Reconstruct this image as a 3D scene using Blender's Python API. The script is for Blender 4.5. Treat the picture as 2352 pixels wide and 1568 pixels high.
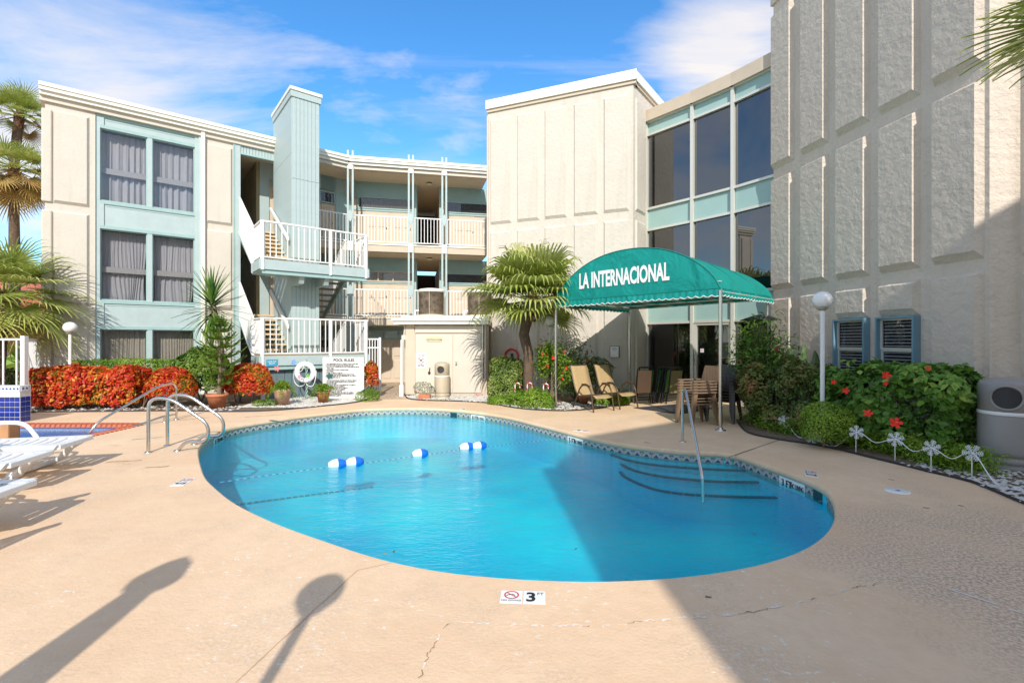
import bpy, bmesh, math, random
import numpy as np
from mathutils import Vector, Matrix
from mathutils.geometry import delaunay_2d_cdt
random.seed(7); rng = np.random.default_rng(7)
R = math.radians
for o in list(bpy.data.objects): bpy.data.objects.remove(o)
scn = bpy.context.scene
C = scn.collection
HC = 1.7; FL = 1111.0
# ---------------- camera, sky, sun, exposure ----------------
cam = bpy.data.cameras.new('camera'); camo = bpy.data.objects.new('camera', cam); C.objects.link(camo)
camo.location = (0, 0, HC); camo.rotation_euler = (R(90), 0, 0)
cam.sensor_width = 36; cam.lens = 36*FL/2352; cam.clip_start = .05; cam.clip_end = 3000
scn.camera = camo
SUN_EL, SUN_AZ = 34.0, 175.5
world = bpy.data.worlds.new('World'); scn.world = world; world.use_nodes = True
def build_world():
    nt = world.node_tree; N = nt.nodes; L = nt.links; N.clear()
    out = N.new('ShaderNodeOutputWorld'); bg = N.new('ShaderNodeBackground'); L.new(bg.outputs[0], out.inputs[0])
    sky = N.new('ShaderNodeTexSky'); sky.sky_type = 'NISHITA'; sky.sun_disc = False
    sky.sun_elevation = R(SUN_EL); sky.sun_rotation = R(SUN_AZ); sky.air_density = 1.0; sky.dust_density = .35; sky.ozone_density = 2.2
    hs = N.new('ShaderNodeHueSaturation'); hs.inputs['Saturation'].default_value = 1.22; hs.inputs['Value'].default_value = 1.65
    L.new(sky.outputs[0], hs.inputs['Color']); cm = N.new('ShaderNodeMixRGB'); cm.blend_type = 'MULTIPLY'; cm.inputs[0].default_value = 1; cm.inputs[2].default_value = (.62, .94, 1.05, 1); L.new(hs.outputs[0], cm.inputs[1])
    tc = N.new('ShaderNodeTexCoord')
    sep = N.new('ShaderNodeSeparateXYZ'); L.new(tc.outputs['Generated'], sep.inputs[0])
    def M(op, a, b=None, c=None, clamp=False):
        m = N.new('ShaderNodeMath'); m.operation = op; m.use_clamp = clamp
        for i, v in enumerate((a, b, c)):
            if v is None: continue
            if isinstance(v, (int, float)): m.inputs[i].default_value = v
            else: L.new(v, m.inputs[i])
        return m.outputs[0]
    zz = M('MAXIMUM', sep.outputs[2], .0)
    zz = M('ADD', zz, .16)
    cx = M('DIVIDE', sep.outputs[0], zz); cy = M('DIVIDE', sep.outputs[1], zz)
    cb = N.new('ShaderNodeCombineXYZ'); L.new(cx, cb.inputs[0]); L.new(cy, cb.inputs[1])
    def noise(scale, detail, rough, dist, sx=1, sy=1, off=0, rot=0):
        mp = N.new('ShaderNodeMapping'); mp.inputs['Scale'].default_value = (sx, sy, 1); mp.inputs['Location'].default_value = (off, off*.7, 0)
        mp.inputs['Rotation'].default_value = (0, 0, rot)
        L.new(cb.outputs[0], mp.inputs[0])
        n = N.new('ShaderNodeTexNoise'); n.inputs['Scale'].default_value = scale; n.inputs['Detail'].default_value = detail
        n.inputs['Roughness'].default_value = rough; n.inputs['Distortion'].default_value = dist
        L.new(mp.outputs[0], n.inputs['Vector']); return n.outputs[0]
    n1 = noise(1.5, 12, .62, .5, .8, 1.2, 3.1)
    n2 = noise(1.3, 9, .62, .9, .35, 1.7, 8.2, .35)
    # broad cloud masses: (direction x,y,z), tightness, weight
    tot = None
    for (px, py, k, w) in ((100, 340, 90, .27), (-80, 480, 40, .35), (250, 250, 130, .22), (1650, 110, 120, .40), (1750, 20, 90, .26), (1060, 330, 260, .46), (850, 305, 300, .24), (1560, 225, 200, .18), (700, 60, 90, .05), (1240, 70, 150, .08), (400, 140, 60, .24), (900, 90, 60, .16), (620, 230, 120, .12), (90, 70, 60, .22)):
        d = Vector(((px-1176)/FL, 1, (784-py)/FL)).normalized()
        dot = N.new('ShaderNodeVectorMath'); dot.operation = 'DOT_PRODUCT'; L.new(tc.outputs['Generated'], dot.inputs[0]); dot.inputs[1].default_value = d
        g = M('MULTIPLY', M('SUBTRACT', dot.outputs['Value'], 1), k); g = M('MULTIPLY', M('POWER', 2.718, g), w)
        tot = g if tot is None else M('ADD', tot, g)
    a = M('ADD', M('MULTIPLY', M('SUBTRACT', n1, .5), 1.5), tot)
    a = M('MULTIPLY', M('SUBTRACT', a, .32), 2.2, clamp=True)
    b = M('MULTIPLY', M('SUBTRACT', n2, .50), 2.6, clamp=True)
    # lower sky gets more veil
    low = M('POWER', 2.718, M('MULTIPLY', sep.outputs[2], -5.0))
    m = M('ADD', M('MULTIPLY', a, .8), M('MULTIPLY', b, .5)); m = M('ADD', m, M('MULTIPLY', low, .14))
    # broken cloud cover in the half of the sky behind the viewer, as the lobby glass reflects it
    cov = M('MULTIPLY', M('SUBTRACT', .5, sep.outputs[1]), 1.3, clamp=True)
    m = M('ADD', m, M('MULTIPLY', cov, M('ADD', .55, M('MULTIPLY', M('SUBTRACT', n1, .5), 2.2))), clamp=True)
    m = M('MINIMUM', m, .93)
    mix = N.new('ShaderNodeMixRGB'); L.new(m, mix.inputs[0]); L.new(cm.outputs[0], mix.inputs[1]); mix.inputs[2].default_value = (6.3, 5.9, 5.6, 1)
    L.new(mix.outputs[0], bg.inputs[0]); bg.inputs[1].default_value = .138
build_world()
sl = bpy.data.lights.new('sun', 'SUN'); sl.energy = 3.9; sl.angle = R(.6); sl.color = (1, .95, .87)
so = bpy.data.objects.new('sun', sl); C.objects.link(so)
sd = Vector((math.sin(R(SUN_AZ))*math.cos(R(SUN_EL)), math.cos(R(SUN_AZ))*math.cos(R(SUN_EL)), math.sin(R(SUN_EL))))
so.rotation_euler = sd.to_track_quat('Z', 'Y').to_euler(); so.location = (3, -5, 20)
vs = scn.view_settings; vs.view_transform = 'Standard'; vs.look = 'None'; vs.gamma = 1; vs.exposure = .25; vs.use_curve_mapping = False
scn.render.engine = 'CYCLES'
scn.cycles.max_bounces = 8; scn.cycles.transparent_max_bounces = 16; scn.cycles.caustics_reflective = False; scn.cycles.caustics_refractive = False

# ---------------- helpers ----------------
MATS = {}
def mat(name, col, rough=.6, metal=0, bump=None, var=None, spec=.5, coat=0, emit=None):
    if name in MATS: return MATS[name]
    m = bpy.data.materials.new(name); m.use_nodes = True; nt = m.node_tree; p = nt.nodes['Principled BSDF']
    c = (*col, 1)
    p.inputs['Base Color'].default_value = c; p.inputs['Roughness'].default_value = rough; p.inputs['Metallic'].default_value = metal
    p.inputs['Specular IOR Level'].default_value = spec; p.inputs['Coat Weight'].default_value = coat
    tc = nt.nodes.new('ShaderNodeTexCoord')
    if var:
        n = nt.nodes.new('ShaderNodeTexNoise'); n.inputs['Scale'].default_value = var[0]; n.inputs['Detail'].default_value = 6; n.inputs['Roughness'].default_value = .65
        nt.links.new(tc.outputs['Object'], n.inputs['Vector'])
        r = nt.nodes.new('ShaderNodeMapRange'); r.inputs[1].default_value = .3; r.inputs[2].default_value = .7; r.inputs[3].default_value = 1-var[1]; r.inputs[4].default_value = 1+var[1]
        nt.links.new(n.outputs[0], r.inputs[0])
        v = nt.nodes.new('ShaderNodeVectorMath'); v.operation = 'SCALE'; v.inputs[0].default_value = col; nt.links.new(r.outputs[0], v.inputs['Scale'])
        nt.links.new(v.outputs[0], p.inputs['Base Color'])
    if bump:
        n = nt.nodes.new('ShaderNodeTexNoise'); n.inputs['Scale'].default_value = bump[0]; n.inputs['Detail'].default_value = bump[2] if len(bump) > 2 else 5; n.inputs['Roughness'].default_value = .6
        nt.links.new(tc.outputs['Object'], n.inputs['Vector'])
        b = nt.nodes.new('ShaderNodeBump'); b.inputs['Strength'].default_value = 1; b.inputs['Distance'].default_value = bump[1]
        nt.links.new(n.outputs[0], b.inputs['Height']); nt.links.new(b.outputs[0], p.inputs['Normal'])
    MATS[name] = m; return m

def wl(o):
    v = Vector((0, 0, 0))
    while o is not None: v += o.location; o = o.parent
    return v
def tag(o, label=None, cat=None, group=None, kind=None):
    if label: o['label'] = label
    if cat: o['category'] = cat
    if group: o['group'] = group
    if kind: o['kind'] = kind
    return o
def thing(name, label, cat, loc=(0, 0, 0), group=None):
    o = bpy.data.objects.new(name, None); o.empty_display_size = .2; C.objects.link(o); o.location = loc
    return tag(o, label, cat, group)
def link(name, me, parent=None, loc=None, rot=None, scale=None, mtx=None):
    o = bpy.data.objects.new(name, me); C.objects.link(o)
    if parent is not None: o.parent = parent
    base = wl(parent) if parent is not None else Vector((0, 0, 0))
    if mtx is not None:
        m = mtx.copy(); m.translation = m.translation - base; o.matrix_basis = m
    else:
        if loc is not None: o.location = Vector(loc) - base
        if rot is not None: o.rotation_euler = rot
        if scale is not None: o.scale = scale if hasattr(scale, '__len__') else (scale,)*3
    return o
class MB:
    def __init__(s): s.v = []; s.f = []; s.m = []; s.sm = []
    def add(s, vs, fs, mi=0, smooth=False):
        b = len(s.v); s.v += [tuple(v) for v in vs]
        for f in fs: s.f.append(tuple(b+i for i in f)); s.m.append(mi); s.sm.append(smooth)
        return s
    def hexa(s, p, mi=0):   # p: 8 pts, bottom 4 ccw, top 4 ccw
        return s.add(p, [(3, 2, 1, 0), (4, 5, 6, 7), (0, 1, 5, 4), (1, 2, 6, 5), (2, 3, 7, 6), (3, 0, 4, 7)], mi)
    def box(s, x0, x1, y0, y1, z0, z1, mi=0):
        return s.hexa([(x0, y0, z0), (x1, y0, z0), (x1, y1, z0), (x0, y1, z0), (x0, y0, z1), (x1, y0, z1), (x1, y1, z1), (x0, y1, z1)], mi)
    def prism(s, poly, z0, z1, mi=0, top=True, bottom=True):
        n = len(poly); a = sum(poly[i][0]*poly[(i+1) % n][1]-poly[(i+1) % n][0]*poly[i][1] for i in range(n))
        if a < 0: poly = poly[::-1]
        vs = [(p[0], p[1], z0) for p in poly]+[(p[0], p[1], z1) for p in poly]
        fs = [(i, (i+1) % n, n+(i+1) % n, n+i) for i in range(n)]
        if top: fs.append(tuple(range(n, 2*n)))
        if bottom: fs.append(tuple(range(n-1, -1, -1)))
        return s.add(vs, fs, mi)
    def tube(s, path, r, n=8, mi=0, cap=True, closed=False):
        path = [Vector(p) for p in path]; m = len(path); rs = r if hasattr(r, '__len__') else [r]*m
        vs = []; ref = None
        for i, p in enumerate(path):
            a = path[i-1] if (i > 0 or closed) else path[i]; b = path[(i+1) % m] if (i < m-1 or closed) else path[i]
            t = (b-a)
            if t.length < 1e-9: t = Vector((0, 0, 1))
            t.normalize()
            if ref is None:
                ref = Vector((0, 0, 1)) if abs(t.z) < .9 else Vector((1, 0, 0))
            u = ref - t*ref.dot(t)
            if u.length < 1e-6: u = t.orthogonal()
            u.normalize(); ref = u; w = t.cross(u)
            for k in range(n):
                an = 2*math.pi*k/n; vs.append(p + (u*math.cos(an)+w*math.sin(an))*rs[i])
        fs = []
        for i in range(m-1 if not closed else m):
            j = (i+1) % m
            for k in range(n): fs.append((i*n+k, i*n+(k+1) % n, j*n+(k+1) % n, j*n+k))
        s.add(vs, fs, mi, True)
        if cap and not closed: s.add(vs[:n], [tuple(range(n-1, -1, -1))], mi); s.add(vs[-n:], [tuple(range(n))], mi)
        return s
    def lathe(s, prof, c=(0, 0, 0), n=24, mi=0, smooth=True):
        vs = []; m = len(prof)
        for (r, z) in prof:
            for k in range(n):
                a = 2*math.pi*k/n; vs.append((c[0]+r*math.cos(a), c[1]+r*math.sin(a), c[2]+z))
        fs = [(i*n+k, i*n+(k+1) % n, (i+1)*n+(k+1) % n, (i+1)*n+k) for i in range(m-1) for k in range(n)]
        return s.add(vs, fs, mi, smooth)
    def sphere(s, c, r, nu=20, nv=12, mi=0, sc=(1, 1, 1)):
        vs = []
        for j in range(nv+1):
            th = math.pi*j/nv
            for k in range(nu):
                a = 2*math.pi*k/nu; vs.append((c[0]+r*sc[0]*math.sin(th)*math.cos(a), c[1]+r*sc[1]*math.sin(th)*math.sin(a), c[2]-r*sc[2]*math.cos(th)))
        fs = [(j*nu+k, j*nu+(k+1) % nu, (j+1)*nu+(k+1) % nu, (j+1)*nu+k) for j in range(nv) for k in range(nu)]
        return s.add(vs, fs, mi, True)
    def mesh(s, name, mats, origin=(0, 0, 0)):
        me = bpy.data.meshes.new(name); ox, oy, oz = origin
        me.from_pydata([(v[0]-ox, v[1]-oy, v[2]-oz) for v in s.v], [], s.f)
        for m in (mats if isinstance(mats, (list, tuple)) else [mats]): me.materials.append(m)
        me.polygons.foreach_set('material_index', s.m); me.polygons.foreach_set('use_smooth', s.sm); me.update()
        return me
    def build(s, name, mats, parent=None, loc=None, kind=None, bevel=0):
        o0 = wl(parent) if parent is not None else Vector((0, 0, 0))
        if loc is not None: o0 = Vector(loc)
        me = s.mesh(name, mats, o0)
        if bevel:
            bm = bmesh.new(); bm.from_mesh(me); bmesh.ops.bevel(bm, geom=bm.edges[:], offset=bevel, segments=2, affect='EDGES', profile=.6, clamp_overlap=True); bm.to_mesh(me); bm.free()
        o = bpy.data.objects.new(name, me); C.objects.link(o)
        if parent is not None: o.parent = parent; o.location = o0 - wl(parent)
        else: o.location = o0
        if kind: o['kind'] = kind
        return o
def G(px, py, z=0.0):
    Y = (HC-z)*FL/(py-784); return Vector(((px-1176)/FL*Y, Y, z))
def P(px, py, Y): return Vector(((px-1176)/FL*Y, Y, HC-(py-784)/FL*Y))
class F:   # facade frame: left end, right end as the viewer sees it
    def __init__(s, P0, P1):
        s.o = Vector((P0[0], P0[1], 0)); d = Vector((P1[0]-P0[0], P1[1]-P0[1], 0)); s.L = d.length; s.e = d.normalized(); s.n = Vector((s.e.y, -s.e.x, 0))
    def pt(s, u, w, z): return s.o + s.e*u + s.n*w + Vector((0, 0, z))
    def u(s, px):
        r = (px-1176)/FL; return (r*s.o.y-s.o.x)/(s.e.x-r*s.e.y)
    def z(s, px, py): return HC+(784-py)/FL*(s.o.y+s.e.y*s.u(px))
    def off(s, w):
        a = s.pt(0, w, 0); b = s.pt(s.L, w, 0); return F(a, b)
    def box(s, mb, u0, u1, z0, z1, w0, w1, mi=0):
        q = lambda u, w, z: s.pt(u, w, z)
        mb.hexa([q(u0, w1, z0), q(u1, w1, z0), q(u1, w0, z0), q(u0, w0, z0), q(u0, w1, z1), q(u1, w1, z1), q(u1, w0, z1), q(u0, w0, z1)], mi); return mb
    def b(s, name, u0, u1, z0, z1, w0, w1, m, parent, bevel=0, kind=None):
        mb = MB(); s.box(mb, u0, u1, z0, z1, w0, w1); return mb.build(name, m, parent, loc=s.pt((u0+u1)/2, (w0+w1)/2, z0), bevel=bevel, kind=kind)
    def mtx(s, u, w, z, sx=1, sy=1):
        m = Matrix.Identity(4); e = s.e*sx; up = Vector((0, 0, sy)); n = s.n
        for i in range(3): m[i][0] = e[i]; m[i][1] = up[i]; m[i][2] = n[i]
        m.translation = s.pt(u, w, z); return m
def panel(Fr, u0, u1, z0, z1, m, parent, d=.07, c=.06, w=0, seg=0, name='stucco_panel'):
    mb = MB(); q = Fr.pt; ws = w-.004
    vs = [q(u0, ws, z0), q(u1, ws, z0), q(u1, ws, z1), q(u0, ws, z1), q(u0+c*.6, w+d, z0+c*1.4), q(u1-c, w+d, z0+c*1.4), q(u1-c, w+d, z1-c), q(u0+c*.6, w+d, z1-c)]
    mb.add(vs, [(0, 1, 5, 4), (1, 2, 6, 5), (2, 3, 7, 6), (3, 0, 4, 7), (4, 5, 6, 7)])
    return mb.build(name, m, parent, loc=q((u0+u1)/2, w, z0))
_txt = {}
def text(body, size, m, parent, mtx, name='lettering', sx=1, ext=.002, align='CENTER', space=1, lspace=1, bold=0):
    cu = bpy.data.curves.new('t', 'FONT'); cu.body = body; cu.size = size; cu.align_x = align; cu.extrude = ext; cu.space_character = space; cu.space_line = lspace; cu.offset = bold; cu.resolution_u = 3
    t = bpy.data.objects.new('t', cu); C.objects.link(t); dg = bpy.context.evaluated_depsgraph_get(); dg.update()
    me = bpy.data.meshes.new_from_object(t.evaluated_get(dg)); bpy.data.objects.remove(t); bpy.data.curves.remove(cu)
    me.name = name; me.materials.clear(); me.materials.append(m)
    for p in me.polygons: p.material_index = 0
    mm = mtx @ Matrix.Diagonal((sx, 1, 1, 1))
    return link(name, me, parent, mtx=mm)
def gmtx(x, y, z, ang=0, s=1):   # text lying on the ground
    m = Matrix.Translation((x, y, z)) @ Matrix.Rotation(ang, 4, 'Z') @ Matrix.Scale(s, 4); return m
def inside(p, poly):
    x, y = p; r = False; n = len(poly)
    for i in range(n):
        x1, y1 = poly[i]; x2, y2 = poly[i-1]
        if (y1 > y) != (y2 > y) and x < (x2-x1)*(y-y1)/(y2-y1)+x1: r = not r
    return r
def sheet(name, outer, holes, z, m, parent=None, kind=None, extra=()):
    loops = [outer]+list(holes); vs = []; es = []
    for lp in loops:
        b = len(vs); vs += [Vector((p[0], p[1])) for p in lp]; es += [(b+i, b+(i+1) % len(lp)) for i in range(len(lp))]
    vs += [Vector(p) for p in extra]
    V, E, Fc, *_ = delaunay_2d_cdt(vs, es, [], 0, 1e-6)
    fs = []
    for f in Fc:
        cx = sum(V[i].x for i in f)/len(f); cy = sum(V[i].y for i in f)/len(f)
        if inside((cx, cy), outer) and not any(inside((cx, cy), h) for h in holes):
            a = V[f[0]]; b = V[f[1]]; c = V[f[2]]
            if (b.x-a.x)*(c.y-a.y)-(b.y-a.y)*(c.x-a.x) < 0: f = f[::-1]
            fs.append(tuple(f))
    mb = MB(); mb.add([(v.x, v.y, z) for v in V], fs); return mb.build(name, m, parent, kind=kind)
def catmull(pts, n=6, closed=True):
    out = []; N = len(pts)
    for i in range(N if closed else N-1):
        p0, p1, p2, p3 = (Vector(pts[(i+k-1) % N]) if closed else Vector(pts[min(max(i+k-1, 0), N-1)]) for k in range(4))
        for j in range(n):
            t = j/n; out.append(.5*((2*p1)+(-p0+p2)*t+(2*p0-5*p1+4*p2-p3)*t*t+(-p0+3*p1-3*p2+p3)*t**3))
    if not closed: out.append(Vector(pts[-1]))
    return out
def resample(pts, step, closed=True):
    pts = [Vector(p) for p in pts]; q = pts+[pts[0]] if closed else pts; L = [0]
    for a, b in zip(q[:-1], q[1:]): L.append(L[-1]+(b-a).length)
    n = max(2, round(L[-1]/step)); out = []; j = 0
    for i in range(n if closed else n+1):
        t = L[-1]*i/n
        while j < len(L)-2 and L[j+1] < t: j += 1
        f = (t-L[j])/max(1e-9, L[j+1]-L[j]); out.append(q[j].lerp(q[j+1], min(1, f)))
    return out
def copy_tree(o, parent=None):
    c = o.copy(); C.objects.link(c); c.parent = parent
    for ch in list(o.children): copy_tree(ch, c)
    return c

# ---------------- materials ----------------
def stucco(name, col, sc, dist, var=.05):
    m = mat(name, col, .85, spec=.25, bump=(sc, dist, 6), var=(1.3, var)); nt = m.node_tree; N = nt.nodes; L = nt.links; p = N['Principled BSDF']
    old = p.inputs['Base Color'].links[0].from_socket; tc = N.new('ShaderNodeTexCoord'); mp = N.new('ShaderNodeMapping'); mp.inputs['Scale'].default_value = (5, 5, .35); L.new(tc.outputs['Object'], mp.inputs[0])
    n = N.new('ShaderNodeTexNoise'); n.inputs['Scale'].default_value = 1.0; n.inputs['Detail'].default_value = 5; L.new(mp.outputs[0], n.inputs[0]); r = N.new('ShaderNodeMapRange'); r.inputs[1].default_value = .52; r.inputs[2].default_value = .75; r.inputs[4].default_value = .30; L.new(n.outputs[0], r.inputs[0])
    x = N.new('ShaderNodeMixRGB'); L.new(r.outputs[0], x.inputs[0]); L.new(old, x.inputs[1]); x.inputs[2].default_value = (col[0]*.72, col[1]*.70, col[2]*.66, 1); L.new(x.outputs[0], p.inputs['Base Color']); return m
cream = stucco('cream_stucco', (.64, .58, .50), 9, .018)
cream_s = stucco('smooth_cream_stucco', (.63, .57, .49), 14, .007)
cream_flat = mat('cream_paint', (.65, .58, .49), .7, var=(2, .05), spec=.3)
beige = mat('beige_paint', (.60, .50, .385), .6, var=(1.5, .06), spec=.3)
cream_rough = stucco('grey_cream_stucco', (.66, .57, .475), 8, .045)
teal = mat('teal_paint', (.42, .51, .505), .55, var=(3, .06), bump=(40, .002))
teal_dark = mat('teal_trim_paint', (.33, .475, .46), .55, var=(3, .08), bump=(40, .002))
white = mat('white_paint', (.80, .79, .77), .4, var=(4, .03))
white_warm = mat('warm_white_metal', (.84, .80, .70), .45, var=(4, .04))
soffit = mat('soffit_paint', (.70, .57, .41), .8, var=(2, .05))
slate = mat('slate_siding_paint', (.13, .19, .21), .7, var=(4, .1))
steel = mat('stainless_steel', (.62, .60, .56), .22, metal=1, bump=(60, .0006))
alu = mat('aluminium_frame', (.56, .55, .50), .4, metal=.6)
alu_light = mat('light_aluminium', (.70, .69, .62), .45, metal=.3)
black = mat('black_print', (.015, .015, .02), .6)
darkmetal = mat('dark_bronze_metal', (.05, .035, .025), .35, metal=.5)
blackmetal = mat('black_metal', (.02, .02, .022), .4, metal=.3)
woodtread = mat('tan_tread', (.62, .45, .27), .7, var=(8, .12))
terracotta = mat('terracotta', (.52, .19, .09), .75, var=(9, .18), bump=(30, .003))
pink_pot = mat('pale_pink_plaster', (.68, .40, .29), .8, var=(7, .12), bump=(25, .003))
spandrel = mat('teal_spandrel_glass', (.34, .50, .47), .25, var=(2, .04))
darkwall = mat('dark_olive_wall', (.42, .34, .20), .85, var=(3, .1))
red = mat('red_paint', (.62, .03, .03), .4)
rope_w = mat('white_rope', (.8, .8, .76), .7)
lampglobe = mat('white_globe', (.86, .85, .82), .25, coat=.3)
white_plastic = mat('white_plastic', (.84, .84, .84), .3)
trunk_m = mat('palm_trunk', (.13, .085, .055), .9, bump=(22, .03), var=(10, .35))
bark = mat('grey_bark', (.22, .16, .11), .9, bump=(30, .02), var=(12, .3))
curtain_m = mat('grey_curtain', (.52, .51, .50), .9, var=(3, .05))
curtain_w = mat('beige_curtain', (.50, .45, .34), .9, var=(3, .05))
interior = mat('dark_interior', (.03, .03, .035), .9)

def schlick(nt, normal=None, f0=.02, add=0.0):
    N = nt.nodes; L = nt.links; g = N.new('ShaderNodeNewGeometry'); d = N.new('ShaderNodeVectorMath'); d.operation = 'DOT_PRODUCT'
    L.new(normal if normal is not None else g.outputs['Normal'], d.inputs[0]); L.new(g.outputs['Incoming'], d.inputs[1])
    def m(op, a, b=None):
        x = N.new('ShaderNodeMath'); x.operation = op; x.use_clamp = op != 'POWER'
        for i, v in enumerate((a, b)):
            if v is None: continue
            if isinstance(v, (int, float)): x.inputs[i].default_value = v
            else: L.new(v, x.inputs[i])
        return x.outputs[0]
    ab = N.new('ShaderNodeMath'); ab.operation = 'ABSOLUTE'; L.new(d.outputs['Value'], ab.inputs[0])
    return m('ADD', m('MULTIPLY', m('POWER', m('SUBTRACT', 1.0, ab.outputs[0]), 5.0), 1-f0), f0+add)
def glass_mat(name, tint, refl=.0, op=.15, rough=.01, base=(.01, .012, .015)):
    m = bpy.data.materials.new(name); m.use_nodes = True; nt = m.node_tree; N = nt.nodes; L = nt.links; N.clear()
    out = N.new('ShaderNodeOutputMaterial'); tr = N.new('ShaderNodeBsdfTransparent'); tr.inputs[0].default_value = (*tint, 1)
    pr = N.new('ShaderNodeBsdfPrincipled'); pr.inputs['Base Color'].default_value = (*base, 1); pr.inputs['Roughness'].default_value = rough; pr.inputs['IOR'].default_value = 1.6
    gl = N.new('ShaderNodeBsdfGlossy'); gl.inputs['Roughness'].default_value = rough
    sk_ = schlick(nt, None, .04, refl)
    m1 = N.new('ShaderNodeMixShader'); m1.inputs[0].default_value = op; L.new(tr.outputs[0], m1.inputs[1]); L.new(pr.outputs[0], m1.inputs[2])
    m2 = N.new('ShaderNodeMixShader'); L.new(sk_, m2.inputs[0]); L.new(m1.outputs[0], m2.inputs[1]); L.new(gl.outputs[0], m2.inputs[2])
    L.new(m2.outputs[0], out.inputs[0]); return m
glass_clear = glass_mat('window_glass', (.90, .90, .92), .01, .04)
glass_dark = glass_mat('tinted_glass', (.10, .11, .12), .12, .6)
glass_door = glass_mat('door_glass', (.35, .36, .36), .10, .25)
# ---------------- deck and pool ----------------
def deck_material():
    m = bpy.data.materials.new('painted_concrete'); m.use_nodes = True; nt = m.node_tree; N = nt.nodes; L = nt.links; p = N['Principled BSDF']
    tc = N.new('ShaderNodeTexCoord')
    def noise(sc, det=5, rough=.6, vec=None):
        n = N.new('ShaderNodeTexNoise'); n.inputs['Scale'].default_value = sc; n.inputs['Detail'].default_value = det; n.inputs['Roughness'].default_value = rough
        L.new(vec or tc.outputs['Object'], n.inputs['Vector']); return n.outputs[0]
    def mr(v, a, b, c=0, d=1):
        r = N.new('ShaderNodeMapRange'); r.inputs[1].default_value = a; r.inputs[2].default_value = b; r.inputs[3].default_value = c; r.inputs[4].default_value = d; L.new(v, r.inputs[0]); return r.outputs[0]
    def mix(f, a, b):
        x = N.new('ShaderNodeMixRGB'); 
        if hasattr(f, 'links'): L.new(f, x.inputs[0])
        else: x.inputs[0].default_value = f
        for i, v in ((1, a), (2, b)):
            if hasattr(v, 'links'): L.new(v, x.inputs[i])
            else: x.inputs[i].default_value = (*v, 1)
        return x.outputs[0]
    def mul(a, b):
        x = N.new('ShaderNodeMath'); x.operation = 'MULTIPLY'; L.new(a, x.inputs[0])
        if hasattr(b, 'links'): L.new(b, x.inputs[1])
        else: x.inputs[1].default_value = b
        return x.outputs[0]
    base = mix(mr(noise(.8), .35, .65), (.75, .515, .32), (.82, .595, .39))
    base = mix(mr(noise(9, 4), .45, .7, 0, .35), base, (.68, .47, .29))
    # white worn flecks, clustered
    sxy = N.new('ShaderNodeMapping'); sxy.inputs['Scale'].default_value = (1, 1.6, 1); L.new(tc.outputs['Object'], sxy.inputs[0])
    fl = mul(mr(noise(16, 3, .7, sxy.outputs[0]), .615, .645), mr(noise(.9, 3), .46, .58))
    base = mix(fl, base, (.80, .74, .64))
    # bare worn concrete towards the right hand building
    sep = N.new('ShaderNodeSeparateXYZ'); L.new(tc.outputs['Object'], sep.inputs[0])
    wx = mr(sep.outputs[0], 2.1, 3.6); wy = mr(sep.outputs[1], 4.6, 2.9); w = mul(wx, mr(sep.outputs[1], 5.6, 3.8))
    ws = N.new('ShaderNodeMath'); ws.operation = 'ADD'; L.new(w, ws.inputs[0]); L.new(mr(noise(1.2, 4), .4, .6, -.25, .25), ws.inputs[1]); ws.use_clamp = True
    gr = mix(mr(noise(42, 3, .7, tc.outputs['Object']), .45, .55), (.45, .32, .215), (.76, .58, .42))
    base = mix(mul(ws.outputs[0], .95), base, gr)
    # brown stains left of the pool
    st = mul(mr(noise(1.6, 6, .7, sxy.outputs[0]), .60, .70), .45)
    left = mul(mr(sep.outputs[0], -3.0, -4.2), mr(sep.outputs[1], 5.5, 7.0))
    base = mix(mul(st, left), base, (.34, .21, .11))
    L.new(base, p.inputs['Base Color']); p.inputs['Roughness'].default_value = .8; p.inputs['Specular IOR Level'].default_value = .25
    b = N.new('ShaderNodeBump'); b.inputs['Distance'].default_value = .003; b.inputs['Strength'].default_value = 1
    L.new(noise(45, 4), b.inputs['Height']); b2 = N.new('ShaderNodeBump'); b2.inputs['Distance'].default_value = .005; L.new(noise(7, 4), b2.inputs['Height']); L.new(b.outputs[0], b2.inputs['Normal'])
    L.new(b2.outputs[0], p.inputs['Normal']); return m
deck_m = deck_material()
near = [(465.2, 1090), (490.7, 1119.2), (530.8, 1152), (574.6, 1175.7), (647.5, 1208.5), (756.8, 1246.8), (855.3, 1279.6), (939.1, 1299.7), (1030.3, 1316.1), (1121.4, 1325.2), (1212.5, 1331.8), (1286.2, 1334.5), (1362.8, 1336.4), (1484.7, 1332), (1559, 1327), (1667.5, 1312.7), (1752, 1296), (1843, 1266), (1896.8, 1230.6), (1918.7, 1199.3), (1923, 1172)]
far = [(1908, 1147), (1875, 1124.3), (1825, 1102.5), (1762.4, 1080.6), (1712.4, 1061.8), (1675, 1050.9), (1600, 1047.8), (1537.5, 1043), (1475, 1035.3), (1428, 1029), (1381.2, 1019.7), (1309, 1000.9), (1225, 979), (1163.2, 963.5), (1094.2, 952.5), (1033.4, 946.4), (983.7, 943.7), (928.5, 943.1), (873.3, 944.3), (834.7, 945.6), (790.5, 950.6), (735.3, 956.7), (680.1, 963.6), (624.9, 972.4), (569.7, 981.5), (514.5, 995), (487.1, 1009), (465, 1026), (453, 1048)]
raw = [G(*p).xy for p in near]+[G(*p, z=-.08).xy for p in far]
pool = resample(catmull([Vector(p) for p in raw], 5), .154)
for it in range(2): pool = [(pool[i-1]+pool[i]*2+pool[(i+1) % len(pool)])/4 for i in range(len(pool))]
poolL = [tuple(p) for p in pool]
WZ = -.165
spa = [(-12.6, 6.9), (-7.72, 6.9), (-7.72, 9.85), (-12.6, 9.85)]
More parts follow.
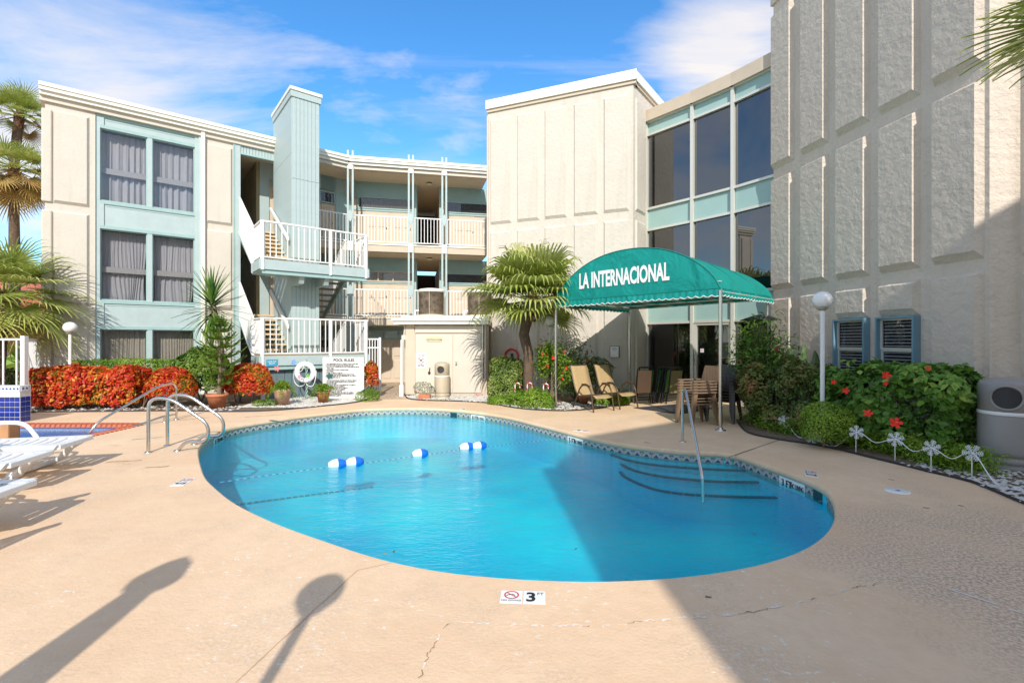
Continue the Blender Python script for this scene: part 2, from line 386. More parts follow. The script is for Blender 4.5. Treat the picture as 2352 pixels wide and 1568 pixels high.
spa_out = [(-12.85, 6.65), (-7.5, 6.65), (-7.5, 10.1), (-12.85, 10.1)]
DK = [(-22, -14), (14, -14), (14, 26), (-22, 26)]
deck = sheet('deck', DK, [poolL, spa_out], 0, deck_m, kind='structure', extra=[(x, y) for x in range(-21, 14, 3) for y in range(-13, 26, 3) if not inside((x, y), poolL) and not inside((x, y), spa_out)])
tag(deck, 'beige painted concrete deck around the curved pool', kind='structure')
asphalt = mat('grey_asphalt', (.10, .10, .095), .9, var=(2, .15))
grass_m = mat('far_ground', (.16, .15, .09), .95, var=(.2, .3))
gr = sheet('ground', [(-900, -900), (900, -900), (900, 900), (-900, 900)], [DK], -.02, grass_m, kind='structure'); tag(gr, 'flat ground beyond the hotel court', kind='structure')
rd = MB(); rd.box(-60, -22.5, 10, 40, -.3, -.004); o = rd.build('road', asphalt, kind='structure'); tag(o, 'grey street behind the palms')

pool_t = thing('swimming_pool', 'freeform blue swimming pool with patterned waterline tiles, its edge flush with the deck', 'swimming pool', (0, 0, 0))
plaster = mat('pool_plaster', (.10, .66, .80), .6, var=(1.2, .08))
def pool_plaster():
    m = plaster; nt = m.node_tree; N = nt.nodes; L = nt.links; p = N['Principled BSDF']; tc = N.new('ShaderNodeTexCoord')
    n = N.new('ShaderNodeTexNoise'); n.inputs['Scale'].default_value = .55; n.inputs['Detail'].default_value = 3; L.new(tc.outputs['Object'], n.inputs['Vector'])
    r = N.new('ShaderNodeValToRGB'); r.color_ramp.elements[0].position = .35; r.color_ramp.elements[0].color = (.004, .52, .76, 1); r.color_ramp.elements[1].position = .65; r.color_ramp.elements[1].color = (.012, .80, .88, 1)
    L.new(n.outputs[0], r.inputs[0]); L.new(r.outputs[0], p.inputs['Base Color'])
pool_plaster()
n = len(pool); PD = -.75
inn = [tuple(p) for p in pool]
mb = MB()
wallv = [(x, y, -.075) for x, y in inn]+[(x, y, PD) for x, y in inn]
mb.add(wallv, [(i, (i+1) % n, n+(i+1) % n, n+i) for i in range(n)]); wall = mb.build('pool_wall', plaster, pool_t)
fl = sheet('pool_floor', inn, [], PD, plaster, pool_t)
# coping: rounded lip around the edge
mb = MB(); prof = [(.0, 0.0), (-.010, -.006), (-.018, -.02), (-.02, -.045), (-.016, -.068), (0.004, -.08)]
nrm = []
for i in range(n):
    t = (pool[(i+1) % n]-pool[i-1]).normalized(); nrm.append(Vector((t.y, -t.x)))
cen = sum(pool, Vector((0, 0)))/n
area = sum(pool[i].x*pool[(i+1) % n].y-pool[(i+1) % n].x*pool[i].y for i in range(n))
sg = 1 if area > 0 else -1     # outward = nrm*sg
vs = []
for (d, z) in prof:
    for i in range(n): q = pool[i]+nrm[i]*sg*d; vs.append((q.x, q.y, z))
mb.add(vs, [((k)*n+i, (k)*n+(i+1) % n, (k+1)*n+(i+1) % n, (k+1)*n+i) for k in range(len(prof)-1) for i in range(n)], smooth=True)
cop = mb.build('coping', deck_m, pool_t)
# waterline tiles, one object each
tile_grey = mat('tile_stone', (.42, .40, .33), .35, var=(30, .12)); tile_blue = mat('tile_blue', (.03, .09, .24), .3); grout = mat('white_grout', (.62, .62, .58), .8)
def tile_mesh(w, h=.145):
    mb = MB(); g = .003
    mb.hexa([(-w/2+g, -.010, -h), (w/2-g, -.010, -h), (w/2-g, 0, -h), (-w/2+g, 0, -h), (-w/2+g, -.010, 0), (w/2-g, -.010, 0), (w/2-g, 0, 0), (-w/2+g, 0, 0)], 0)
    y = -.012
    mb.add([(-.045, y, -.078), (.045, y, -.078), (0, y, -.03)], [(0, 1, 2)], 1)
    for s in (-1, 1): mb.add([(s*w/2-s*.006, y, -.028), (s*w/2-s*.028, y, -.028), (s*w/2-s*.028, y, -.008), (s*w/2-s*.006, y, -.008)], [(0, 1, 2, 3) if s < 0 else (3, 2, 1, 0)], 1)
    for s in (-1, 1): mb.add([(s*.052, y, -.078), (s*.06, y, -.074), (s*.006, y, -.018), (0, y, -.022)], [(0, 1, 2, 3)], 2)
    return mb.mesh('waterline_tile', [tile_grey, tile_blue, grout])
seglen = sum((pool[(i+1) % n]-pool[i]).length for i in range(n))/n
tm = tile_mesh(seglen)
markers = {}
def near_i(px, py, z=-.08):
    g = G(px, py, z).xy; return min(range(n), key=lambda i: (pool[i]-g).length)
skips = set()
marks = [((1102, 955), '8 FT', 'NO DIVING'), ((1332, 1006), '5 FT', 'NO DIVING'), ((1823, 1102), '3 FT', 'NO DIVING'), ((502, 1001), '8 FT', 'NO DIVING')]
mk = []
for (pp, a, b_) in marks:
    i = near_i(*pp); ids = [(i+k) % n for k in (-1, 0, 1)]; skips |= set(ids); mk.append((i, a, b_))
sk = [near_i(1048, 948), near_i(1895, 1135), (near_i(1895, 1135)-1) % n]
for i in range(n):
    if i in skips or i in sk: continue
    a = pool[i]; b = pool[(i+1) % n]; mid = (a+b)/2; d = (b-a)
    ang = math.atan2(d.y, d.x)
    if sg < 0: pass
    # tile face looks to the pool interior
    inward = -(nrm[i]*sg)
    x = Vector((-inward.y, inward.x)) ; ang = math.atan2(x.y, x.x)
    mid = mid
    link('tile', tm, pool_t, (mid.x, mid.y, -.082), (0, 0, ang), (min(1.0, d.length/seglen)*.995, 1, 1))
tile_white = mat('white_ceramic', (.80, .80, .77), .25)
for (i, a, b_) in mk:
    p0 = pool[(i-1) % n]; p1 = pool[(i+2) % n]; inward = -(nrm[i]*sg); x = Vector((-inward.y, inward.x))
    if (p1-p0).dot(x) < 0: p0, p1 = p1, p0
    Fm = F(p0, p1)
    bow = .012 + max(0, ((pool[i]+pool[(i+1) % n])/2-(p0+p1)/2).dot(inward))
    mbk = MB(); Fm.box(mbk, .01, Fm.L-.01, -.225, -.083, bow-.008, bow+.004); o = mbk.build('depth_marker', tile_white, pool_t, loc=Fm.pt(Fm.L/2, bow, -.1))
    text(a, .125, black, o, Fm.mtx(.145, bow+.006, -.195), sx=.8, bold=.003)
    text(b_, .085, black, o, Fm.mtx(.33, bow+.006, -.180), sx=.5, bold=.001)
# skimmer mouths
for i in sk[:2]:
    a = pool[i]; b = pool[(i+1) % n]; inward = -(nrm[i]*sg); x = Vector((-inward.y, inward.x)); 
    if (b-a).dot(x) < 0: a, b = b, a
    Fs = F(a, b); Fs.b('skimmer_mouth', -.03, Fs.L+.03, -.21, -.085, -.006, .012, mat('dark_teal', (.01, .05, .06), .5), pool_t)
# steps with dark nosing tiles
s_arcs = [([(1405, 1043), (1443.7, 1055.6), (1506.2, 1066.5), (1631.2, 1075.9), (1725, 1079)], -.19), ([(1428, 1062), (1440.6, 1072.8), (1506, 1090), (1631, 1103), (1755, 1105.6)], -.285), ([(1425, 1082), (1437.4, 1094.7), (1490.6, 1118), (1553, 1130.6), (1662.5, 1138), (1786, 1140.6)], -.39)]
tile_dark = mat('dark_blue_tile', (.02, .035, .07), .3)
clipi = [i for i in range(n)]
for arc, z in s_arcs:
    pts = resample(catmull([G(*p, z=z).xy for p in arc], 5, closed=False), .15, closed=False)
    i0 = min(range(n), key=lambda i: (pool[i]-pts[0]).length); i1 = min(range(n), key=lambda i: (pool[i]-pts[-1]).length)
    A = []; k = i1
    while True:
        A.append(pool[k]+nrm[k]*sg*.06)
        if k == i0: break
        k = (k+1) % n if ((i0-i1) % n) < ((i1-i0) % n) else (k-1) % n
    poly = [tuple(p) for p in pts]+[tuple(p) for p in A]
    mb = MB(); vs = [(p[0], p[1], z) for p in poly]; m_ = len(poly); np_ = len(pts)
    mb.add([(p[0], p[1], PD) for p in pts]+[(p[0], p[1], z) for p in pts], [(i, i+1, np_+i+1, np_+i) for i in range(np_-1)])
    st = mb.build('pool_step', plaster, pool_t)
    tp = sheet('step_tread', poly, [], z, plaster, st)
    nm = MB(); nm.box(-.072, .072, -.03, .022, -.02, .004); tmn = nm.mesh('nosing', tile_dark)
    for a, b in zip(pts[:-1], pts[1:]):
        md = (a+b)/2; d = b-a; link('tile', tmn, st, (md.x, md.y, z), (0, 0, math.atan2(d.y, d.x)))
# dark line across the pool floor
la, lb = G(420, 1175, PD), G(860, 1118, PD)
mb = MB()
for k in range(30):
    a = la.lerp(lb, k/30); b = la.lerp(lb, (k+.8)/30); t = (b-a).normalized(); w = Vector((-t.y, t.x, 0))*.05
    mb.add([a-w, b-w, b+w, a+w], [(0, 1, 2, 3)])
for i_ in range(len(mb.v)): mb.v[i_] = (mb.v[i_][0], mb.v[i_][1], PD+.004)
# keep only quads inside the pool
keep = MB()
for f in mb.f:
    pts = [mb.v[i] for i in f]
    if all(inside((p[0], p[1]), poolL) for p in pts): keep.add(pts, [(0, 1, 2, 3)])
if keep.f: keep.build('floor_line', mat('faint_line_tile', (.02, .18, .26), .5), pool_t)
# water surface
def water_material(name, tint, refr):
    m = bpy.data.materials.new(name); m.use_nodes = True; nt = m.node_tree; N = nt.nodes; L = nt.links; N.clear()
    out = N.new('ShaderNodeOutputMaterial'); tr = N.new('ShaderNodeBsdfTransparent'); tr.inputs[0].default_value = (*tint, 1)
    rf = N.new('ShaderNodeBsdfRefraction'); rf.inputs['Color'].default_value = (*tint, 1); rf.inputs['IOR'].default_value = 1.33; rf.inputs['Roughness'].default_value = .02
    gl = N.new('ShaderNodeBsdfGlossy'); gl.inputs['Roughness'].default_value = .05
    tc = N.new('ShaderNodeTexCoord')
    def noise(sc, det, sx=1, sy=1, rot=0, dist=.6):
        mp = N.new('ShaderNodeMapping'); mp.inputs['Scale'].default_value = (sx, sy, 1); mp.inputs['Rotation'].default_value = (0, 0, rot); L.new(tc.outputs['Object'], mp.inputs[0])
        q = N.new('ShaderNodeTexNoise'); q.inputs['Scale'].default_value = sc; q.inputs['Detail'].default_value = det; q.inputs['Distortion'].default_value = dist; L.new(mp.outputs[0], q.inputs['Vector']); return q.outputs[0]
    b1 = N.new('ShaderNodeBump'); b1.inputs['Distance'].default_value = .014; L.new(noise(3.4, 3, 1, 1.9, .5), b1.inputs['Height'])
    b2 = N.new('ShaderNodeBump'); b2.inputs['Distance'].default_value = .008; L.new(noise(17, 4, 1, 1.6, -.4), b2.inputs['Height']); L.new(b1.outputs[0], b2.inputs['Normal'])
    b3 = N.new('ShaderNodeBump'); b3.inputs['Distance'].default_value = .03; L.new(noise(9, 4, 1, 1.7, .2), b3.inputs['Height']); L.new(b3.outputs[0], rf.inputs['Normal']); L.new(b2.outputs[0], gl.inputs['Normal'])
    frk = schlick(nt, b2.outputs[0], .02)
    m0 = N.new('ShaderNodeMixShader'); m0.inputs[0].default_value = refr; L.new(tr.outputs[0], m0.inputs[1]); L.new(rf.outputs[0], m0.inputs[2])
    m1 = N.new('ShaderNodeMixShader'); L.new(frk, m1.inputs[0]); L.new(m0.outputs[0], m1.inputs[1]); L.new(gl.outputs[0], m1.inputs[2])
    L.new(m1.outputs[0], out.inputs[0]); return m
water_m = water_material('pool_water', (.40, .97, 1), .16)
w = sheet('water', poolL, [], WZ, water_m, kind='structure'); tag(w, 'clear rippled blue water of the big pool', kind='structure')

# spa
spa_t = thing('spa_pool', 'small rectangular pool with red brick coping at the left', 'pool', (-10, 8.4, 0))
spa_pl = mat('spa_plaster', (.03, .36, .66), .6, var=(2, .1)); blue_tile = mat('cobalt_tile', (.01, .03, .26), .15, var=(3, .3)); wtile = mat('white_pattern_tile', (.66, .70, .76), .3, var=(18, .15))
mb = MB(); q = spa; k = 4
mb.add([(x, y, -.05) for x, y in q]+[(x, y, -.9) for x, y in q], [(0, 4, 5, 1), (1, 5, 6, 2), (2, 6, 7, 3), (3, 7, 4, 0), (4, 7, 6, 5)]); mb.build('spa_basin', spa_pl, spa_t)
bt = MB(); bt.box(-.076, .076, -.012, 0, -.075, 0, 0)
for cx in (-.04, .04): bt.add([(cx-.012, -.013, -.05), (cx, -.013, -.062), (cx+.012, -.013, -.05), (cx, -.013, -.038)], [(0, 1, 2, 3)], 1)
bt.box(-.076, .076, -.014, -.002, -.02, 0, 1); btm = bt.mesh('spa_tile', [wtile, blue_tile])
for i in range(31): link('tile', btm, spa_t, (-7.8-.154*i-.01, 9.85, -.06))
for i in range(19): link('tile', btm, spa_t, (-7.72, 9.77-.154*i, -.06), (0, 0, R(-90)))
brick_m = mat('red_coping_brick', (.56, .16, .08), .8, var=(8, .2), bump=(30, .004))
br = MB(); br.box(-.048, .048, -.03, .215, -.06, .012); 
brm = br.mesh('coping_brick', brick_m)
bb = bmesh.new(); bb.from_mesh(brm); bmesh.ops.bevel(bb, geom=bb.edges[:], offset=.012, segments=2, affect='EDGES'); bb.to_mesh(brm); bb.free()
for i in range(48): link('brick', brm, spa_t, (-7.68-.104*i, 9.87, 0), (0, random.uniform(-.01, .01), 0))
for i in range(31): link('brick', brm, spa_t, (-7.70, 9.80-.104*i, 0), (0, 0, R(-90)))
mb = MB(); mb.prism([(-12.84, 10.09), (-12.84, 9.88), (-7.7, 9.88), (-7.7, 6.66), (-7.51, 6.66), (-7.51, 10.09)], -.1, -.004); mb.build('mortar_bed', mat('mortar', (.5, .46, .4), .9), spa_t)
spa_water = sheet('spa_water', spa, [], -.085, water_material('spa_water_surface', (.62, .85, .95), .3), kind='structure'); tag(spa_water, 'blue water of the small spa pool')
# deck joints, cracks and stains as thin strips set in the deck
def strip(name, pts, w, m, parent=deck, z=.0035, jit=0):
    vs = []; pts = [Vector(p).xy for p in pts]
    for i, p in enumerate(pts):
        a = pts[max(i-1, 0)]; b = pts[min(i+1, len(pts)-1)]; t = (b-a).normalized(); nn = Vector((-t.y, t.x)); ww = w*(1+random.uniform(-jit, jit)); j = nn*random.uniform(-jit, jit)*w
        vs += [(*(p+j-nn*ww/2), z), (*(p+j+nn*ww/2), z)]
    mb = MB(); mb.add(vs, [(2*i, 2*i+2, 2*i+3, 2*i+1) for i in range(len(pts)-1)]); return mb.build(name, m, parent)
crack_d = mat('crack_dark', (.25, .175, .11), .9); joint_d = mat('joint_dark', (.10, .07, .05), .9); joint_f = mat('joint_faint', (.60, .41, .25), .9); crack_l = mat('crack_filler', (.78, .70, .60), .9, var=(20, .2)); joint_w = mat('joint_sealant', (.82, .80, .76), .6)
def wig(p, q, n, a):
    out = []
    for i in range(n+1):
        v = Vector(G(*p)).lerp(Vector(G(*q)), i/n); out.append((v.x+random.uniform(-a, a), v.y+random.uniform(-a, a), 0))
    return out
def cracks(pts, dark=.35):
    for a, b in zip(pts[:-1], pts[1:]):
        ga, gb = G(*a), G(*b); L_ = (gb-ga).length; k = max(2, int(L_/.055)); P_ = wig(a, b, k*3, .011)
        for j in range(k):
            if random.random() < .72:
                dk_ = random.random() < dark; strip('crack', P_[3*j:3*j+4], random.uniform(.003, .006) if dk_ else random.uniform(.005, .013), crack_d if dk_ else crack_l, jit=.8)
cracks([(955, 1404), (1040, 1420)], .3); cracks([(1040, 1425), (1150, 1436), (1270, 1436), (1360, 1438)], .15); cracks([(1380, 1438), (1500, 1425), (1600, 1418)], .2)
cracks([(1600, 1418), (1700, 1410), (1830, 1385), (1960, 1350), (2090, 1330)], .35); cracks([(1030, 1430), (985, 1500), (965, 1560)], .6)
strip('joint', wig((540, 1568), (820, 1310), 14, .003), .006, joint_f, jit=.4); strip('joint', wig((820, 1310), (900, 1292), 3, .001), .006, joint_f)
strip('joint', wig((2010, 1302), (2190, 1356), 8, .002), .008, crack_l, jit=.4); strip('joint', wig((2190, 1356), (2290, 1388), 5, .001), .014, joint_w, jit=.2); strip('joint', wig((2316, 1398), (2370, 1415), 3, .001), .013, joint_w)
strip('joint', wig((1677, 1049), (1790, 1010), 8, .004), .018, joint_d, jit=.3)
strip('joint', [G(1676, 1050)+Vector((0, .02, 0)), G(1677, 1056)], .02, crack_d)
for (x, y, l) in ((240, 1062, 90), (400, 965, 80), (330, 1075, 60), (560, 958, 90), (620, 965, 60), (300, 1010, 70)):
    strip('stain', wig((x, y), (x+l, y-6), 6, .02), .035, mat('rust_stain', (.50, .33, .18), .9, var=(12, .3)), jit=.7)
for (x, y) in ((1880, 1150), (2200, 1160), (2120, 1165), (1850, 1130), (1480, 1165-150), (2040, 1100), (1620, 1340+30)): strip('leaf_bit', [G(x, y), G(x+14, y+3)], .02, crack_d, jit=.5)
# depth markers in the deck
def deck_marker(px, py, ang, two=True, num='3'):
    g = G(px, py); t = thing('depth_marker', {(1201): 'white NO DIVING 3 FT deck tile at the near pool edge, below the shadow of the globe lamp'}.get(px, ''), 'depth marker', (g.x, g.y, .002))
    return t, g
def plate_pair(lbl, px, py, ang, num, w=.152, crossed=True, s=1):
    g = G(px, py); t = thing('depth_marker', lbl, 'depth marker', (g.x, g.y, .0), group='depth tiles set in the deck')
    M_ = Matrix.Rotation(ang, 3, 'Z')
    def tr(x, y, z): v = M_ @ Vector((x*s, y*s, 0)); return (g.x+v.x, g.y+v.y, z)
    for k in (-1, 1) if crossed else (0,):
        mb = MB(); x0 = k*w/2
        mb.hexa([tr(x0-w/2+.003, -w/2, -.01), tr(x0+w/2-.003, -w/2, -.01), tr(x0+w/2-.003, w/2, -.01), tr(x0-w/2+.003, w/2, -.01), tr(x0-w/2+.003, -w/2, .005), tr(x0+w/2-.003, -w/2, .005), tr(x0+w/2-.003, w/2, .005), tr(x0-w/2+.003, w/2, .005)])
        pl = mb.build('tile', tile_white, t)
        if k == -1:
            rg = MB(); nn = 32
            for (r0, r1, mi) in ((.040, .050, 0),):
                vs = [];
                for q in range(nn): a = 2*math.pi*q/nn; vs += [tr(x0+r0*math.cos(a), .018+r0*math.sin(a), .0062), tr(x0+r1*math.cos(a), .018+r1*math.sin(a), .0062)]
                rg.add(vs, [(2*i, 2*i+1, (2*i+3) % (2*nn), (2*i+2) % (2*nn)) for i in range(nn)])
            a = R(-42); dx, dy = math.cos(a)*.043, math.sin(a)*.043; ex, ey = -math.sin(a)*.004, math.cos(a)*.004
            rg.add([tr(x0-dx-ex, .018-dy-ey, .0064), tr(x0+dx-ex, .018+dy-ey, .0064), tr(x0+dx+ex, .018+dy+ey, .0064), tr(x0-dx+ex, .018-dy+ey, .0064)], [(0, 1, 2, 3)])
            rg.build('no_diving_symbol', red, pl)
            fg = MB()   # little diving figure
            for (pa, pb, ww) in (((-.026, .018), (.012, .026), .008), ((.012, .026), (.024, .010), .005), ((-.026, .018), (-.034, .004), .005)):
                dd = Vector((pb[0]-pa[0], pb[1]-pa[1])).normalized(); nx, ny = -dd.y*ww/2, dd.x*ww/2
                fg.add([tr(x0+pa[0]-nx, .0+pa[1]-ny, .006), tr(x0+pb[0]-nx, pb[1]-ny, .006), tr(x0+pb[0]+nx, pb[1]+ny, .006), tr(x0+pa[0]+nx, pa[1]+ny, .006)], [(0, 1, 2, 3)])
            fg.build('diver_symbol', black, pl)
            v = tr(x0, -.058, .0064); text('NO DIVING', .024, black, pl, gmtx(*v, ang, s), sx=1.05, ext=.0003)
        else:
            v = tr(x0-.022, -.055, .0064); text(num, .155, black, pl, gmtx(*v, ang, s), sx=.95, ext=.0003, bold=.004)
            v = tr(x0+.04, .025, .0064); text('FT', .042, black, pl, gmtx(*v, ang, s), ext=.0003)
    return t
plate_pair('white NO DIVING 3 FT tile pair at the near edge of the pool', 1201, 1371, R(-3), '3')
plate_pair('white depth tiles reading 5 left of the pool, near the ladder rails', 421, 1107, R(-82), '5')
plate_pair('white depth tiles in the shaded deck at the right end of the pool', 1863, 1088, R(-118), '3')
plate_pair('worn white depth tiles on the sunlit deck below the lounge chairs', 1336, 989, R(160), '5')
plate_pair('white blank deck tile at the far pool edge by the low hedge', 1063, 940, R(178), '8', crossed=False)
mb = MB(); g = G(2061, 1127); mb.lathe([(0, .008), (.11, .009), (.125, .004), (.125, -.01)], g, 32)
mb.add([(g.x-.02, g.y-.03, .0105), (g.x+.02, g.y-.03, .0105), (g.x+.02, g.y+.01, .0105), (g.x-.02, g.y+.01, .0105)], [(0, 1, 2, 3)], 1)
o = mb.build('skimmer_lid', [white_plastic, crack_d]); tag(o, 'round white skimmer lid in the shaded deck right of the pool', 'lid')

# planting beds, rocks and the gravel path
soil = mat('bed_soil', (.20, .14, .09), .95, var=(10, .4), bump=(14, .03)); edging_m = mat('black_edging', (.03, .03, .03), .6)
rock_m = mat('white_rock', (.55, .52, .47), .8, var=(6, .2))
def agg():
    m = mat('pebble_aggregate', (.5, .36, .22), .85); nt = m.node_tree; N = nt.nodes; L = nt.links; p = N['Principled BSDF']; tc = N.new('ShaderNodeTexCoord')
    v = N.new('ShaderNodeTexVoronoi'); v.inputs['Scale'].default_value = 34; L.new(tc.outputs['Object'], v.inputs['Vector'])
    r = N.new('ShaderNodeValToRGB'); r.color_ramp.elements[0].color = (.30, .18, .10, 1); r.color_ramp.elements[1].color = (.72, .60, .44, 1)
    s = N.new('ShaderNodeSeparateColor'); L.new(v.outputs['Color'], s.inputs[0]); L.new(s.outputs[0], r.inputs[0]); L.new(r.outputs[0], p.inputs['Base Color'])
    b = N.new('ShaderNodeBump'); b.invert = True; b.inputs['Distance'].default_value = .012; L.new(v.outputs['Distance'], b.inputs['Height']); L.new(b.outputs[0], p.inputs['Normal']); return m
path = sheet('path', [tuple(G(845, 917).xy), tuple(G(935, 916).xy), tuple(G(932, 904).xy), (-2.8, 15.6), (-3.8, 21.3), (-7.2, 21.3), (-5.8, 16.2), tuple(G(871, 903).xy)], [], .004, agg(), kind='structure'); tag(path, 'pebble aggregate path leading to the ground floor door')
bedL_edge = [(-200, 962), (55, 948), (200, 946), (400, 944), (500, 946), (590, 945), (660, 941), (742, 933), (800, 927), (845, 918), (872, 903)]
bedL = [tuple(G(*p).xy) for p in bedL_edge]+[(-5.0, 17.5), (-16, 17.5)]
bedM_edge = [(931, 906), (938, 916), (980, 920), (1060, 922), (1120, 926), (1175, 936), (1230, 942), (1300, 944), (1360, 940), (1420, 930), (1452, 922)]
bedM = [tuple(G(*p).xy) for p in bedM_edge]+[(3.72, 14.9), (-.7, 16.9), (-3.0, 15.3)]
bedR_edge = [(1692, 966), (1717, 994), (1785.7, 1009.8), (1856, 1020), (1922.9, 1032.6), (1993, 1050), (2074, 1069.5), (2144.5, 1087), (2221.8, 1104.7), (2285, 1129.3), (2334, 1150.4), (2500, 1215)]
bedR = [tuple(G(*p).xy) for p in bedR_edge]+[(9.2, 6.0), (8.6, 7.1), (7.4, 7.6), (6.72, 12.2), (5.9, 11.9)]
for nm, b_, lab in (('planting_bed', bedL, 'planting bed under the red croton hedge'), ('planting_bed', bedM, 'planting bed around the fan palm'), ('planting_bed', bedR, 'planting bed along the shaded wall')):
    o = sheet(nm, b_, [], .012, soil, kind='structure'); tag(o, lab)
def edging(edge, lab):
    pts = [G(*p).xy for p in edge]; pts = resample(catmull([Vector(p) for p in pts], 4, closed=False), .25, closed=False)
    mb = MB(); mb.tube([(p.x, p.y, .018) for p in pts], .017, 6); o = mb.build('bed_edging', edging_m, kind='structure'); tag(o, lab)
edging(bedL_edge[1:], 'black edging in front of the croton hedge'); edging(bedM_edge, 'black edging in front of the palm bed'); edging(bedR_edge, 'black edging of the shaded bed on the right')
def rocks(label, poly, n_, s0, s1, box, clump=None):
    mb = MB(); c = 0; x0, x1, y0, y1 = box
    while c < n_:
        x = random.uniform(x0, x1); y = random.uniform(y0, y1)
        if not inside((x, y), poly): continue
        s = random.uniform(s0, s1); c += 1; a = random.uniform(0, 6.28); vs = []
        for k in range(5): an = a+k*1.2566; rr = s*random.uniform(.8, 1.25); vs.append((x+rr*math.cos(an), y+rr*math.sin(an), .012+s*.35))
        mb.add(vs+[(x, y, .012+s*1.1*random.uniform(.6, 1)), (x+s*.2, y, .012)], [(i, (i+1) % 5, 5) for i in range(5)]+[((i+1) % 5, i, 6) for i in range(5)])
    o = mb.build('white_rocks', rock_m); tag(o, label, 'rocks', kind='stuff')
rocks('white rocks spread around the sign and the life ring', bedL, 3400, .022, .045, (-7.0, -4.2, 12.3, 14.6))
rocks('scattered pale rocks under the red croton hedge', bedL, 380, .02, .045, (-13, -6.8, 11.5, 12.6))
rocks('white rocks in front of the electrical room', bedM, 1500, .02, .045, (-3.3, -.6, 13.3, 15.1))
rocks('pale rocks around the fan palm and candy canes', bedM, 900, .02, .04, (-.6, 3.2, 11.8, 13.4))
rocks('white rocks at the foot of the grey bin', bedR, 1300, .016, .036, (5.3, 7.9, 4.2, 6.7))
# ---------------- hotel wing on the left with galleries ----------------
SB = 1.12
def S2(x, y): return (x*SB, y*SB)
zs = lambda z: HC+(z-HC)*SB
Z2, Z3, ZR = zs(2.52), zs(5.07), zs(8.0)
L1 = F(S2(-11.51, 11.92), S2(-5.62, 16.6)); L2 = F(S2(-5.62, 16.6), S2(-.92, 17.58))
hotel = thing('apartment_wing', 'three storey cream and teal apartment wing with open galleries, left of the courtyard', 'building', (L1.o.x, L1.o.y, 0))
u103, u222, u460, u471, u537 = 0.0, L1.u(219), L1.u(461), L1.u(471), L1.u(538.5)
DW = .40
L1.b('wall', u103, u222, 0, ZR-.42, -DW, 0, cream_s, hotel); L1.b('wall', u471, u537, 0, ZR-.42, -DW, 0, cream_s, hotel)
L1.b('interior_wall', u222, u471, 0, ZR-.45, -1.4, -1.3, interior, hotel)
# stucco panels (floor by floor)
pz = [(zs(5.13), zs(7.45)), (zs(2.62), zs(4.96)), (.12, zs(2.43))]
for (z0, z1) in pz:
    panel(L1, L1.u(122), L1.u(206), z0, z1, cream_s, hotel); panel(L1, L1.u(474), L1.u(534), z0, z1, cream_s, hotel)
    mb = MB(); L1.box(mb, -.07, .14, z0+.02, z1-.02, -DW, .06); mb.build('corner_panel', cream_s, hotel, bevel=.03)
# window bay
ua, ub, uc, ud = L1.u(229.5), L1.u(338.5), L1.u(350), L1.u(447.5)
wins = [(zs(5.38), zs(7.26)), (zs(2.785), zs(4.645)), (zs(.30), zs(2.02))]
L1.b('bay_frame', u222, ua-.10, 0, ZR-.42, -.25, .02, teal_dark, hotel); L1.b('bay_frame', ua-.10, ua, 0, ZR-.42, -.25, -.02, teal, hotel)
L1.b('bay_frame', ud, ud+.10, 0, ZR-.42, -.25, -.02, teal, hotel); L1.b('bay_frame', ud+.10, u460, 0, ZR-.42, -.25, .02, teal, hotel)
zz = [ZR-.42]+[z for w in wins for z in (w[1], w[0])]+[0]
for k in range(0, len(zz), 2):
    z1, z0 = zz[k], zz[k+1]
    if z1-z0 < .06: continue
    L1.b('spandrel_panel', ua, ud, z0+.0, z1, -.25, -.05, teal, hotel)
    L1.b('trim_board', ua, ud, z1-.10, z1, -.05, -.02, teal_dark, hotel); L1.b('trim_board', ua, ud, z0, z0+.09, -.05, -.02, teal_dark, hotel)
    L1.b('trim_board', ua, ua+.09, z0+.09, z1-.10, -.05, -.02, teal, hotel); L1.b('trim_board', ua+.14, ud-.1, z1-.165, z1-.145, -.05, -.042, teal_dark, hotel)
def curtain(Fr, u0, u1, z0, z1, w, m, parent, pleat=.16, amp=.035, wob=.0, seed=0):
    rr = random.Random(seed); nn = int((u1-u0)/pleat*10); mb = MB(); vs = []; rows = 9; ph = rr.uniform(0, 6); st = rr.uniform(.8, 1.3)
    for j in range(rows):
        z = z1+(z0-z1)*j/(rows-1); f = j/(rows-1)
        for i in range(nn+1):
            u = u0+(u1-u0)*i/nn; a = 2*math.pi*u/pleat*(1+.08*math.sin(u*2.1+seed))+ph+wob*f*math.sin(u*5+seed)*2
            vs.append(Fr.pt(u+wob*f*.08*math.sin(u*7+seed*2+f*3), w+amp*(.5+.6*f)*math.sin(a)+.012*math.sin(a*2.3+f*2), z))
    mb.add(vs, [(j*(nn+1)+i, (j+1)*(nn+1)+i, (j+1)*(nn+1)+i+1, j*(nn+1)+i+1) for j in range(rows-1) for i in range(nn)], smooth=True)
    return mb.build('curtain', m, parent, loc=Fr.pt((u0+u1)/2, w, z0))
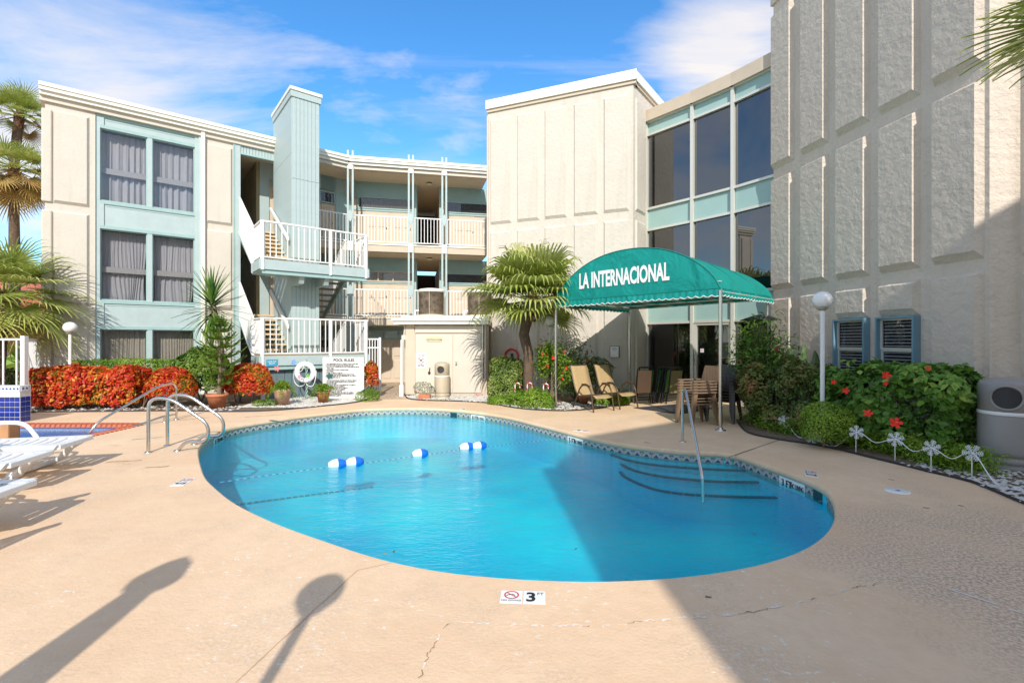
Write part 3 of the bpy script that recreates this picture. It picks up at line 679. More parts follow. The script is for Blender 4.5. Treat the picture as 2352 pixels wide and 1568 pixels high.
for k, (z0, z1) in enumerate(wins):
    L1.b('mullion', ub, uc, z0, z1, -.22, -.03, teal, hotel)
    for s, (a, b) in enumerate(((ua, ub), (uc, ud))):
        wf = thing('window', None, None, L1.pt((a+b)/2, 0, z0)); wf.parent = hotel; wf.location = wf.location-hotel.location
        mb = MB(); t = .03
        for (x0, x1, y0, y1) in ((a, a+t, z0, z1), (b-t, b, z0, z1), (a+t, b-t, z0, z0+t), (a+t, b-t, z1-t, z1)): L1.box(mb, x0, x1, y0, y1, -.16, -.08)
        mb.build('frame', teal_dark, wf)
        L1.b('pane', a+t, b-t, z0+t, z1-t, -.125, -.115, glass_clear, wf)
        curtain(L1, a+.02, b-.02, z0+.02, z1-.02, -.36, curtain_w if k == 2 else curtain_m, wf, (.16, .11, .10)[k], (.04, .022, .022)[k], (0, 1.0, .3)[k], seed=k*2+s+1)
        if k < 2: L1.b('window_bar', a+t, b-t, z0+(z1-z0)*.40, z0+(z1-z0)*.48, -.25, -.22, mat('grey_bar', (.48, .46, .42), .6), wf)
# roof, gutter and downspout
def fascia(Fr, u0, u1, parent, zt=ZR, ov=.22, m1=white_warm, m2=cream_flat):
    Fr.b('fascia', u0, u1, zt-.10, zt, -.5, ov+.05, m1, parent); Fr.b('fascia', u0, u1, zt-.20, zt-.10, -.5, ov+.02, m1, parent); Fr.b('fascia', u0, u1, zt-.30, zt-.20, -.5, ov-.05, m1, parent)
    Fr.b('fascia_board', u0, u1, zt-.44, zt-.30, -.5, ov-.14, m2, parent)
fascia(L1, -.1, L1.L+.02, hotel)
fascia(L2, -.02, L2.L, hotel)
def poly_of(*pts): return [(p.x, p.y) for p in pts]
B_ = L1.pt(L1.L, 0, 0)
mb = MB(); mb.prism(poly_of(L1.pt(0, -.45, 0), L1.pt(L1.L-.1, -.45, 0), L2.pt(L2.L, -.45, 0), L2.pt(L2.L, -9, 0), L1.pt(0, -9, 0)), ZR-.34, ZR-.06); mb.build('roof', cream_flat, hotel)
L1.b('downspout', L1.u(461), L1.u(470), 0, ZR-.30, 0.0, .12, white_warm, hotel)
L1.b('side_wall', -.0, .2, 0, ZR-.4, -8, -DW, cream_s, hotel)
# gallery: floors, back walls, doors
d1 = 1.22
B1 = L1.off(-d1); B2 = L2.off(-1.35)
def isect(A, B):
    d = A.e.x*(-B.e.y)+A.e.y*B.e.x; r = B.o-A.o; return (r.x*(-B.e.y)+r.y*B.e.x)/d
uj1 = isect(B1, B2); J = B1.pt(uj1, 0, 0)
u597 = B1.u(597); u540 = L1.u(540); u552 = L1.u(552)
L1.b('corner_post', u540-.02, u552, 0, ZR-.42, -.35, .03, teal, hotel); L1.b('corner_post', u540-.06, u540-.02, 0, ZR-.42, -.2, .05, teal_dark, hotel)
ceil_m = soffit
def gallery_poly(w0):
    return poly_of(L1.pt(u552, w0, 0), L1.pt(L1.L, w0, 0), L2.pt(L2.L, w0, 0), L2.pt(L2.L, -5, 0), L1.pt(L1.L, -5.5, 0), L1.pt(u552-3.2, -5.5, 0), L1.pt(u552-.02, -.4, 0))
for z, nm in ((Z2, 'gallery_floor'), (Z3, 'gallery_floor')):
    mb = MB(); mb.prism(gallery_poly(-.06), z-.26, z-.02); mb.build(nm, beige, hotel)
    for Fr, a, b in ((L1, L1.u(733), L1.L+.03), (L2, -.03, L2.L)): Fr.b('slab_edge', a, b, z-.28, z, -.1, .03, beige, hotel); Fr.b('slab_trim', a, b, z-.03, z+.02, -.1, .06, white_warm, hotel)
    mb = MB(); mb.prism(gallery_poly(-.12), z-.30, z-.262); mb.build('gallery_ceiling', ceil_m, hotel)
mb = MB(); mb.prism(gallery_poly(-.05), ZR-.47, ZR-.44); mb.build('gallery_ceiling', ceil_m, hotel)
floors = [(0, Z2-.30), (Z2, Z3-.30), (Z3, ZR-.47)]
def siding_band(Fr, u0, u1, z0, z1, w, parent, m=teal_dark):
    mb = MB(); st = .10; k = int((u1-u0)/st)
    for i in range(k+1):
        a = u0+i*st; b = min(a+st-.012, u1)
        if b > a: Fr.box(mb, a, b, z0, z1, w-.03, w+.012)
    Fr.box(mb, u0, u1, z0, z1, w-.05, w); o = mb.build('siding_band', m, parent, kind='stuff'); return o
def panel_door(Fr, u0, u1, z0, z1, w, parent, label=None):
    d = Fr.b('door', u0, u1, z0, z1, w, w+.04, beige, parent)
    if label: d['label'] = label
    hw = (u1-u0)
    for (a, b) in ((.12, .46), (.54, .88)):
        for (c, e) in ((.08, .52), (.60, .93)):
            mb = MB(); q = Fr.pt; ww = w+.04; A, Bq = u0+hw*a, u0+hw*b; Cq, E = z0+(z1-z0)*c, z0+(z1-z0)*e; i = .035
            vs = [q(A, ww, Cq), q(Bq, ww, Cq), q(Bq, ww, E), q(A, ww, E), q(A+i, ww+.02, Cq+i), q(Bq-i, ww+.02, Cq+i), q(Bq-i, ww+.02, E-i), q(A+i, ww+.02, E-i)]
            mb.add(vs, [(0, 1, 5, 4), (1, 2, 6, 5), (2, 3, 7, 6), (3, 0, 4, 7), (4, 5, 6, 7)]); mb.build('door_panel', beige, d)
    kb = MB(); kb.sphere(Fr.pt(u1-.09, w+.09, z0+.95), .03, 10, 8); kb.build('handle', steel, d)
    return d
def transom(Fr, u0, u1, z0, z1, w, parent, k=0, slider=False):
    wf = Fr.b('window', u0-.05, u1+.05, z0-.05, z1+.05, w-.06, w-.02, interior, parent)
    mb = MB(); t = .045
    for (a, b, c, d) in ((u0-t, u0, z0-t, z1+t), (u1, u1+t, z0-t, z1+t), (u0, u1, z0-t, z0), (u0, u1, z1, z1+t)): Fr.box(mb, a, b, c, d, w-.02, w+.05)
    mb.build('frame', teal_dark if not slider else beige, wf)
    Fr.b('pane', u0, u1, z0, z1, w+.010, w+.018, glass_clear, wf)
    if k % 2 == 0: curtain(Fr, u0, u1, z0+.01, z1, w-.005, mat('olive_curtain', (.16, .14, .10), .9), wf, .14, .008, seed=k)
    if slider:
        for x in (.36, .64): Fr.b('sash', u0+(u1-u0)*x-.025, u0+(u1-u0)*x+.025, z0, z1, w+.02, w+.05, beige, wf)
    return wf
# back wall strip for L1 part right of the corridor and the L2 bays
u_c0, u_c1 = B2.u(955), B2.u(1012)
lamps = []
for fi, (zf, zc) in enumerate(floors):
    h = zc-zf
    B1.b('back_wall', u597, uj1, zf, zc, -.12, 0, beige, hotel)
    B1.b('door_trim', u597-.02, u597+.30, zf, zc, -.02, .05, teal, hotel)
    siding_band(B1, u597+.3, uj1, zf+h*.80, zc, .03, hotel, teal)
    panel_door(B1, u597+.42, u597+1.25, zf, zf+h*.70, .0, hotel); transom(B1, u597+.45, u597+1.2, zf+h*.715, zf+h*.785, .02, hotel, 1)
    ux = B1.u(730); B1.b('teal_strip', B1.u(770), uj1, zf, zc, 0, .03, teal_dark, hotel)
    transom(B1, ux+.1, B1.u(766), zf+h*.63, zf+h*.76, .02, hotel, 1); siding_band(B1, ux, B1.u(770), zf+h*.80, zc, .03, hotel)
    panel_door(B1, B1.u(738), B1.u(768), zf, zf+h*.6, 0, hotel)
    # L2 back wall in two pieces either side of the passage
    for (a, b, kk) in ((0, u_c0, 0), (u_c1, B2.L+.4, 1)):
        B2.b('back_wall', a, b, zf, zc, -.12, 0, beige, hotel)
        siding_band(B2, a+.06, b-.02, zf+h*.80, zc, .03, hotel)
        B2.b('trim_board', a+.04, b, zf+h*.775, zf+h*.80, 0, .05, teal_dark, hotel)
        if kk == 0 or fi > 0: transom(B2, a+.25, b-.15, zf+h*.625, zf+h*.765, .02, hotel, fi+kk+fi*kk, slider=(fi == 1 and kk == 0))
        B2.b('trim_board', a+.06, b, zf+h*.58, zf+h*.605, 0, .04, teal_dark, hotel)
        if fi > 0: panel_door(B2, a+.5, min(b-.1, a+1.45), zf, zf+h*.57, 0, hotel)
        if kk == 0 and fi > 0: panel_door(B2, a+1.6, min(b-.15, a+2.5), zf, zf+h*.57, 0, hotel)
    for uu in (u_c0, u_c1): B2.b('passage_trim', uu-.06, uu+.06, zf, zc, -.15, .06, teal_dark, hotel)
    # passage through the building
    mb = MB(); B2.box(mb, u_c0-.12, u_c0, zf, zc, -5, -.15); B2.box(mb, u_c1, u_c1+.12, zf, zc, -5, -.15); mb.build('passage_wall', soffit, hotel)
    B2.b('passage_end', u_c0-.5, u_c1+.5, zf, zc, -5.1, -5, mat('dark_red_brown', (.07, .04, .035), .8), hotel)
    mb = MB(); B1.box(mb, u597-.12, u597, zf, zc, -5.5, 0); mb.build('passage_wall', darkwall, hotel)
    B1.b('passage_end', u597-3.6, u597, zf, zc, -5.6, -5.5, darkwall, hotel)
    if fi > 0:
        for cc, (Fr, u, w) in enumerate(((L1, L1.u(578), -.55), (L2, L2.u(988), -.9))):
            p = Fr.pt(u, w, zc); mb = MB(); mb.lathe([(.11, 0), (.115, -.02), (.12, -.025), (.12, -.04)], p, 20); o = mb.build('ceiling_lamp', darkmetal, hotel)
            mb = MB(); mb.lathe([(.118, -.035), (.118, -.08), (.09, -.10), (0, -.105)], p, 20); mb.build('lamp_shade', mat('lamp_glass', (.75, .66, .42), .35), o)
# ground floor door seen at the end of the path
Bg = B2; ug0, ug1 = Bg.u(871), Bg.u(932); 
panel_door(Bg, ug0, ug1, -.0, 1.80, 0.02, hotel); transom(Bg, Bg.u(848), Bg.u(932), 1.83, 2.12, .03, hotel, 1)
# siding board band above stair opening
st_ = .095; k = 0; u = u552
while u < L1.u(640):
    L1.b('siding_board', u, u+st_-.01, zs(7.38), ZR-.42, -.12, .0, teal, hotel); u += st_
L1.b('trim_board', u552, L1.u(640), zs(7.38)-.05, zs(7.38), -.14, .02, teal_dark, hotel)
# twin posts of the gallery
bal_m = white
def post_pair(Fr, pxa, pxb):
    g = thing('post_pair', None, None, Fr.pt(Fr.u((pxa+pxb)/2), .1, 0)); g.parent = hotel; g.location = g.location-hotel.location
    ua_, ub_ = Fr.u(pxa), Fr.u(pxb); s = .035
    for u_ in (ua_, ub_): Fr.b('post', u_-s, u_+s, 0, ZR+.25, .06, .13, teal, g)
    um = (ua_+ub_)/2
    for z in (ZR-.42, Z3-.24): Fr.b('plate', um-.09, um+.09, z-.05, z+.30, .13, .15, white, g)
    for z in (Z3+.93, Z2+.93):
        mb = MB(); a = .085; pts = [Fr.pt(um-a, .15, z+.0), Fr.pt(um, .15, z-.14), Fr.pt(um+a, .15, z), Fr.pt(um+a, .15, z+.2), Fr.pt(um, .15, z+.34), Fr.pt(um-a, .15, z+.2)]
        pb = [p-Fr.n*.03 for p in pts]; mb.add(pts+pb, [(0, 1, 2, 3, 4, 5), (11, 10, 9, 8, 7, 6)]+[(i, 6+i, 6+(i+1) % 6, (i+1) % 6) for i in range(6)]); mb.build('bracket', teal, g)
post_pair(L2, 800, 811); post_pair(L2, 939, 948.5); post_pair(L2, 1015.5, 1024.5)
mb = MB(); a = L2.pt(L2.u(800), .1, zs(7.75)); b = L2.pt(L2.u(800), -1.25, zs(6.9)); mb.tube([a, b], .07, 4); mb.build('brace', cream_flat, hotel)
# railings
def bal_mesh(h, t=.022):
    mb = MB(); mb.box(-t/2, t/2, -t/2, t/2, 0, h); return mb.mesh('baluster', white)
BAL = {}
def railing(p0, p1, h=1.12, parent=None, spacing=.125, rail=.045, z0off=.09, posts=False, m=white, balw=.024):
    p0 = Vector(p0); p1 = Vector(p1); d = p1-p0; Lx = Vector((d.x, d.y, 0)).length; e = Vector((d.x, d.y, 0)).normalized(); nn = Vector((e.y, -e.x, 0))*rail/2; sl = d.z/Lx
    r = thing('railing', None, None, p0); r.parent = parent; r.location = p0-wl(parent)
    for (za, zb) in ((h-.045, h), (z0off, z0off+.035)):
        mb = MB()
        q = lambda s, w, z: p0+e*s+nn*w+Vector((0, 0, sl*s+z))
        mb.hexa([q(0, 1, za), q(Lx, 1, za), q(Lx, -1, za), q(0, -1, za), q(0, 1, zb), q(Lx, 1, zb), q(Lx, -1, zb), q(0, -1, zb)]); mb.build('rail', m, r)
    key = (round(h-z0off, 3), balw, m.name)
    if key not in BAL:
        b = MB(); b.box(-balw/2, balw/2, -balw/2, balw/2, 0, h-z0off-.06); BAL[key] = b.mesh('baluster', m)
    k = max(1, round(Lx/spacing))
    for i in range(k):
        s = Lx*(i+.5)/k; p = p0+e*s; link('baluster', BAL[key], r, (p.x, p.y, p0.z+sl*s+z0off+.02), (0, 0, math.atan2(e.y, e.x)))
    if posts:
        for s in ((0, Lx) if posts is True else posts):
            p = p0+e*s; mb = MB(); mb.box(p.x-.045, p.x+.045, p.y-.045, p.y+.045, p0.z+sl*s-.30, p0.z+sl*s+h-.045); mb.build('post', m, r)
    return r
for z in (Z2, Z3):
    railing(L1.pt(L1.u(733), -.02, z), L1.pt(L1.L-.02, -.02, z), parent=hotel)
    ps = [0.05, L2.u(939), L2.u(948.5), L2.u(1015.5), L2.u(1024.5), L2.L-.05]
    for a, b in ((L2.u(811), ps[1]), (ps[2], ps[3]), (ps[4], ps[5])): railing(L2.pt(a, -.02, z), L2.pt(b, -.02, z), parent=hotel)

# ---------------- stair tower ----------------
FLc = Vector((-6.33*SB, 12.2*SB, 0)); e1 = L1.e.copy(); e2 = -L1.n.copy()   # along the wing, away from the pool
def SP(u, v, z): return FLc+e1*u+e2*v+Vector((0, 0, z))
Tc = Vector((-6.14*SB, 13.5*SB, 0)); tu = (Tc-FLc).dot(e1); tv = (Tc-FLc).dot(e2); TW = .734*SB; TD = 2.12*SB; ZT = zs(8.80)
tower = thing('stair_tower', 'tall narrow teal chimney-like stair tower with vertical board siding', 'tower', tuple(SP(tu+TW/2, tv+TD/2, 0)))
def sbox(mb, u0, u1, v0, v1, z0, z1, mi=0):
    mb.hexa([SP(u0, v0, z0), SP(u1, v0, z0), SP(u1, v1, z0), SP(u0, v1, z0), SP(u0, v0, z1), SP(u1, v0, z1), SP(u1, v1, z1), SP(u0, v1, z1)], mi); return mb
def sb(name, u0, u1, v0, v1, z0, z1, m, parent, bevel=0):
    mb = MB(); sbox(mb, u0, u1, v0, v1, z0, z1); return mb.build(name, m, parent, loc=SP((u0+u1)/2, (v0+v1)/2, z0), bevel=bevel)
sb('core', tu, tu+TW, tv, tv+TD, 0, ZT-.15, teal_dark, tower)
def boards(u0, u1, v, z0, z1, front=True, nb=7, zsplit=None):
    w_ = (u1-u0)/nb
    for i in range(nb):
        a = u0+i*w_+.004; b = u0+(i+1)*w_-.004
        for (c, d) in ([(z0, z1)] if not zsplit else [(z0, zsplit[i] if isinstance(zsplit, list) else zsplit), ((zsplit[i] if isinstance(zsplit, list) else zsplit)+.012, z1)]):
            if front: sb('siding_board', a, b, v-.018, v-.001, c, d, teal, tower)
            else: sb('siding_board', v-.018, v-.001, a, b, c, d, teal, tower)
zsp = zs(6.25)
boards(tu, tu+TW, tv, 0, ZT-.30, True, 7, zsp)
boards(tv, tv+TD, tu, 0, ZT-.30, False, 17, [zs(6.95)-.0*i for i in range(17)])
sb('cap', tu-.05, tu+TW+.05, tv-.05, tv+TD+.05, ZT-.30, ZT-.10, teal, tower); sb('cap', tu-.08, tu+TW+.08, tv-.08, tv+TD+.08, ZT-.10, ZT, white_warm, tower)

# ---------------- staircase ----------------
ZL2 = (Z2+Z3)/2; ZL1 = Z2/2
stair = thing('staircase', 'white railed outdoor staircase with two landings around the teal tower', 'staircase', tuple(SP(1.4, .5, 0)))
LW = 3.08; LD = 1.08; VF = 3.0*SB+.02; uf = tu-.05; ur = tu+TW+.06
for zi, z in enumerate((ZL1, ZL2)):
    ztop = z
    ld = sb('landing', 0, LW, 0, LD, ztop-.05, ztop, woodtread, stair)
    sb('landing_beam', -.02, LW+.02, -.06, 0, ztop-.30, ztop-.02, teal, stair); sb('landing_beam', -.06, -.02, -.06, LD, ztop-.30, ztop-.02, teal, stair); sb('landing_beam', LW+.02, LW+.06, -.06, LD, ztop-.30, ztop-.02, teal, stair)
    sb('landing_soffit', -.02, LW+.02, 0, LD+.05, ztop-.34, ztop-.30, teal_dark, stair); sb('landing_beam', .02, LW-.02, -.03, 0.0, ztop-.42, ztop-.34, teal_dark, stair)
    for u_ in (tu+.05, tu+TW-.05):
        mb = MB(); vs = [SP(u_-.07, .0, ztop-.34), SP(u_+.07, .0, ztop-.34), SP(u_+.07, tv+.02, ztop-.34), SP(u_-.07, tv+.02, ztop-.34), SP(u_-.07, .15, ztop-.62), SP(u_+.07, .15, ztop-.62), SP(u_+.07, tv, ztop-.62), SP(u_-.07, tv, ztop-.62)]
        mb.add(vs, [(0, 1, 2, 3), (7, 6, 5, 4), (0, 4, 5, 1), (1, 5, 6, 2), (2, 6, 7, 3), (3, 7, 4, 0)]); 
        if zi: mb.build('bracket', teal, stair)
    # rails
    railing(SP(0, -.03, z-.02), SP(LW, -.03, z-.02), 1.10, stair, .155, posts=[.04, 1.93, LW-.03], z0off=.05, rail=.06)
    railing(SP(0, LD, z-.02), SP(0, -.03, z-.02), 1.10, stair, .12, z0off=.05, rail=.06, posts=[.12])
    railing(SP(LW, -.03, z-.02), SP(LW, LD, z-.02), 1.10, stair, .13, z0off=.05, rail=.06)
    # left flight up
    zt = z+Z2/2 if zi == 0 else Z3
    zt = Z2 if zi == 0 else Z3
    nst = 8
    for i in range(nst):
        v = LD+(VF-LD)*i/nst; zz_ = z+(zt-z)*(i+1)/nst
        sb('tread', .04, uf, v, v+.28, zz_-.06, zz_, woodtread, stair)
    for uu in (.0, uf-.02):
        mb = MB(); mb.hexa([SP(uu, LD-.1, z-.25), SP(uu+.05, LD-.1, z-.25), SP(uu+.05, VF, zt-.3), SP(uu, VF, zt-.3), SP(uu, LD-.1, z+.06), SP(uu+.05, LD-.1, z+.06), SP(uu+.05, VF, zt+.03), SP(uu, VF, zt+.03)]); mb.build('stringer', teal_dark, stair)
    railing(SP(0, LD, z), SP(0, VF, zt), 1.10, stair, .11, rail=.06, z0off=-.1)
    mb = MB(); mb.hexa([SP(uf-.10, LD-.05, z+.80), SP(uf-.03, LD-.05, z+.80), SP(uf-.03, VF, zt+.80), SP(uf-.10, VF, zt+.80), SP(uf-.10, LD-.05, z+.90), SP(uf-.03, LD-.05, z+.90), SP(uf-.03, VF, zt+.90), SP(uf-.10, VF, zt+.90)]); mb.build('handrail', white, stair)
    # right flight down
    zb = 0 if zi == 0 else Z2
    for i in range(nst):
        v = LD+(VF-LD)*i/nst; zz_ = z-(z-zb)*(i+1)/nst
        sb('tread', ur, LW-.35, v, v+.28, zz_-.05, zz_, mat('grey_tread', (.30, .25, .18), .7), stair)
    for uu in (ur, LW-.35):
        mb = MB(); mb.hexa([SP(uu, LD-.2, z-.30), SP(uu+.05, LD-.2, z-.30), SP(uu+.05, VF, zb-.12), SP(uu, VF, zb-.12), SP(uu, LD-.2, z-.05), SP(uu+.05, LD-.2, z-.05), SP(uu+.05, VF, zb+.12), SP(uu, VF, zb+.12)]); mb.build('stringer', teal_dark, stair)
    railing(SP(LW-.33, LD, z), SP(LW-.33, VF, zb), 1.05, stair, .13, rail=.05, z0off=.02)
# storage wall under the lower landing
k = 0; u = .25
while u < LW-.1: sb('siding_board', u, min(u+.19, LW), .12, .16, 0, ZL1-.42, slate, stair); u += .2
sb('post', .0, .10, -.05, .06, 0, ZL1-.3, white, stair); sb('post', LW-.10, LW, -.05, .06, 0, ZL1-.3, white, stair)
sg_ = sb('notice_sign', .12, .42, -.075, -.062, ZL1-.32, ZL1-.12, mat('light_blue_sign', (.05, .32, .48), .4), stair)
SF = F(SP(0, 0, 0), SP(1, 0, 0))
text('LOOK OUT\nBELOW', .055, white, sg_, SF.mtx(.27, .077, ZL1-.20), sx=.8, ext=.001, bold=.001)
# gate beside the stairs
gate = thing('pool_gate', 'white barred pool gate beside the staircase at the end of the path', 'gate', tuple(G(872, 903)))
Yg = 15.6
g0 = Vector(((846-1176)/FL*Yg, Yg, 0)); g1 = Vector(((871-1176)/FL*Yg, Yg, 0))
railing(g0, g1, 1.80, gate, .085, z0off=.1); mb = MB(); mb.box(g1.x-.01, g1.x+.06, Yg-.03, Yg+.04, 0, 1.83); mb.build('post', white, gate)
mb = MB(); mb.box(g0.x, g1.x, Yg-.02, Yg+.02, 1.48, 1.52); mb.build('rail', white, gate)
gp = thing('fence_post', 'white slim post against the left corner of the electrical room', 'post', (-3.42, 15.0, 0)); mb = MB(); mb.box(-3.45, -3.39, 14.97, 15.03, 0, 1.75); mb.build('shaft', white, gp); mb = MB(); mb.box(-3.48, -3.36, 14.94, 15.06, 0, .35); mb.build('base', white_plastic, gp)
# ---------------- electrical room ----------------
YS = 15.17
shed = thing('electrical_room', 'low cream electrical room with double doors and flat white roof', 'utility building', ((-2.05), YS+1, 0))
xs = lambda px, Y=YS: (px-1176)/FL*Y
SF_ = F((xs(932), YS), (xs(1118.5), YS)); U = SF_.u; zr = 1.7+(784-745)/FL*YS
mb = MB(); mb.box(xs(932), xs(1118.5), YS, YS+1.4, 0, zr); mb.build('wall', beige, shed)
SF_.b('roof', -.32, SF_.L+.06, zr, zr+.10, -1.5, .28, white_warm, shed, bevel=.012); SF_.b('roof_edge', -.38, SF_.L+.10, zr+.10, zr+.20, -1.55, .34, white, shed, bevel=.012)
SF_.b('roof_top', -.1, SF_.L, zr+.2, zr+.27, -1.5, .1, white_warm, shed)
SF_.b('corner_board', 0, .28, .05, zr-.08, 0, .05, beige, shed); SF_.b('corner_board', .02, .3, zr-.08, zr, 0, .07, beige, shed)
SF_.b('header_board', .3, U(1108), zr-.26, zr-.05, 0, .045, cream_flat, shed)
for a, b, hd in ((U(954.5), U(1040), 0), (U(1041), U(1104.5), 1)):
    d = SF_.b('door', a+.005, b-.005, .10, zr-.30, 0, .03, cream_flat, shed)
    if hd: mb = MB(); mb.sphere(SF_.pt(a+.10, .07, 1.0), .03, 10, 8); mb.sphere(SF_.pt(a+.10, .05, 1.06), .02, 8, 6); mb.build('handle', steel, d)
for u_ in (U(951), U(1105)): SF_.b('door_frame', u_, u_+.05, .05, zr-.26, 0, .045, beige, shed)
for u_ in (U(1109), U(1115)): mb = MB(); mb.tube([SF_.pt(u_, .05, .5), SF_.pt(u_, .05, zr)], .022, 8); mb.build('conduit', steel if u_ < U(1111) else cream_flat, shed)
mb = MB(); mb.tube([SF_.pt(-.06, .02, .45), SF_.pt(-.06, .02, 1.75), SF_.pt(-.02, .02, zr)], .025, 8); mb.box(*sorted((SF_.pt(-.12, 0, 0).x, SF_.pt(0, 0, 0).x)), YS-.06, YS+.02, 1.75, 1.9); mb.build('conduit', cream_flat, shed)
sgn = SF_.b('door_sign', U(980), U(1016), SF_.z(998, 784.5), SF_.z(998, 772.5), .032, .045, mat('yellowed_sign', (.66, .58, .38), .6), shed)
text('ELECTRICAL ROOM', .075, mat('brown_print', (.14, .10, .03), .6), sgn, SF_.mtx(U(998), .048, SF_.z(998, 782)), sx=.72, bold=.001)
ps = SF_.b('no_pets_sign', U(956), U(979.5), SF_.z(968, 845), SF_.z(968, 811), .032, .042, white_plastic, shed)
cu_, cz_ = U(967.7), SF_.z(968, 827)
def ring_w(mb, Fr, u, w, z, r0, r1, n_=28):
    vs = []
    for q in range(n_): a = 2*math.pi*q/n_; vs += [Fr.pt(u+r0*math.cos(a), w, z+r0*math.sin(a)), Fr.pt(u+r1*math.cos(a), w, z+r1*math.sin(a))]
    mb.add(vs, [(2*i, (2*i+2) % (2*n_), (2*i+3) % (2*n_), 2*i+1) for i in range(n_)])
def seg_w(mb, Fr, a, b, w, t):
    d = Vector((b[0]-a[0], b[1]-a[1])).normalized(); x, y = -d.y*t/2, d.x*t/2
    mb.add([Fr.pt(a[0]-x, w, a[1]-y), Fr.pt(b[0]-x, w, b[1]-y), Fr.pt(b[0]+x, w, b[1]+y), Fr.pt(a[0]+x, w, a[1]+y)], [(0, 1, 2, 3)])
mb = MB(); ring_w(mb, SF_, cu_, .045, cz_, .088, .102); seg_w(mb, SF_, (cu_-.068, cz_+.068), (cu_+.068, cz_-.068), .0455, .014); mb.build('prohibition_symbol', red, ps)
mb = MB()
for a, b, t in (((-.04, 0), (.03, .01), .028), ((.03, .01), (.05, .04), .02), ((.045, .04), (.065, .035), .022), ((-.035, 0), (-.04, -.05), .012), ((-.02, 0), (-.018, -.05), .012), ((.02, 0), (.018, -.05), .012), ((.03, 0), (.036, -.05), .012), ((-.04, .01), (-.06, .04), .008)): seg_w(mb, SF_, (cu_+a[0], cz_+a[1]), (cu_+b[0], cz_+b[1]), .0452, t)
mb.build('dog_symbol', black, ps)
text('NO PETS ALLOWED\nIN POOL AREA', .038, black, ps, SF_.mtx(cu_, .046, cz_+.165), sx=.78, ext=.0005, bold=.0006)
text('NO SE PERMITEN\nMASCOTAS EN EL\nAREA DE LA ALBERCA', .034, black, ps, SF_.mtx(cu_, .046, cz_-.14), sx=.72, ext=.0005, lspace=.85, bold=.0005)
mb = MB(); mb.sphere(SF_.pt(U(986.5), .05, .72), .04, 8, 6, sc=(1, .4, 1.3)); mb.tube([SF_.pt(U(987), .06, .76), SF_.pt(U(988), .06, .88)], .012, 6); mb.build('door_latch', darkmetal, shed)
# condensers
def condenser(lbl, x, y, z, r, h):
    t = thing('air_conditioner', lbl, 'air conditioner', (x, y, z), group='condenser units on the electrical room roof')
    mb = MB(); rows = 26
    prof = []
    for i in range(rows):
        z0 = .06+(h-.14)*i/rows; dz = (h-.14)/rows; prof += [(r*.97, z0), (r, z0+dz*.35), (r*.90, z0+dz*.5), (r*.93, z0+dz)]
    mb.lathe(prof, (x, y, z), 28); mb.build('louvre_body', mat('condenser_brown', (.30, .24, .18), .7, var=(7, .6)), t)
    mb = MB(); mb.lathe([(0, h+.02), (r*.5, h+.02), (r*.95, h-.01), (r*1.05, h-.04), (r*1.05, h-.10), (r*.98, h-.11)], (x, y, z), 28); mb.build('top_cap', white_warm, t)
    mb = MB(); mb.lathe([(r*.98, .07), (r*1.04, .06), (r*1.04, 0), (0, 0)], (x, y, z), 28); mb.build('base_pan', beige, t)
    for k in range(4):
        a = R(-90+90*k); mb = MB(); mb.tube([(x+math.cos(a)*r*1.02, y+math.sin(a)*r*1.02, z+.05), (x+math.cos(a)*r*1.02, y+math.sin(a)*r*1.02, z+h-.08)], .009, 5); mb.build('guard_rod', beige, t)
    mb = MB(); mb.tube([(x-r-.1, y-.1, z), (x-r-.1, y-.1, z+.2), (x-r+.02, y-.1, z+.2)], .035, 8); mb.build('pipe', white_plastic, t)
condenser('round brown louvred condenser on the electrical room roof, in full view', xs(991, 15.8), 15.8, zr+.27, .41, .90); condenser('round brown condenser on the roof, half hidden behind palm fronds', xs(1102, 16.0), 16.05, zr+.27, .41, .90)

# ---------------- tower block ----------------
TF = F((-.84, 16.64), (3.70, 14.75)); TS = F((3.70, 14.75), (5.19, 16.76)); ZTW = 9.94
block = thing('tower_block', 'tall windowless cream stucco block with vertical raised panels, behind the fan palm', 'building', (2, 16.5, 0))
pl = poly_of(TF.pt(0, 0, 0), TF.pt(TF.L, 0, 0), TS.pt(TS.L+1.5, 0, 0), TS.pt(TS.L+1.5, -6, 0), TF.pt(0, -6, 0))
mb = MB(); mb.prism(pl, 0, ZTW-.12); mb.build('wall', cream, block)
for Fr, a, b in ((TF, -.03, TF.L+.11), (TS, .10, TS.L+1.4)):
    Fr.b('roof_cap', a, b, ZTW-.30, ZTW, -.3, .10, white_warm, block); Fr.b('roof_cap', a+.02, b-.02, ZTW-.40, ZTW-.30, -.3, .05, beige, block)
cols = [(1126.5, 1176), (1188, 1240), (1251, 1303), (1318, 1374), (1386.5, 1446)]
for (a, b) in cols:
    u0, u1 = TF.u(a), TF.u(b)
    panel(TF, u0, u1, 5.68, 9.28, cream, block, d=.06, c=.07); panel(TF, u0, u1, .15, 5.45, cream, block, d=.06, c=.07)
ua_, ub_ = TS.u(1459), TS.u(1482)
panel(TS, ua_, ub_-.03, 5.70, 9.2, cream, block, d=.05, c=.06); panel(TS, ua_, ub_-.03, .15, 5.45, cream, block, d=.05, c=.06)
mb = MB(); mb.tube([TF.pt(.02, .05, 0), TF.pt(.02, .05, 9.4)], .03, 6); mb.build('conduit', cream, block)
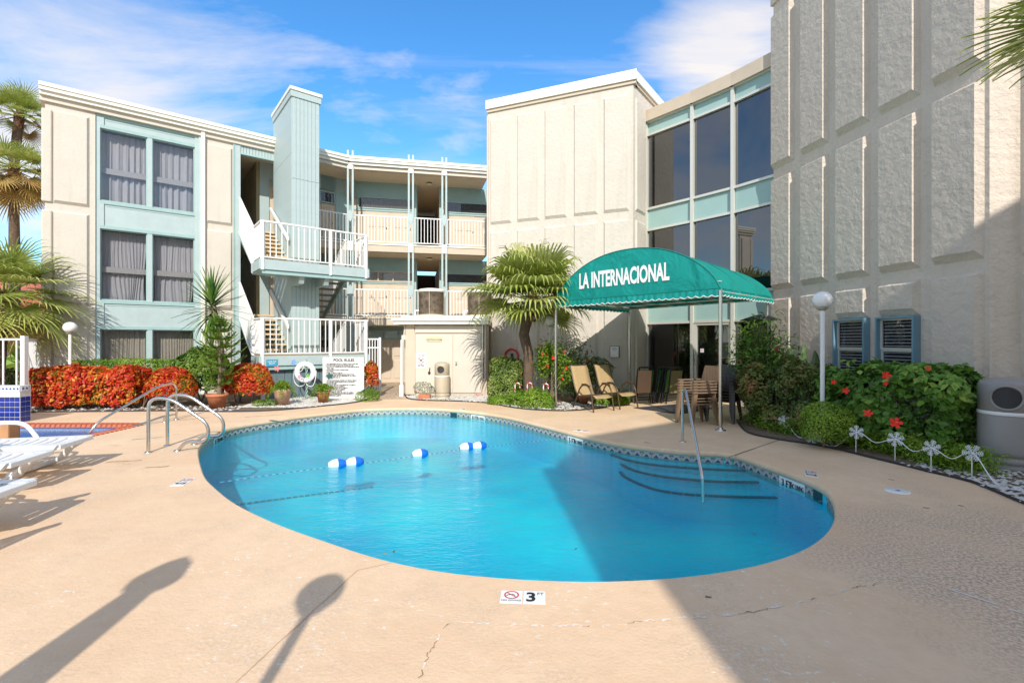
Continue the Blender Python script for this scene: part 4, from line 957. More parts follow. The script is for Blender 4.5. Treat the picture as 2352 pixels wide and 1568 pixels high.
# wall box with notice
bx = thing('notice_box', 'small white notice box on the shaded part of the cream tower wall', 'notice', tuple(TF.pt(TF.u(1413), .06, TF.z(1413, 820))))
z0, z1 = TF.z(1413, 820.5), TF.z(1413, 794.5); u0, u1 = TF.u(1402.5), TF.u(1424)
TF.b('box', u0, u1, z0, z1, .06, .15, mat('dark_red_box', (.16, .03, .03), .5), bx); pb_ = TF.b('notice_sheet', u0+.012, u1-.012, z0+.012, z1-.012, .15, .156, white_plastic, bx)
um, hh = (u0+u1)/2, z1-z0
text('Equipment\nPOOL HOURS\nCALL 911', .035, black, pb_, TF.mtx(um, .158, z1-.07), sx=.8, ext=.0005); text('THANK YOU', .032, red, pb_, TF.mtx(um, .158, z0+.05), sx=.8, ext=.0005)
mb = MB()
for k in range(9):
    for uu in (u0+.03, u1-.03): seg_w(mb, TF, (uu-.008, z0+.04+k*hh*.1), (uu+.008, z0+.04+k*hh*.1), .1575, .012)
mb.build('dotted_border', red, pb_)
mb = MB(); mb.tube([TF.pt(u0+.05, .066, 0), TF.pt(u0+.05, .066, z0)], .006, 5); mb.build('cable', beige, bx)
bell = thing('hose_reel', 'red round hose reel on the wall behind the low green hedge', 'hose reel', tuple(TF.pt(TF.u(1178), .12, 1.15)))
mb = MB(); c = TF.pt(TF.u(1178), .12, 1.2)
mb.tube([c+TF.e*(.24*math.cos(a))+Vector((0, 0, .24*math.sin(a))) for a in [2*math.pi*k/24 for k in range(24)]], .035, 8, closed=True); mb.build('hose', red, bell)
mb = MB(); TF.box(mb, TF.u(1178)-.03, TF.u(1178)+.03, .9, 1.3, .06, .11); mb.build('bracket', darkmetal, bell)

# ---------------- glass lobby ----------------
GP = [(4.335, 15.66), (5.381, 14.42), (6.14, 13.43), (6.95, 12.1)]
lobby = thing('glass_lobby', 'curved three storey glass front with tinted panes and teal spandrels behind the canopy', 'building', (5.6, 14.4, 0))
ZG = 9.11
def zat(py, Y): return HC+(784-py)*Y/FL
rows = [('cap', zat(284, 15.67), ZG), ('spandrel', zat(313.8, 15.67), zat(284, 15.67)), ('glass', zat(481.9, 15.67), zat(313.8, 15.67)), ('spandrel', zat(530.3, 15.67), zat(481.9, 15.67)), ('glass', 3.05, zat(530.3, 15.67)), ('spandrel', 2.28, 3.05), ('glass', .08, 2.28)]
for i in range(3):
    Fr = F(GP[i], GP[i+1]); 
    for k, (kind, z0, z1) in enumerate(rows):
        if kind == 'cap': Fr.b('roof_cap', -.03, Fr.L+.03, z0, z1-.0, -.6, .12, beige, lobby); continue
        last = (k == 6)
        if kind == 'spandrel': Fr.b('spandrel_glass', .05, Fr.L-.05, z0+.03, z1-.03, -.05, -.03, spandrel, lobby)
        elif last and i == 1:
            dr = Fr.b('door', .08, Fr.L-.06, z0, z1-.04, -.055, -.045, glass_door, lobby)
            mb = MB(); t = .075
            for (a, b, c, d) in ((.06, .06+t, z0, z1-.03), (Fr.L-.05-t, Fr.L-.05, z0, z1-.03), (.06+t, Fr.L-.05-t, z1-.03-t, z1-.03), (.06+t, Fr.L-.05-t, z0, z0+t*1.2)): Fr.box(mb, a, b, c, d, -.06, .01)
            mb.build('frame', alu_light, dr)
            mb = MB(); mb.tube([Fr.pt(.11, .02, 1.0), Fr.pt(.11, .07, 1.0), Fr.pt(.11, .07, 1.38), Fr.pt(.11, .02, 1.38)], .013, 6); mb.build('handle', steel, dr)
            sk_ = Fr.b('sticker', .23, .34, 1.38, 1.49, -.043, -.041, white_plastic, dr); mb = MB(); ring_w(mb, Fr, .285, -.0395, 1.435, .028, .036, 20); seg_w(mb, Fr, (.262, 1.458), (.308, 1.412), -.039, .007); mb.build('prohibition_symbol', red, sk_)
        else:
            Fr.b('pane', .04, Fr.L-.04, z0+.02, z1-.02, -.055, -.045, glass_dark if not last else glass_door, lobby)
            if last: 
                for q in range(34): Fr.b('blind_slat', .06, Fr.L-.06, .15+q*.062, .155+q*.062, -.25, -.21, mat('dark_slat', (.09, .09, .09), .5), lobby)
        Fr.b('transom_bar', .035, Fr.L-.035, z1-.035, z1+.035, -.07, .035, alu_light, lobby)
    if i == 0: Fr.b('mullion', -.0, .07, 0, ZG-.2, -.08, .05, alu_light, lobby)
    Fr.b('mullion', Fr.L-.045, Fr.L+.045, 0, rows[0][1], -.10, .06, alu_light, lobby)
    Fr.b('sill', 0, Fr.L, 0, .08, -.1, .05, alu, lobby)
mb = MB(); mb.prism([GP[0], GP[1], GP[2], GP[3], (8.5, 13.5), (6.5, 18)], ZG-.25, ZG-.12); mb.build('roof', cream_flat, lobby)
q = [F(GP[i], GP[i+1]).off(-1.1) for i in range(3)]
mb = MB(); 
for f_ in q: f_.box(mb, -.3, f_.L+.3, 0, 8.9, -.1, 0)
mb.build('interior_wall', interior, lobby)
for zf in (3.0, 5.9): mb = MB(); mb.prism([(4.6, 15.7), (5.45, 14.55), (6.25, 13.5), (7.0, 12.3), (8.2, 13.2), (6.2, 17)], zf-.1, zf); mb.build('interior_floor', interior, lobby)

# ---------------- right wing ----------------
RF = F((6.65, 12.3), (7.345, 7.44)); ZRW = 10.45
rw = thing('right_wing', 'tall shaded stucco wing with deep raised panels rising along the right side', 'building', (8, 9, 0))
RC = RF.pt(RF.L, 0, 0)
RG = F((RC.x, RC.y), (7.66, 7.36)); RH = F((7.66, 7.36), (9.6, 6.45))
BC = (1.82, -6.58); BE = (1.82+.805*9.2, -6.58+.593*9.2)
mb = MB(); mb.prism([(6.65, 12.3), (RC.x, RC.y), (7.66, 7.36), (9.6, 6.45), (12, 6.0), (12, 14), (8, 14)], 0, ZRW-.1); wall_r = mb.build('wall', cream_rough, rw)
RF.b('roof_cap', -.05, RF.L+.05, ZRW-.22, ZRW, -.4, .05, beige, rw); RH.b('roof_cap', -.2, RH.L, ZRW-.22, ZRW, -.4, .05, beige, rw)
def rough_panel(Fr, u0, u1, z0, z1, parent, d=.105, c=.07, nu=14, seed=0, amp=.007):
    r_ = random.Random(seed); from mathutils import noise as mn
    nz = max(4, int((z1-z0)/.06)); nu = max(4, int((u1-u0)/.06)); vs = []; q = Fr.pt
    for j in range(nz+1):
        for i in range(nu+1):
            u = u0+c*.4+(u1-u0-c*1.4)*i/nu; z = z0+c*1.9+(z1-z0-2.9*c)*j/nz
            nn_ = mn.noise(Vector((u*5+seed*3.1, z*9, seed)))*.6+mn.noise(Vector((u*13, z*20+seed, 2)))*.4
            e = 0 if i in (0, nu) or j in (0, nz) else 1
            vs.append(q(u, d+amp*nn_*e, z))
    W_ = nu+1; mb = MB(); mb.add(vs, [(j*W_+i, j*W_+i+1, (j+1)*W_+i+1, (j+1)*W_+i) for j in range(nz) for i in range(nu)], smooth=True)
    a, b, c_, d_ = vs[0], vs[nu], vs[-1], vs[nz*W_]; o = [q(u0, -.004, z0), q(u1, -.004, z0), q(u1, -.004, z1), q(u0, -.004, z1)]
    mb.add(o+[a, b, c_, d_], [(0, 1, 5, 4), (1, 2, 6, 5), (2, 3, 7, 6), (3, 0, 4, 7)]); return mb.build('stucco_panel', cream_rough, parent, loc=q((u0+u1)/2, 0, z0))
rc = [(1777.3, 1825), (1845, 1904), (1926, 1999), (2025, 2115), (2148, 2262)]
for i, (a, b) in enumerate(rc):
    u0, u1 = RF.u(a), RF.u(b)
    rough_panel(RF, u0, u1, 6.03, 9.95, rw, seed=i); rough_panel(RF, u0, u1, 2.99, 5.80, rw, seed=i+10)
    if i in (2, 3):
        zt_ = 2.16; rough_panel(RF, u0, u1, zt_, 2.80, rw, seed=i+30)
        wf = thing('window', None, None, RF.pt((u0+u1)/2, 0, .95)); wf.parent = rw; wf.location -= rw.location
        bl = mat('blue_window_frame', (.17, .30, .38), .5, var=(3, .08)); t = .035
        mb = MB()
        for (x0, x1, y0, y1) in ((u0, u0+t, .93, zt_), (u1-t, u1, .93, zt_), (u0+t, u1-t, .93, .93+t), (u0+t, u1-t, zt_-t, zt_)): RF.box(mb, x0, x1, y0, y1, 0.0, .15)
        mb.build('surround', bl, wf)
        for (y0, y1, w_) in ((.97, 1.545, .02), (1.545, zt_-t, .035)):
            mb = MB(); s = .035
            for (x0, x1, a_, b_) in ((u0+t, u0+t+s, y0, y1), (u1-t-s, u1-t, y0, y1), (u0+t+s, u1-t-s, y0, y0+s), (u0+t+s, u1-t-s, y1-s, y1)): RF.box(mb, x0, x1, a_, b_, w_, w_+.03)
            mb.build('sash', alu_light, wf)
        RF.b('pane', u0+t, u1-t, .97, zt_-t, .012, .018, glass_clear, wf)
        RF.b('interior_wall', u0, u1, .9, zt_, .0005, .002, interior, wf)
        for k in range(19):
            z_ = .985+k*.062
            if z_ < zt_-.06: RF.b('blind_slat', u0+t+.015, u1-t-.015, z_, z_+.013, .0035, .010, white_plastic, wf)
    else: rough_panel(RF, u0, u1, .1, 2.80, rw, seed=i+20)
panel(RH, .06, 1.0, 6.3, 9.9, cream_rough, rw, d=.08, c=.07); panel(RH, .06, 1.0, 3.0, 6.0, cream_rough, rw, d=.08, c=.07); panel(RH, .06, 1.0, .1, 2.75, cream_rough, rw, d=.08, c=.07)
RH.b('wall_light', .30, .48, 2.88, 3.0, 0, .22, white, rw)
# wing behind the viewer that throws the big shadow
bw = thing('rear_wing', 'cream stucco wing standing behind the viewer on the right', 'building', (5, -8, 0))
mb = MB(); mb.prism([BC, BE, (11.5, -1.2), (12.5, -11), (BC[0]+.9, BC[1]-6.9)], 0, 10.0); mb.build('wall', cream, bw)
BF = F((BE[0], BE[1]), BC)
for k in range(6): panel(BF, .5+k*1.4, 1.5+k*1.4, .3, 4.6, cream, bw); panel(BF, .5+k*1.4, 1.5+k*1.4, 4.9, 9.6, cream, bw)

# ---------------- canopy ----------------
canopy = thing('entrance_canopy', 'green barrel canopy over the lobby entrance with LA INTERNACIONAL in white', 'canopy', (3.4, 12, 0))
green = mat('canopy_green', (.0, .30, .25), .55, var=(1.2, .08)); green.node_tree.nodes['Principled BSDF'].inputs['Sheen Weight'].default_value = .1
def trans_fabric(col):
    m = bpy.data.materials.new('canopy_fabric'); m.use_nodes = True; nt = m.node_tree; N = nt.nodes; L = nt.links; p = N['Principled BSDF']; p.inputs['Base Color'].default_value = (*col, 1); p.inputs['Roughness'].default_value = .6
    t = N.new('ShaderNodeBsdfTranslucent'); t.inputs[0].default_value = (*col, 1); mx = N.new('ShaderNodeMixShader'); mx.inputs[0].default_value = .22; L.new(p.outputs[0], mx.inputs[1]); L.new(t.outputs[0], mx.inputs[2]); L.new(mx.outputs[0], N['Material Output'].inputs[0])
    tc = N.new('ShaderNodeTexCoord'); n_ = N.new('ShaderNodeTexNoise'); n_.inputs['Scale'].default_value = 1.9; n_.inputs['Detail'].default_value = 4; n_.inputs['Distortion'].default_value = .8; L.new(tc.outputs['Object'], n_.inputs[0]); b = N.new('ShaderNodeBump'); b.inputs['Distance'].default_value = .10; L.new(n_.outputs[0], b.inputs['Height']); L.new(b.outputs[0], p.inputs['Normal']); return m
fab = trans_fabric((.0, .31, .265))
CFf = F((1.12, 12.34), (3.99, 9.26)); W = CFf.L
nb = Vector((.732, .682, 0))
def cpt(t, s, h):   # t across 0..1, s 0..1 along depth, h height
    Ld = 3.3*(1-t)+2.75*t; p = CFf.pt(t*W, 0, 0)+nb*(Ld*s); return Vector((p.x, p.y, h))
ZC0 = 2.66
def arch(t, s): 
    k = max(0.0, 1-abs(2*t-1)**2.15); return ZC0+.06+1.03*k**.72*(1-.12*s)
NT = 40; NS = 10; mb = MB(); vs = []
for j in range(NS+1):
    s = j/NS
    for i in range(NT+1):
        t = i/NT; sag = -.035*math.sin(math.pi*((s*3) % 1))*math.sin(math.pi*t) if s not in (0, 1) else 0
        vs.append(cpt(t, s, arch(t, s)+sag))
mb.add(vs, [(j*(NT+1)+i, j*(NT+1)+i+1, (j+1)*(NT+1)+i+1, (j+1)*(NT+1)+i) for j in range(NS) for i in range(NT)], smooth=True)
mb.build('roof_fabric', fab, canopy)
mb = MB(); vs = []
for j in range(9):
    for i in range(NT+1):
        t = i/NT; h = ZC0+.02+(arch(t, 0)-ZC0-.02)*j/8; bulge = .03*math.sin(math.pi*j/8)*math.sin(math.pi*t); vs.append(cpt(t, 0, h)+CFf.n*bulge)
mb.add(vs, [(j*(NT+1)+i, j*(NT+1)+i+1, (j+1)*(NT+1)+i+1, (j+1)*(NT+1)+i) for j in range(8) for i in range(NT)], smooth=True)
mb.build('front_fabric', fab, canopy)
mb = MB(); vs = []
for i in range(NT+1):
    t = i/NT; vs += [cpt(t, 1, ZC0), cpt(t, 1, arch(t, 1))]
mb.add(vs, [(2*i, 2*i+1, 2*i+3, 2*i+2) for i in range(NT)]); mb.build('back_fabric', fab, canopy)
def valance(pa, pb, nv, nm='valance'):
    mb = MB(); tr = MB(); d = pb-pa; L_ = d.length; e = d.normalized(); out = Vector((e.y, -e.x, 0)); K = nv*8; vs = []; path = []
    for i in range(K+1):
        x = L_*i/K; sc = abs(math.sin(math.pi*i/8)); hang = .115+.035*sc; w = out*(.012+.012*math.sin(i*.9))
        top = pa+e*x+out*.004; vs += [Vector((top.x, top.y, ZC0+.05)), Vector((top.x+w.x, top.y+w.y, ZC0+.05-hang))]; path.append(vs[-1])
    mb.add(vs, [(2*i, 2*i+1, 2*i+3, 2*i+2) for i in range(K)], smooth=True); o = mb.build(nm, fab, canopy)
    tr.tube(path, .009, 5); tr.build('valance_trim', white, o)
A0, A1, A2, A3 = cpt(0, 0, 0), cpt(1, 0, 0), cpt(1, 1, 0), cpt(0, 1, 0)
seam_m = mat('canopy_seam', (.0, .20, .165), .7)
for s in (.333, .667):
    sm2 = MB(); sm2.tube([cpt(i/40, s, arch(i/40, s)+.004) for i in range(41)], .007, 5); sm2.build('seam', seam_m, canopy)
sm2 = MB(); sm2.tube([cpt(i/40, 0, arch(i/40, 0)+.004)+CFf.n*.004 for i in range(41)], .010, 5); sm2.tube([cpt(i/20, 0, ZC0+.06)+CFf.n*.008 for i in range(21)], .006, 5); sm2.build('piping', seam_m, canopy)
valance(A0, A1, 26); valance(A1, A2, 17); valance(A3, A0, 20)
text('LA INTERNACIONAL', .50, white, canopy, CFf.mtx(W*.468, .036, 2.985), sx=.51, ext=.001, bold=.018)
pole_m = steel
for p, h in ((A0, ZC0+.02), (A1, ZC0+.02), (cpt(.0, 1.0, 0), ZC0+.02), (cpt(.98, .97, 0), ZC0+.02)):
    mb = MB(); mb.tube([(p.x, p.y, 0), (p.x, p.y, h)], .034, 14); po = mb.build('pole', pole_m, canopy)
    mb = MB(); mb.lathe([(.10, 0), (.10, .012), (.05, .018), (.048, .05), (.034, .052)], (p.x, p.y, 0), 16); mb.build('base_flange', pole_m, po)
fr_ = MB()
for s in (0.02, .33, .66, .98): fr_.tube([cpt(0, s, ZC0), cpt(1, s, ZC0)], .016, 6); fr_.tube([cpt(i/16, s, arch(i/16, s)-.03) for i in range(17)], .014, 6)
for t in (.0, .2, .4, .6, .8, 1): fr_.tube([cpt(t, 0, ZC0), cpt(t, 1, ZC0)], .014, 6)
for t in (.1, .3, .5, .7, .9): fr_.tube([cpt(t-.1, .02, ZC0+.0), cpt(t, .02, ZC0+.22), cpt(t+.1, .02, ZC0)], .011, 5); fr_.tube([cpt(t-.1, .5, ZC0), cpt(t, .33, ZC0+.22), cpt(t+.1, .5, ZC0)], .011, 5)
fr_.tube([cpt(0, .02, ZC0+.22), cpt(1, .02, ZC0+.2)], .012, 5)
fr_.build('truss_frame', alu_light, canopy)
# ---------------- plants ----------------
def leaf_mat(name, stops, trans=.3, rough=.45):
    m = bpy.data.materials.new(name); m.use_nodes = True; nt = m.node_tree; N = nt.nodes; L = nt.links; p = N['Principled BSDF']
    at = N.new('ShaderNodeAttribute'); at.attribute_name = 'rnd'; r = N.new('ShaderNodeValToRGB'); cr = r.color_ramp
    while len(cr.elements) < len(stops): cr.elements.new(.5)
    for e, (t, c) in zip(cr.elements, stops): e.position = t; e.color = (*c, 1)
    L.new(at.outputs['Fac'], r.inputs[0]); L.new(r.outputs[0], p.inputs['Base Color']); p.inputs['Roughness'].default_value = rough; p.inputs['Specular IOR Level'].default_value = .4
    t = N.new('ShaderNodeBsdfTranslucent'); L.new(r.outputs[0], t.inputs[0]); mx = N.new('ShaderNodeMixShader'); mx.inputs[0].default_value = trans; L.new(p.outputs[0], mx.inputs[1]); L.new(t.outputs[0], mx.inputs[2]); L.new(mx.outputs[0], N['Material Output'].inputs[0]); return m
LM = dict(
 croton=leaf_mat('croton_leaves', [(0, (.06, .09, .01)), (.16, (.16, .17, .015)), (.28, (.66, .34, .03)), (.42, (.72, .15, .02)), (.60, (.66, .05, .015)), (.85, (.50, .02, .02)), (1, (.80, .42, .06))], .35),
 green=leaf_mat('mid_green_leaves', [(0, (.04, .09, .012)), (.5, (.12, .22, .025)), (1, (.28, .38, .06))]),
 lime=leaf_mat('lime_green_leaves', [(0, (.08, .16, .012)), (.5, (.21, .36, .03)), (1, (.42, .55, .07))]),
 hib=leaf_mat('hibiscus_leaves', [(0, (.04, .09, .014)), (.4, (.10, .22, .03)), (.8, (.18, .36, .045)), (1, (.34, .48, .09))]),
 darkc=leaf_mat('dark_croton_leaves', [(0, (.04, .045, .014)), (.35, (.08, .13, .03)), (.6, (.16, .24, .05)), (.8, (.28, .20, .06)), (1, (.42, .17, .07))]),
 varig=leaf_mat('variegated_leaves', [(0, (.05, .08, .012)), (.4, (.13, .20, .03)), (.75, (.30, .38, .08)), (1, (.52, .48, .20))]),
 palm=leaf_mat('palm_leaf', [(0, (.20, .26, .035)), (.5, (.42, .47, .11)), (1, (.68, .66, .30))], .3),
 palmdry=leaf_mat('dry_palm_leaf', [(0, (.30, .17, .06)), (.5, (.48, .32, .12)), (1, (.36, .34, .08))], .3),
 yucca=leaf_mat('yucca_leaf', [(0, (.03, .09, .02)), (.6, (.07, .18, .03)), (1, (.20, .33, .06))], .15),
 pine=leaf_mat('norfolk_needles', [(0, (.06, .13, .02)), (.5, (.14, .27, .03)), (1, (.32, .44, .06))], .15),
 silver=leaf_mat('grey_green_leaves', [(0, (.08, .12, .05)), (1, (.25, .30, .14))]),
 banana=leaf_mat('banana_leaf', [(0, (.12, .24, .03)), (1, (.30, .46, .07))], .4))
def leaf_cloud(name, pts, nrm, size, m, parent=None, wl_=.5, jit=.9, kind='stuff', fold=.12, clump=None):
    N_ = len(pts); pts = np.asarray(pts); nrm = np.asarray(nrm)
    d = rng.normal(size=(N_, 3)); nn = nrm+jit*d*.6; nn /= np.linalg.norm(nn, axis=1)[:, None]+1e-9
    t = rng.normal(size=(N_, 3)); t -= (t*nn).sum(1)[:, None]*nn; t /= np.linalg.norm(t, axis=1)[:, None]+1e-9; b = np.cross(nn, t)
    s = size*rng.uniform(.6, 1.25, N_)[:, None]
    v0 = pts-t*s*.5; v2 = pts+t*s*.5; v1 = pts+b*s*wl_*.5+nn*s*fold; v3 = pts-b*s*wl_*.5+nn*s*fold
    V = np.stack([v0, v1, v2, v3], 1).reshape(-1, 3)
    o0 = np.array(wl(parent)) if parent is not None else pts.mean(0)
    V = V-o0
    me = bpy.data.meshes.new(name); me.vertices.add(4*N_); me.vertices.foreach_set('co', V.ravel())
    idx = np.arange(N_)[:, None]*4; tri = np.concatenate([idx+np.array([[0, 1, 2]]), idx+np.array([[0, 2, 3]])], 1).reshape(-1)
    me.loops.add(6*N_); me.loops.foreach_set('vertex_index', tri.astype(np.int32)); me.polygons.add(2*N_)
    me.polygons.foreach_set('loop_start', np.arange(0, 6*N_, 3, dtype=np.int32)); me.update(); me.validate()
    a = me.attributes.new('rnd', 'FLOAT', 'FACE'); r = rng.uniform(0, 1, N_)
    if clump is not None: r = np.clip(.55*r+.45*clump, 0, 1)
    a.data.foreach_set('value', np.repeat(r, 2).astype(np.float32)); me.materials.append(m)
    o = bpy.data.objects.new(name, me); C.objects.link(o)
    if parent is not None: o.parent = parent
    else: o.location = o0
    if kind: o['kind'] = kind
    return o
from mathutils import noise as mnoise
def lump(p, sc, seed): return mnoise.noise(Vector((p[0]*sc+seed, p[1]*sc, p[2]*sc)))
def hedge_pts(P0, P1, width, z0, z1, n_, seed=0, rough=.1, rnd=.35, sc=2.2):
    P0 = Vector((*P0, 0)); P1 = Vector((*P1, 0)); e = (P1-P0); Lh = e.length; e.normalize(); s_ = Vector((e.y, -e.x, 0)); cz = (z0+z1)/2; pts = []; nr = []; cl = []
    H = (z1-z0)/2; Wd = width/2; Lx = Lh/2; c0 = (P0+P1)/2
    area = [Lx*H*2, Lx*H*2*.8, Lx*Wd*2*1.1, Wd*H*2, Wd*H*2]
    for _ in range(n_):
        k = random.choices(range(5), area)[0]; a, b = random.uniform(-1, 1), random.uniform(-1, 1)
        u, v, w = {0: (a, 1, b), 1: (a, -1, b), 2: (a, b, 1), 3: (1, a, b), 4: (-1, a, b)}[k]
        # rounding of corners
        p = [u*Lx, v*Wd, w*H]; nn = [0, 0, 0]
        r_ = rnd*min(Wd, H); q = []
        for x, lim in zip(p, (Lx, Wd, H)): q.append(max(-lim+r_, min(lim-r_, x)))
        dv = Vector([p[i]-q[i] for i in range(3)])
        if dv.length > 1e-6: dv = dv.normalized()*r_
        base = Vector(q)+dv; nv = (dv.normalized() if dv.length > 1e-6 else Vector((0, 0, 1)))
        wp = c0+e*base.x+s_*base.y+Vector((0, 0, cz+base.z))
        l = lump(wp, sc, seed); ll = lump(wp, sc*3, seed+5)
        depth = -abs(random.gauss(0, .06))*1.0-(random.random() < .3)*random.uniform(0, .22)
        wn = e*nv.x+s_*nv.y+Vector((0, 0, nv.z)); wp = wp+wn*(rough*(l*1.6+ll*.7)+depth)
        if wp.z < .02: wp.z = random.uniform(.02, .2)
        if ll < -.38 and random.random() < .6: continue
        pts.append(wp); nr.append(wn+Vector((0, 0, .5))); cl.append(.5+l)
    return pts, nr, np.array(cl)
def stems(parent, base_pts, top_fn, r, m=bark, name='stem', n_=5, spread=.25, h=.7):
    for i in range(n_):
        b = random.choice(base_pts); a = random.uniform(0, 6.28); t = Vector(b)+Vector((spread*math.cos(a), spread*math.sin(a), h*random.uniform(.8, 1)))
        mid = (Vector(b)+t)/2+Vector((random.uniform(-.04, .04), random.uniform(-.04, .04), 0)); mb = MB(); mb.tube([b, mid, t], [r, r*.8, r*.5], 6); mb.build(name, m, parent)
def hedge(name, lbl, cat, P0, P1, width, z0, z1, n_, size, m, seed=0, rough=.1, rnd=.35, wl_=.5, group=None, nst=4, sc=2.2, jit=.9):
    c = ((P0[0]+P1[0])/2, (P0[1]+P1[1])/2, 0); t = thing(name, lbl, cat, c, group)
    pts, nr, cl = hedge_pts(P0, P1, width, z0, z1, n_, seed, rough, rnd, sc); leaf_cloud('foliage', pts, nr, size, m, t, wl_, jit, clump=cl)
    if nst: stems(t, [(P0[0]+(P1[0]-P0[0])*k/5, P0[1]+(P1[1]-P0[1])*k/5, 0) for k in range(6)], None, .015, n_=nst, h=(z1-.1), spread=.15)
    # woody inner mass of twigs
    tw = MB(); P0v, P1v = Vector((*P0, 0)), Vector((*P1, 0)); k = int((P1v-P0v).length*26)+8
    for i in range(k):
        b = P0v.lerp(P1v, random.random()); a = random.uniform(0, 6.28); hh = z0+(z1-z0)*random.uniform(.3, .85); tp = b+Vector((math.cos(a)*width*.35, math.sin(a)*width*.35, hh)); tw.tube([b+Vector((0, 0, .01)), (b+tp)/2+Vector((random.uniform(-.06, .06), random.uniform(-.06, .06), 0)), tp], [.010, .007, .003], 4, cap=False)
    tw.build('twigs', bark, t, kind='stuff'); return t
def ell_pts(c, r, n_, seed=0, rough=.12, sc=2.5, inner=.25, squash=1):
    pts = []; nr = []; cl = []
    for _ in range(n_):
        v = Vector([random.gauss(0, 1) for _ in range(3)]).normalized()
        if v.z < -.5: v.z *= -.6; v.normalize()
        rr = 1-abs(random.gauss(0, .07))-(random.random() < inner)*random.uniform(0, .5); p = Vector((c[0]+v.x*r[0]*rr, c[1]+v.y*r[1]*rr, c[2]+v.z*r[2]*rr)); l = lump(p, sc, seed); ll = lump(p, sc*3, seed+3)
        p += v*(rough*(l*2+ll)*min(r)); 
        if ll < -.35 and random.random() < .6: continue
        if p.z < .02: p.z = .03
        pts.append(p); nr.append(v+Vector((0, 0, .4))); cl.append(.5+l)
    return pts, nr, np.array(cl)
def bush(name, lbl, cat, c, r, n_, size, m, seed=0, rough=.12, wl_=.5, group=None, nst=4, sc=2.5, jit=.9, inner=.25):
    t = thing(name, lbl, cat, (c[0], c[1], 0), group); pts, nr, cl = ell_pts(c, r, n_, seed, rough, sc, inner); leaf_cloud('foliage', pts, nr, size, m, t, wl_, jit, clump=cl)
    if nst: stems(t, [(c[0]+random.uniform(-.08, .08), c[1]+random.uniform(-.08, .08), 0) for _ in range(3)], None, .014, n_=nst, h=c[2]+r[2]*.5, spread=r[0]*.5)
    return t
gx = lambda px, Y: (px-1176)/FL*Y
# red crotons at the left
hedge('croton_hedge', 'long flaming red and orange croton hedge behind the spa pool', 'hedge', (gx(60, 12.2)+.3, 12.2), (gx(338, 12.35)-.1, 12.35), .85, .08, 1.03, 10500, .105, LM['croton'], 1, .10, .4, .55, nst=8)
bush('croton_bush', 'orange croton clump between the long red hedge and the large green bush', 'bush', (gx(394, 12.3), 12.3, .55), (.60, .40, .46), 4200, .08, LM['croton'], 4, .12, .55, group='croton clumps')
bush('croton_bush', 'round red croton between the terracotta pot and the pale pink pot', 'bush', (gx(573, 13.0), 13.0, .57), (.62, .45, .55), 6000, .08, LM['croton'], 8, .1, .55, group='croton clumps')
bush('croton_bush', 'narrow red croton behind the right edge of the pool rules sign', 'bush', (gx(853, 14.6), 14.6, .62), (.22, .25, .52), 1500, .08, LM['croton'], 9, .1, .55, group='croton clumps')
hedge('clipped_hedge', 'flat clipped light green hedge below the left wing windows', 'hedge', (gx(172, 13.1), 13.1), (gx(398, 13.35), 13.4), .45, .3, 1.22, 9000, .055, LM['lime'], 3, .04, .2, .5)
bush('green_bush', 'big rounded green bush between the clipped hedge and the staircase', 'bush', (gx(462, 13.4), 13.4, .78), (.80, .50, .80), 8500, .085, LM['green'], 5, .12, .55)
bush('green_bush', 'low dark shrub under the yucca at the foot of the stairs', 'bush', (gx(545, 13.5), 13.5, .55), (.30, .3, .45), 1800, .08, LM['green'], 15, .2, .4)
bush('ground_plant', 'small ferny green plant below the round croton', 'plant', (gx(610, 12.55), 12.55, .06), (.33, .14, .16), 1100, .05, LM['lime'], 22, .2, .3, nst=0, group='low plants in the beds')
bush('ground_plant', 'light green feathery plant beside the pool rules sign', 'plant', (gx(846, 13.75), 13.75, .14), (.36, .2, .26), 2200, .05, LM['lime'], 23, .2, .3, nst=0, group='low plants in the beds')
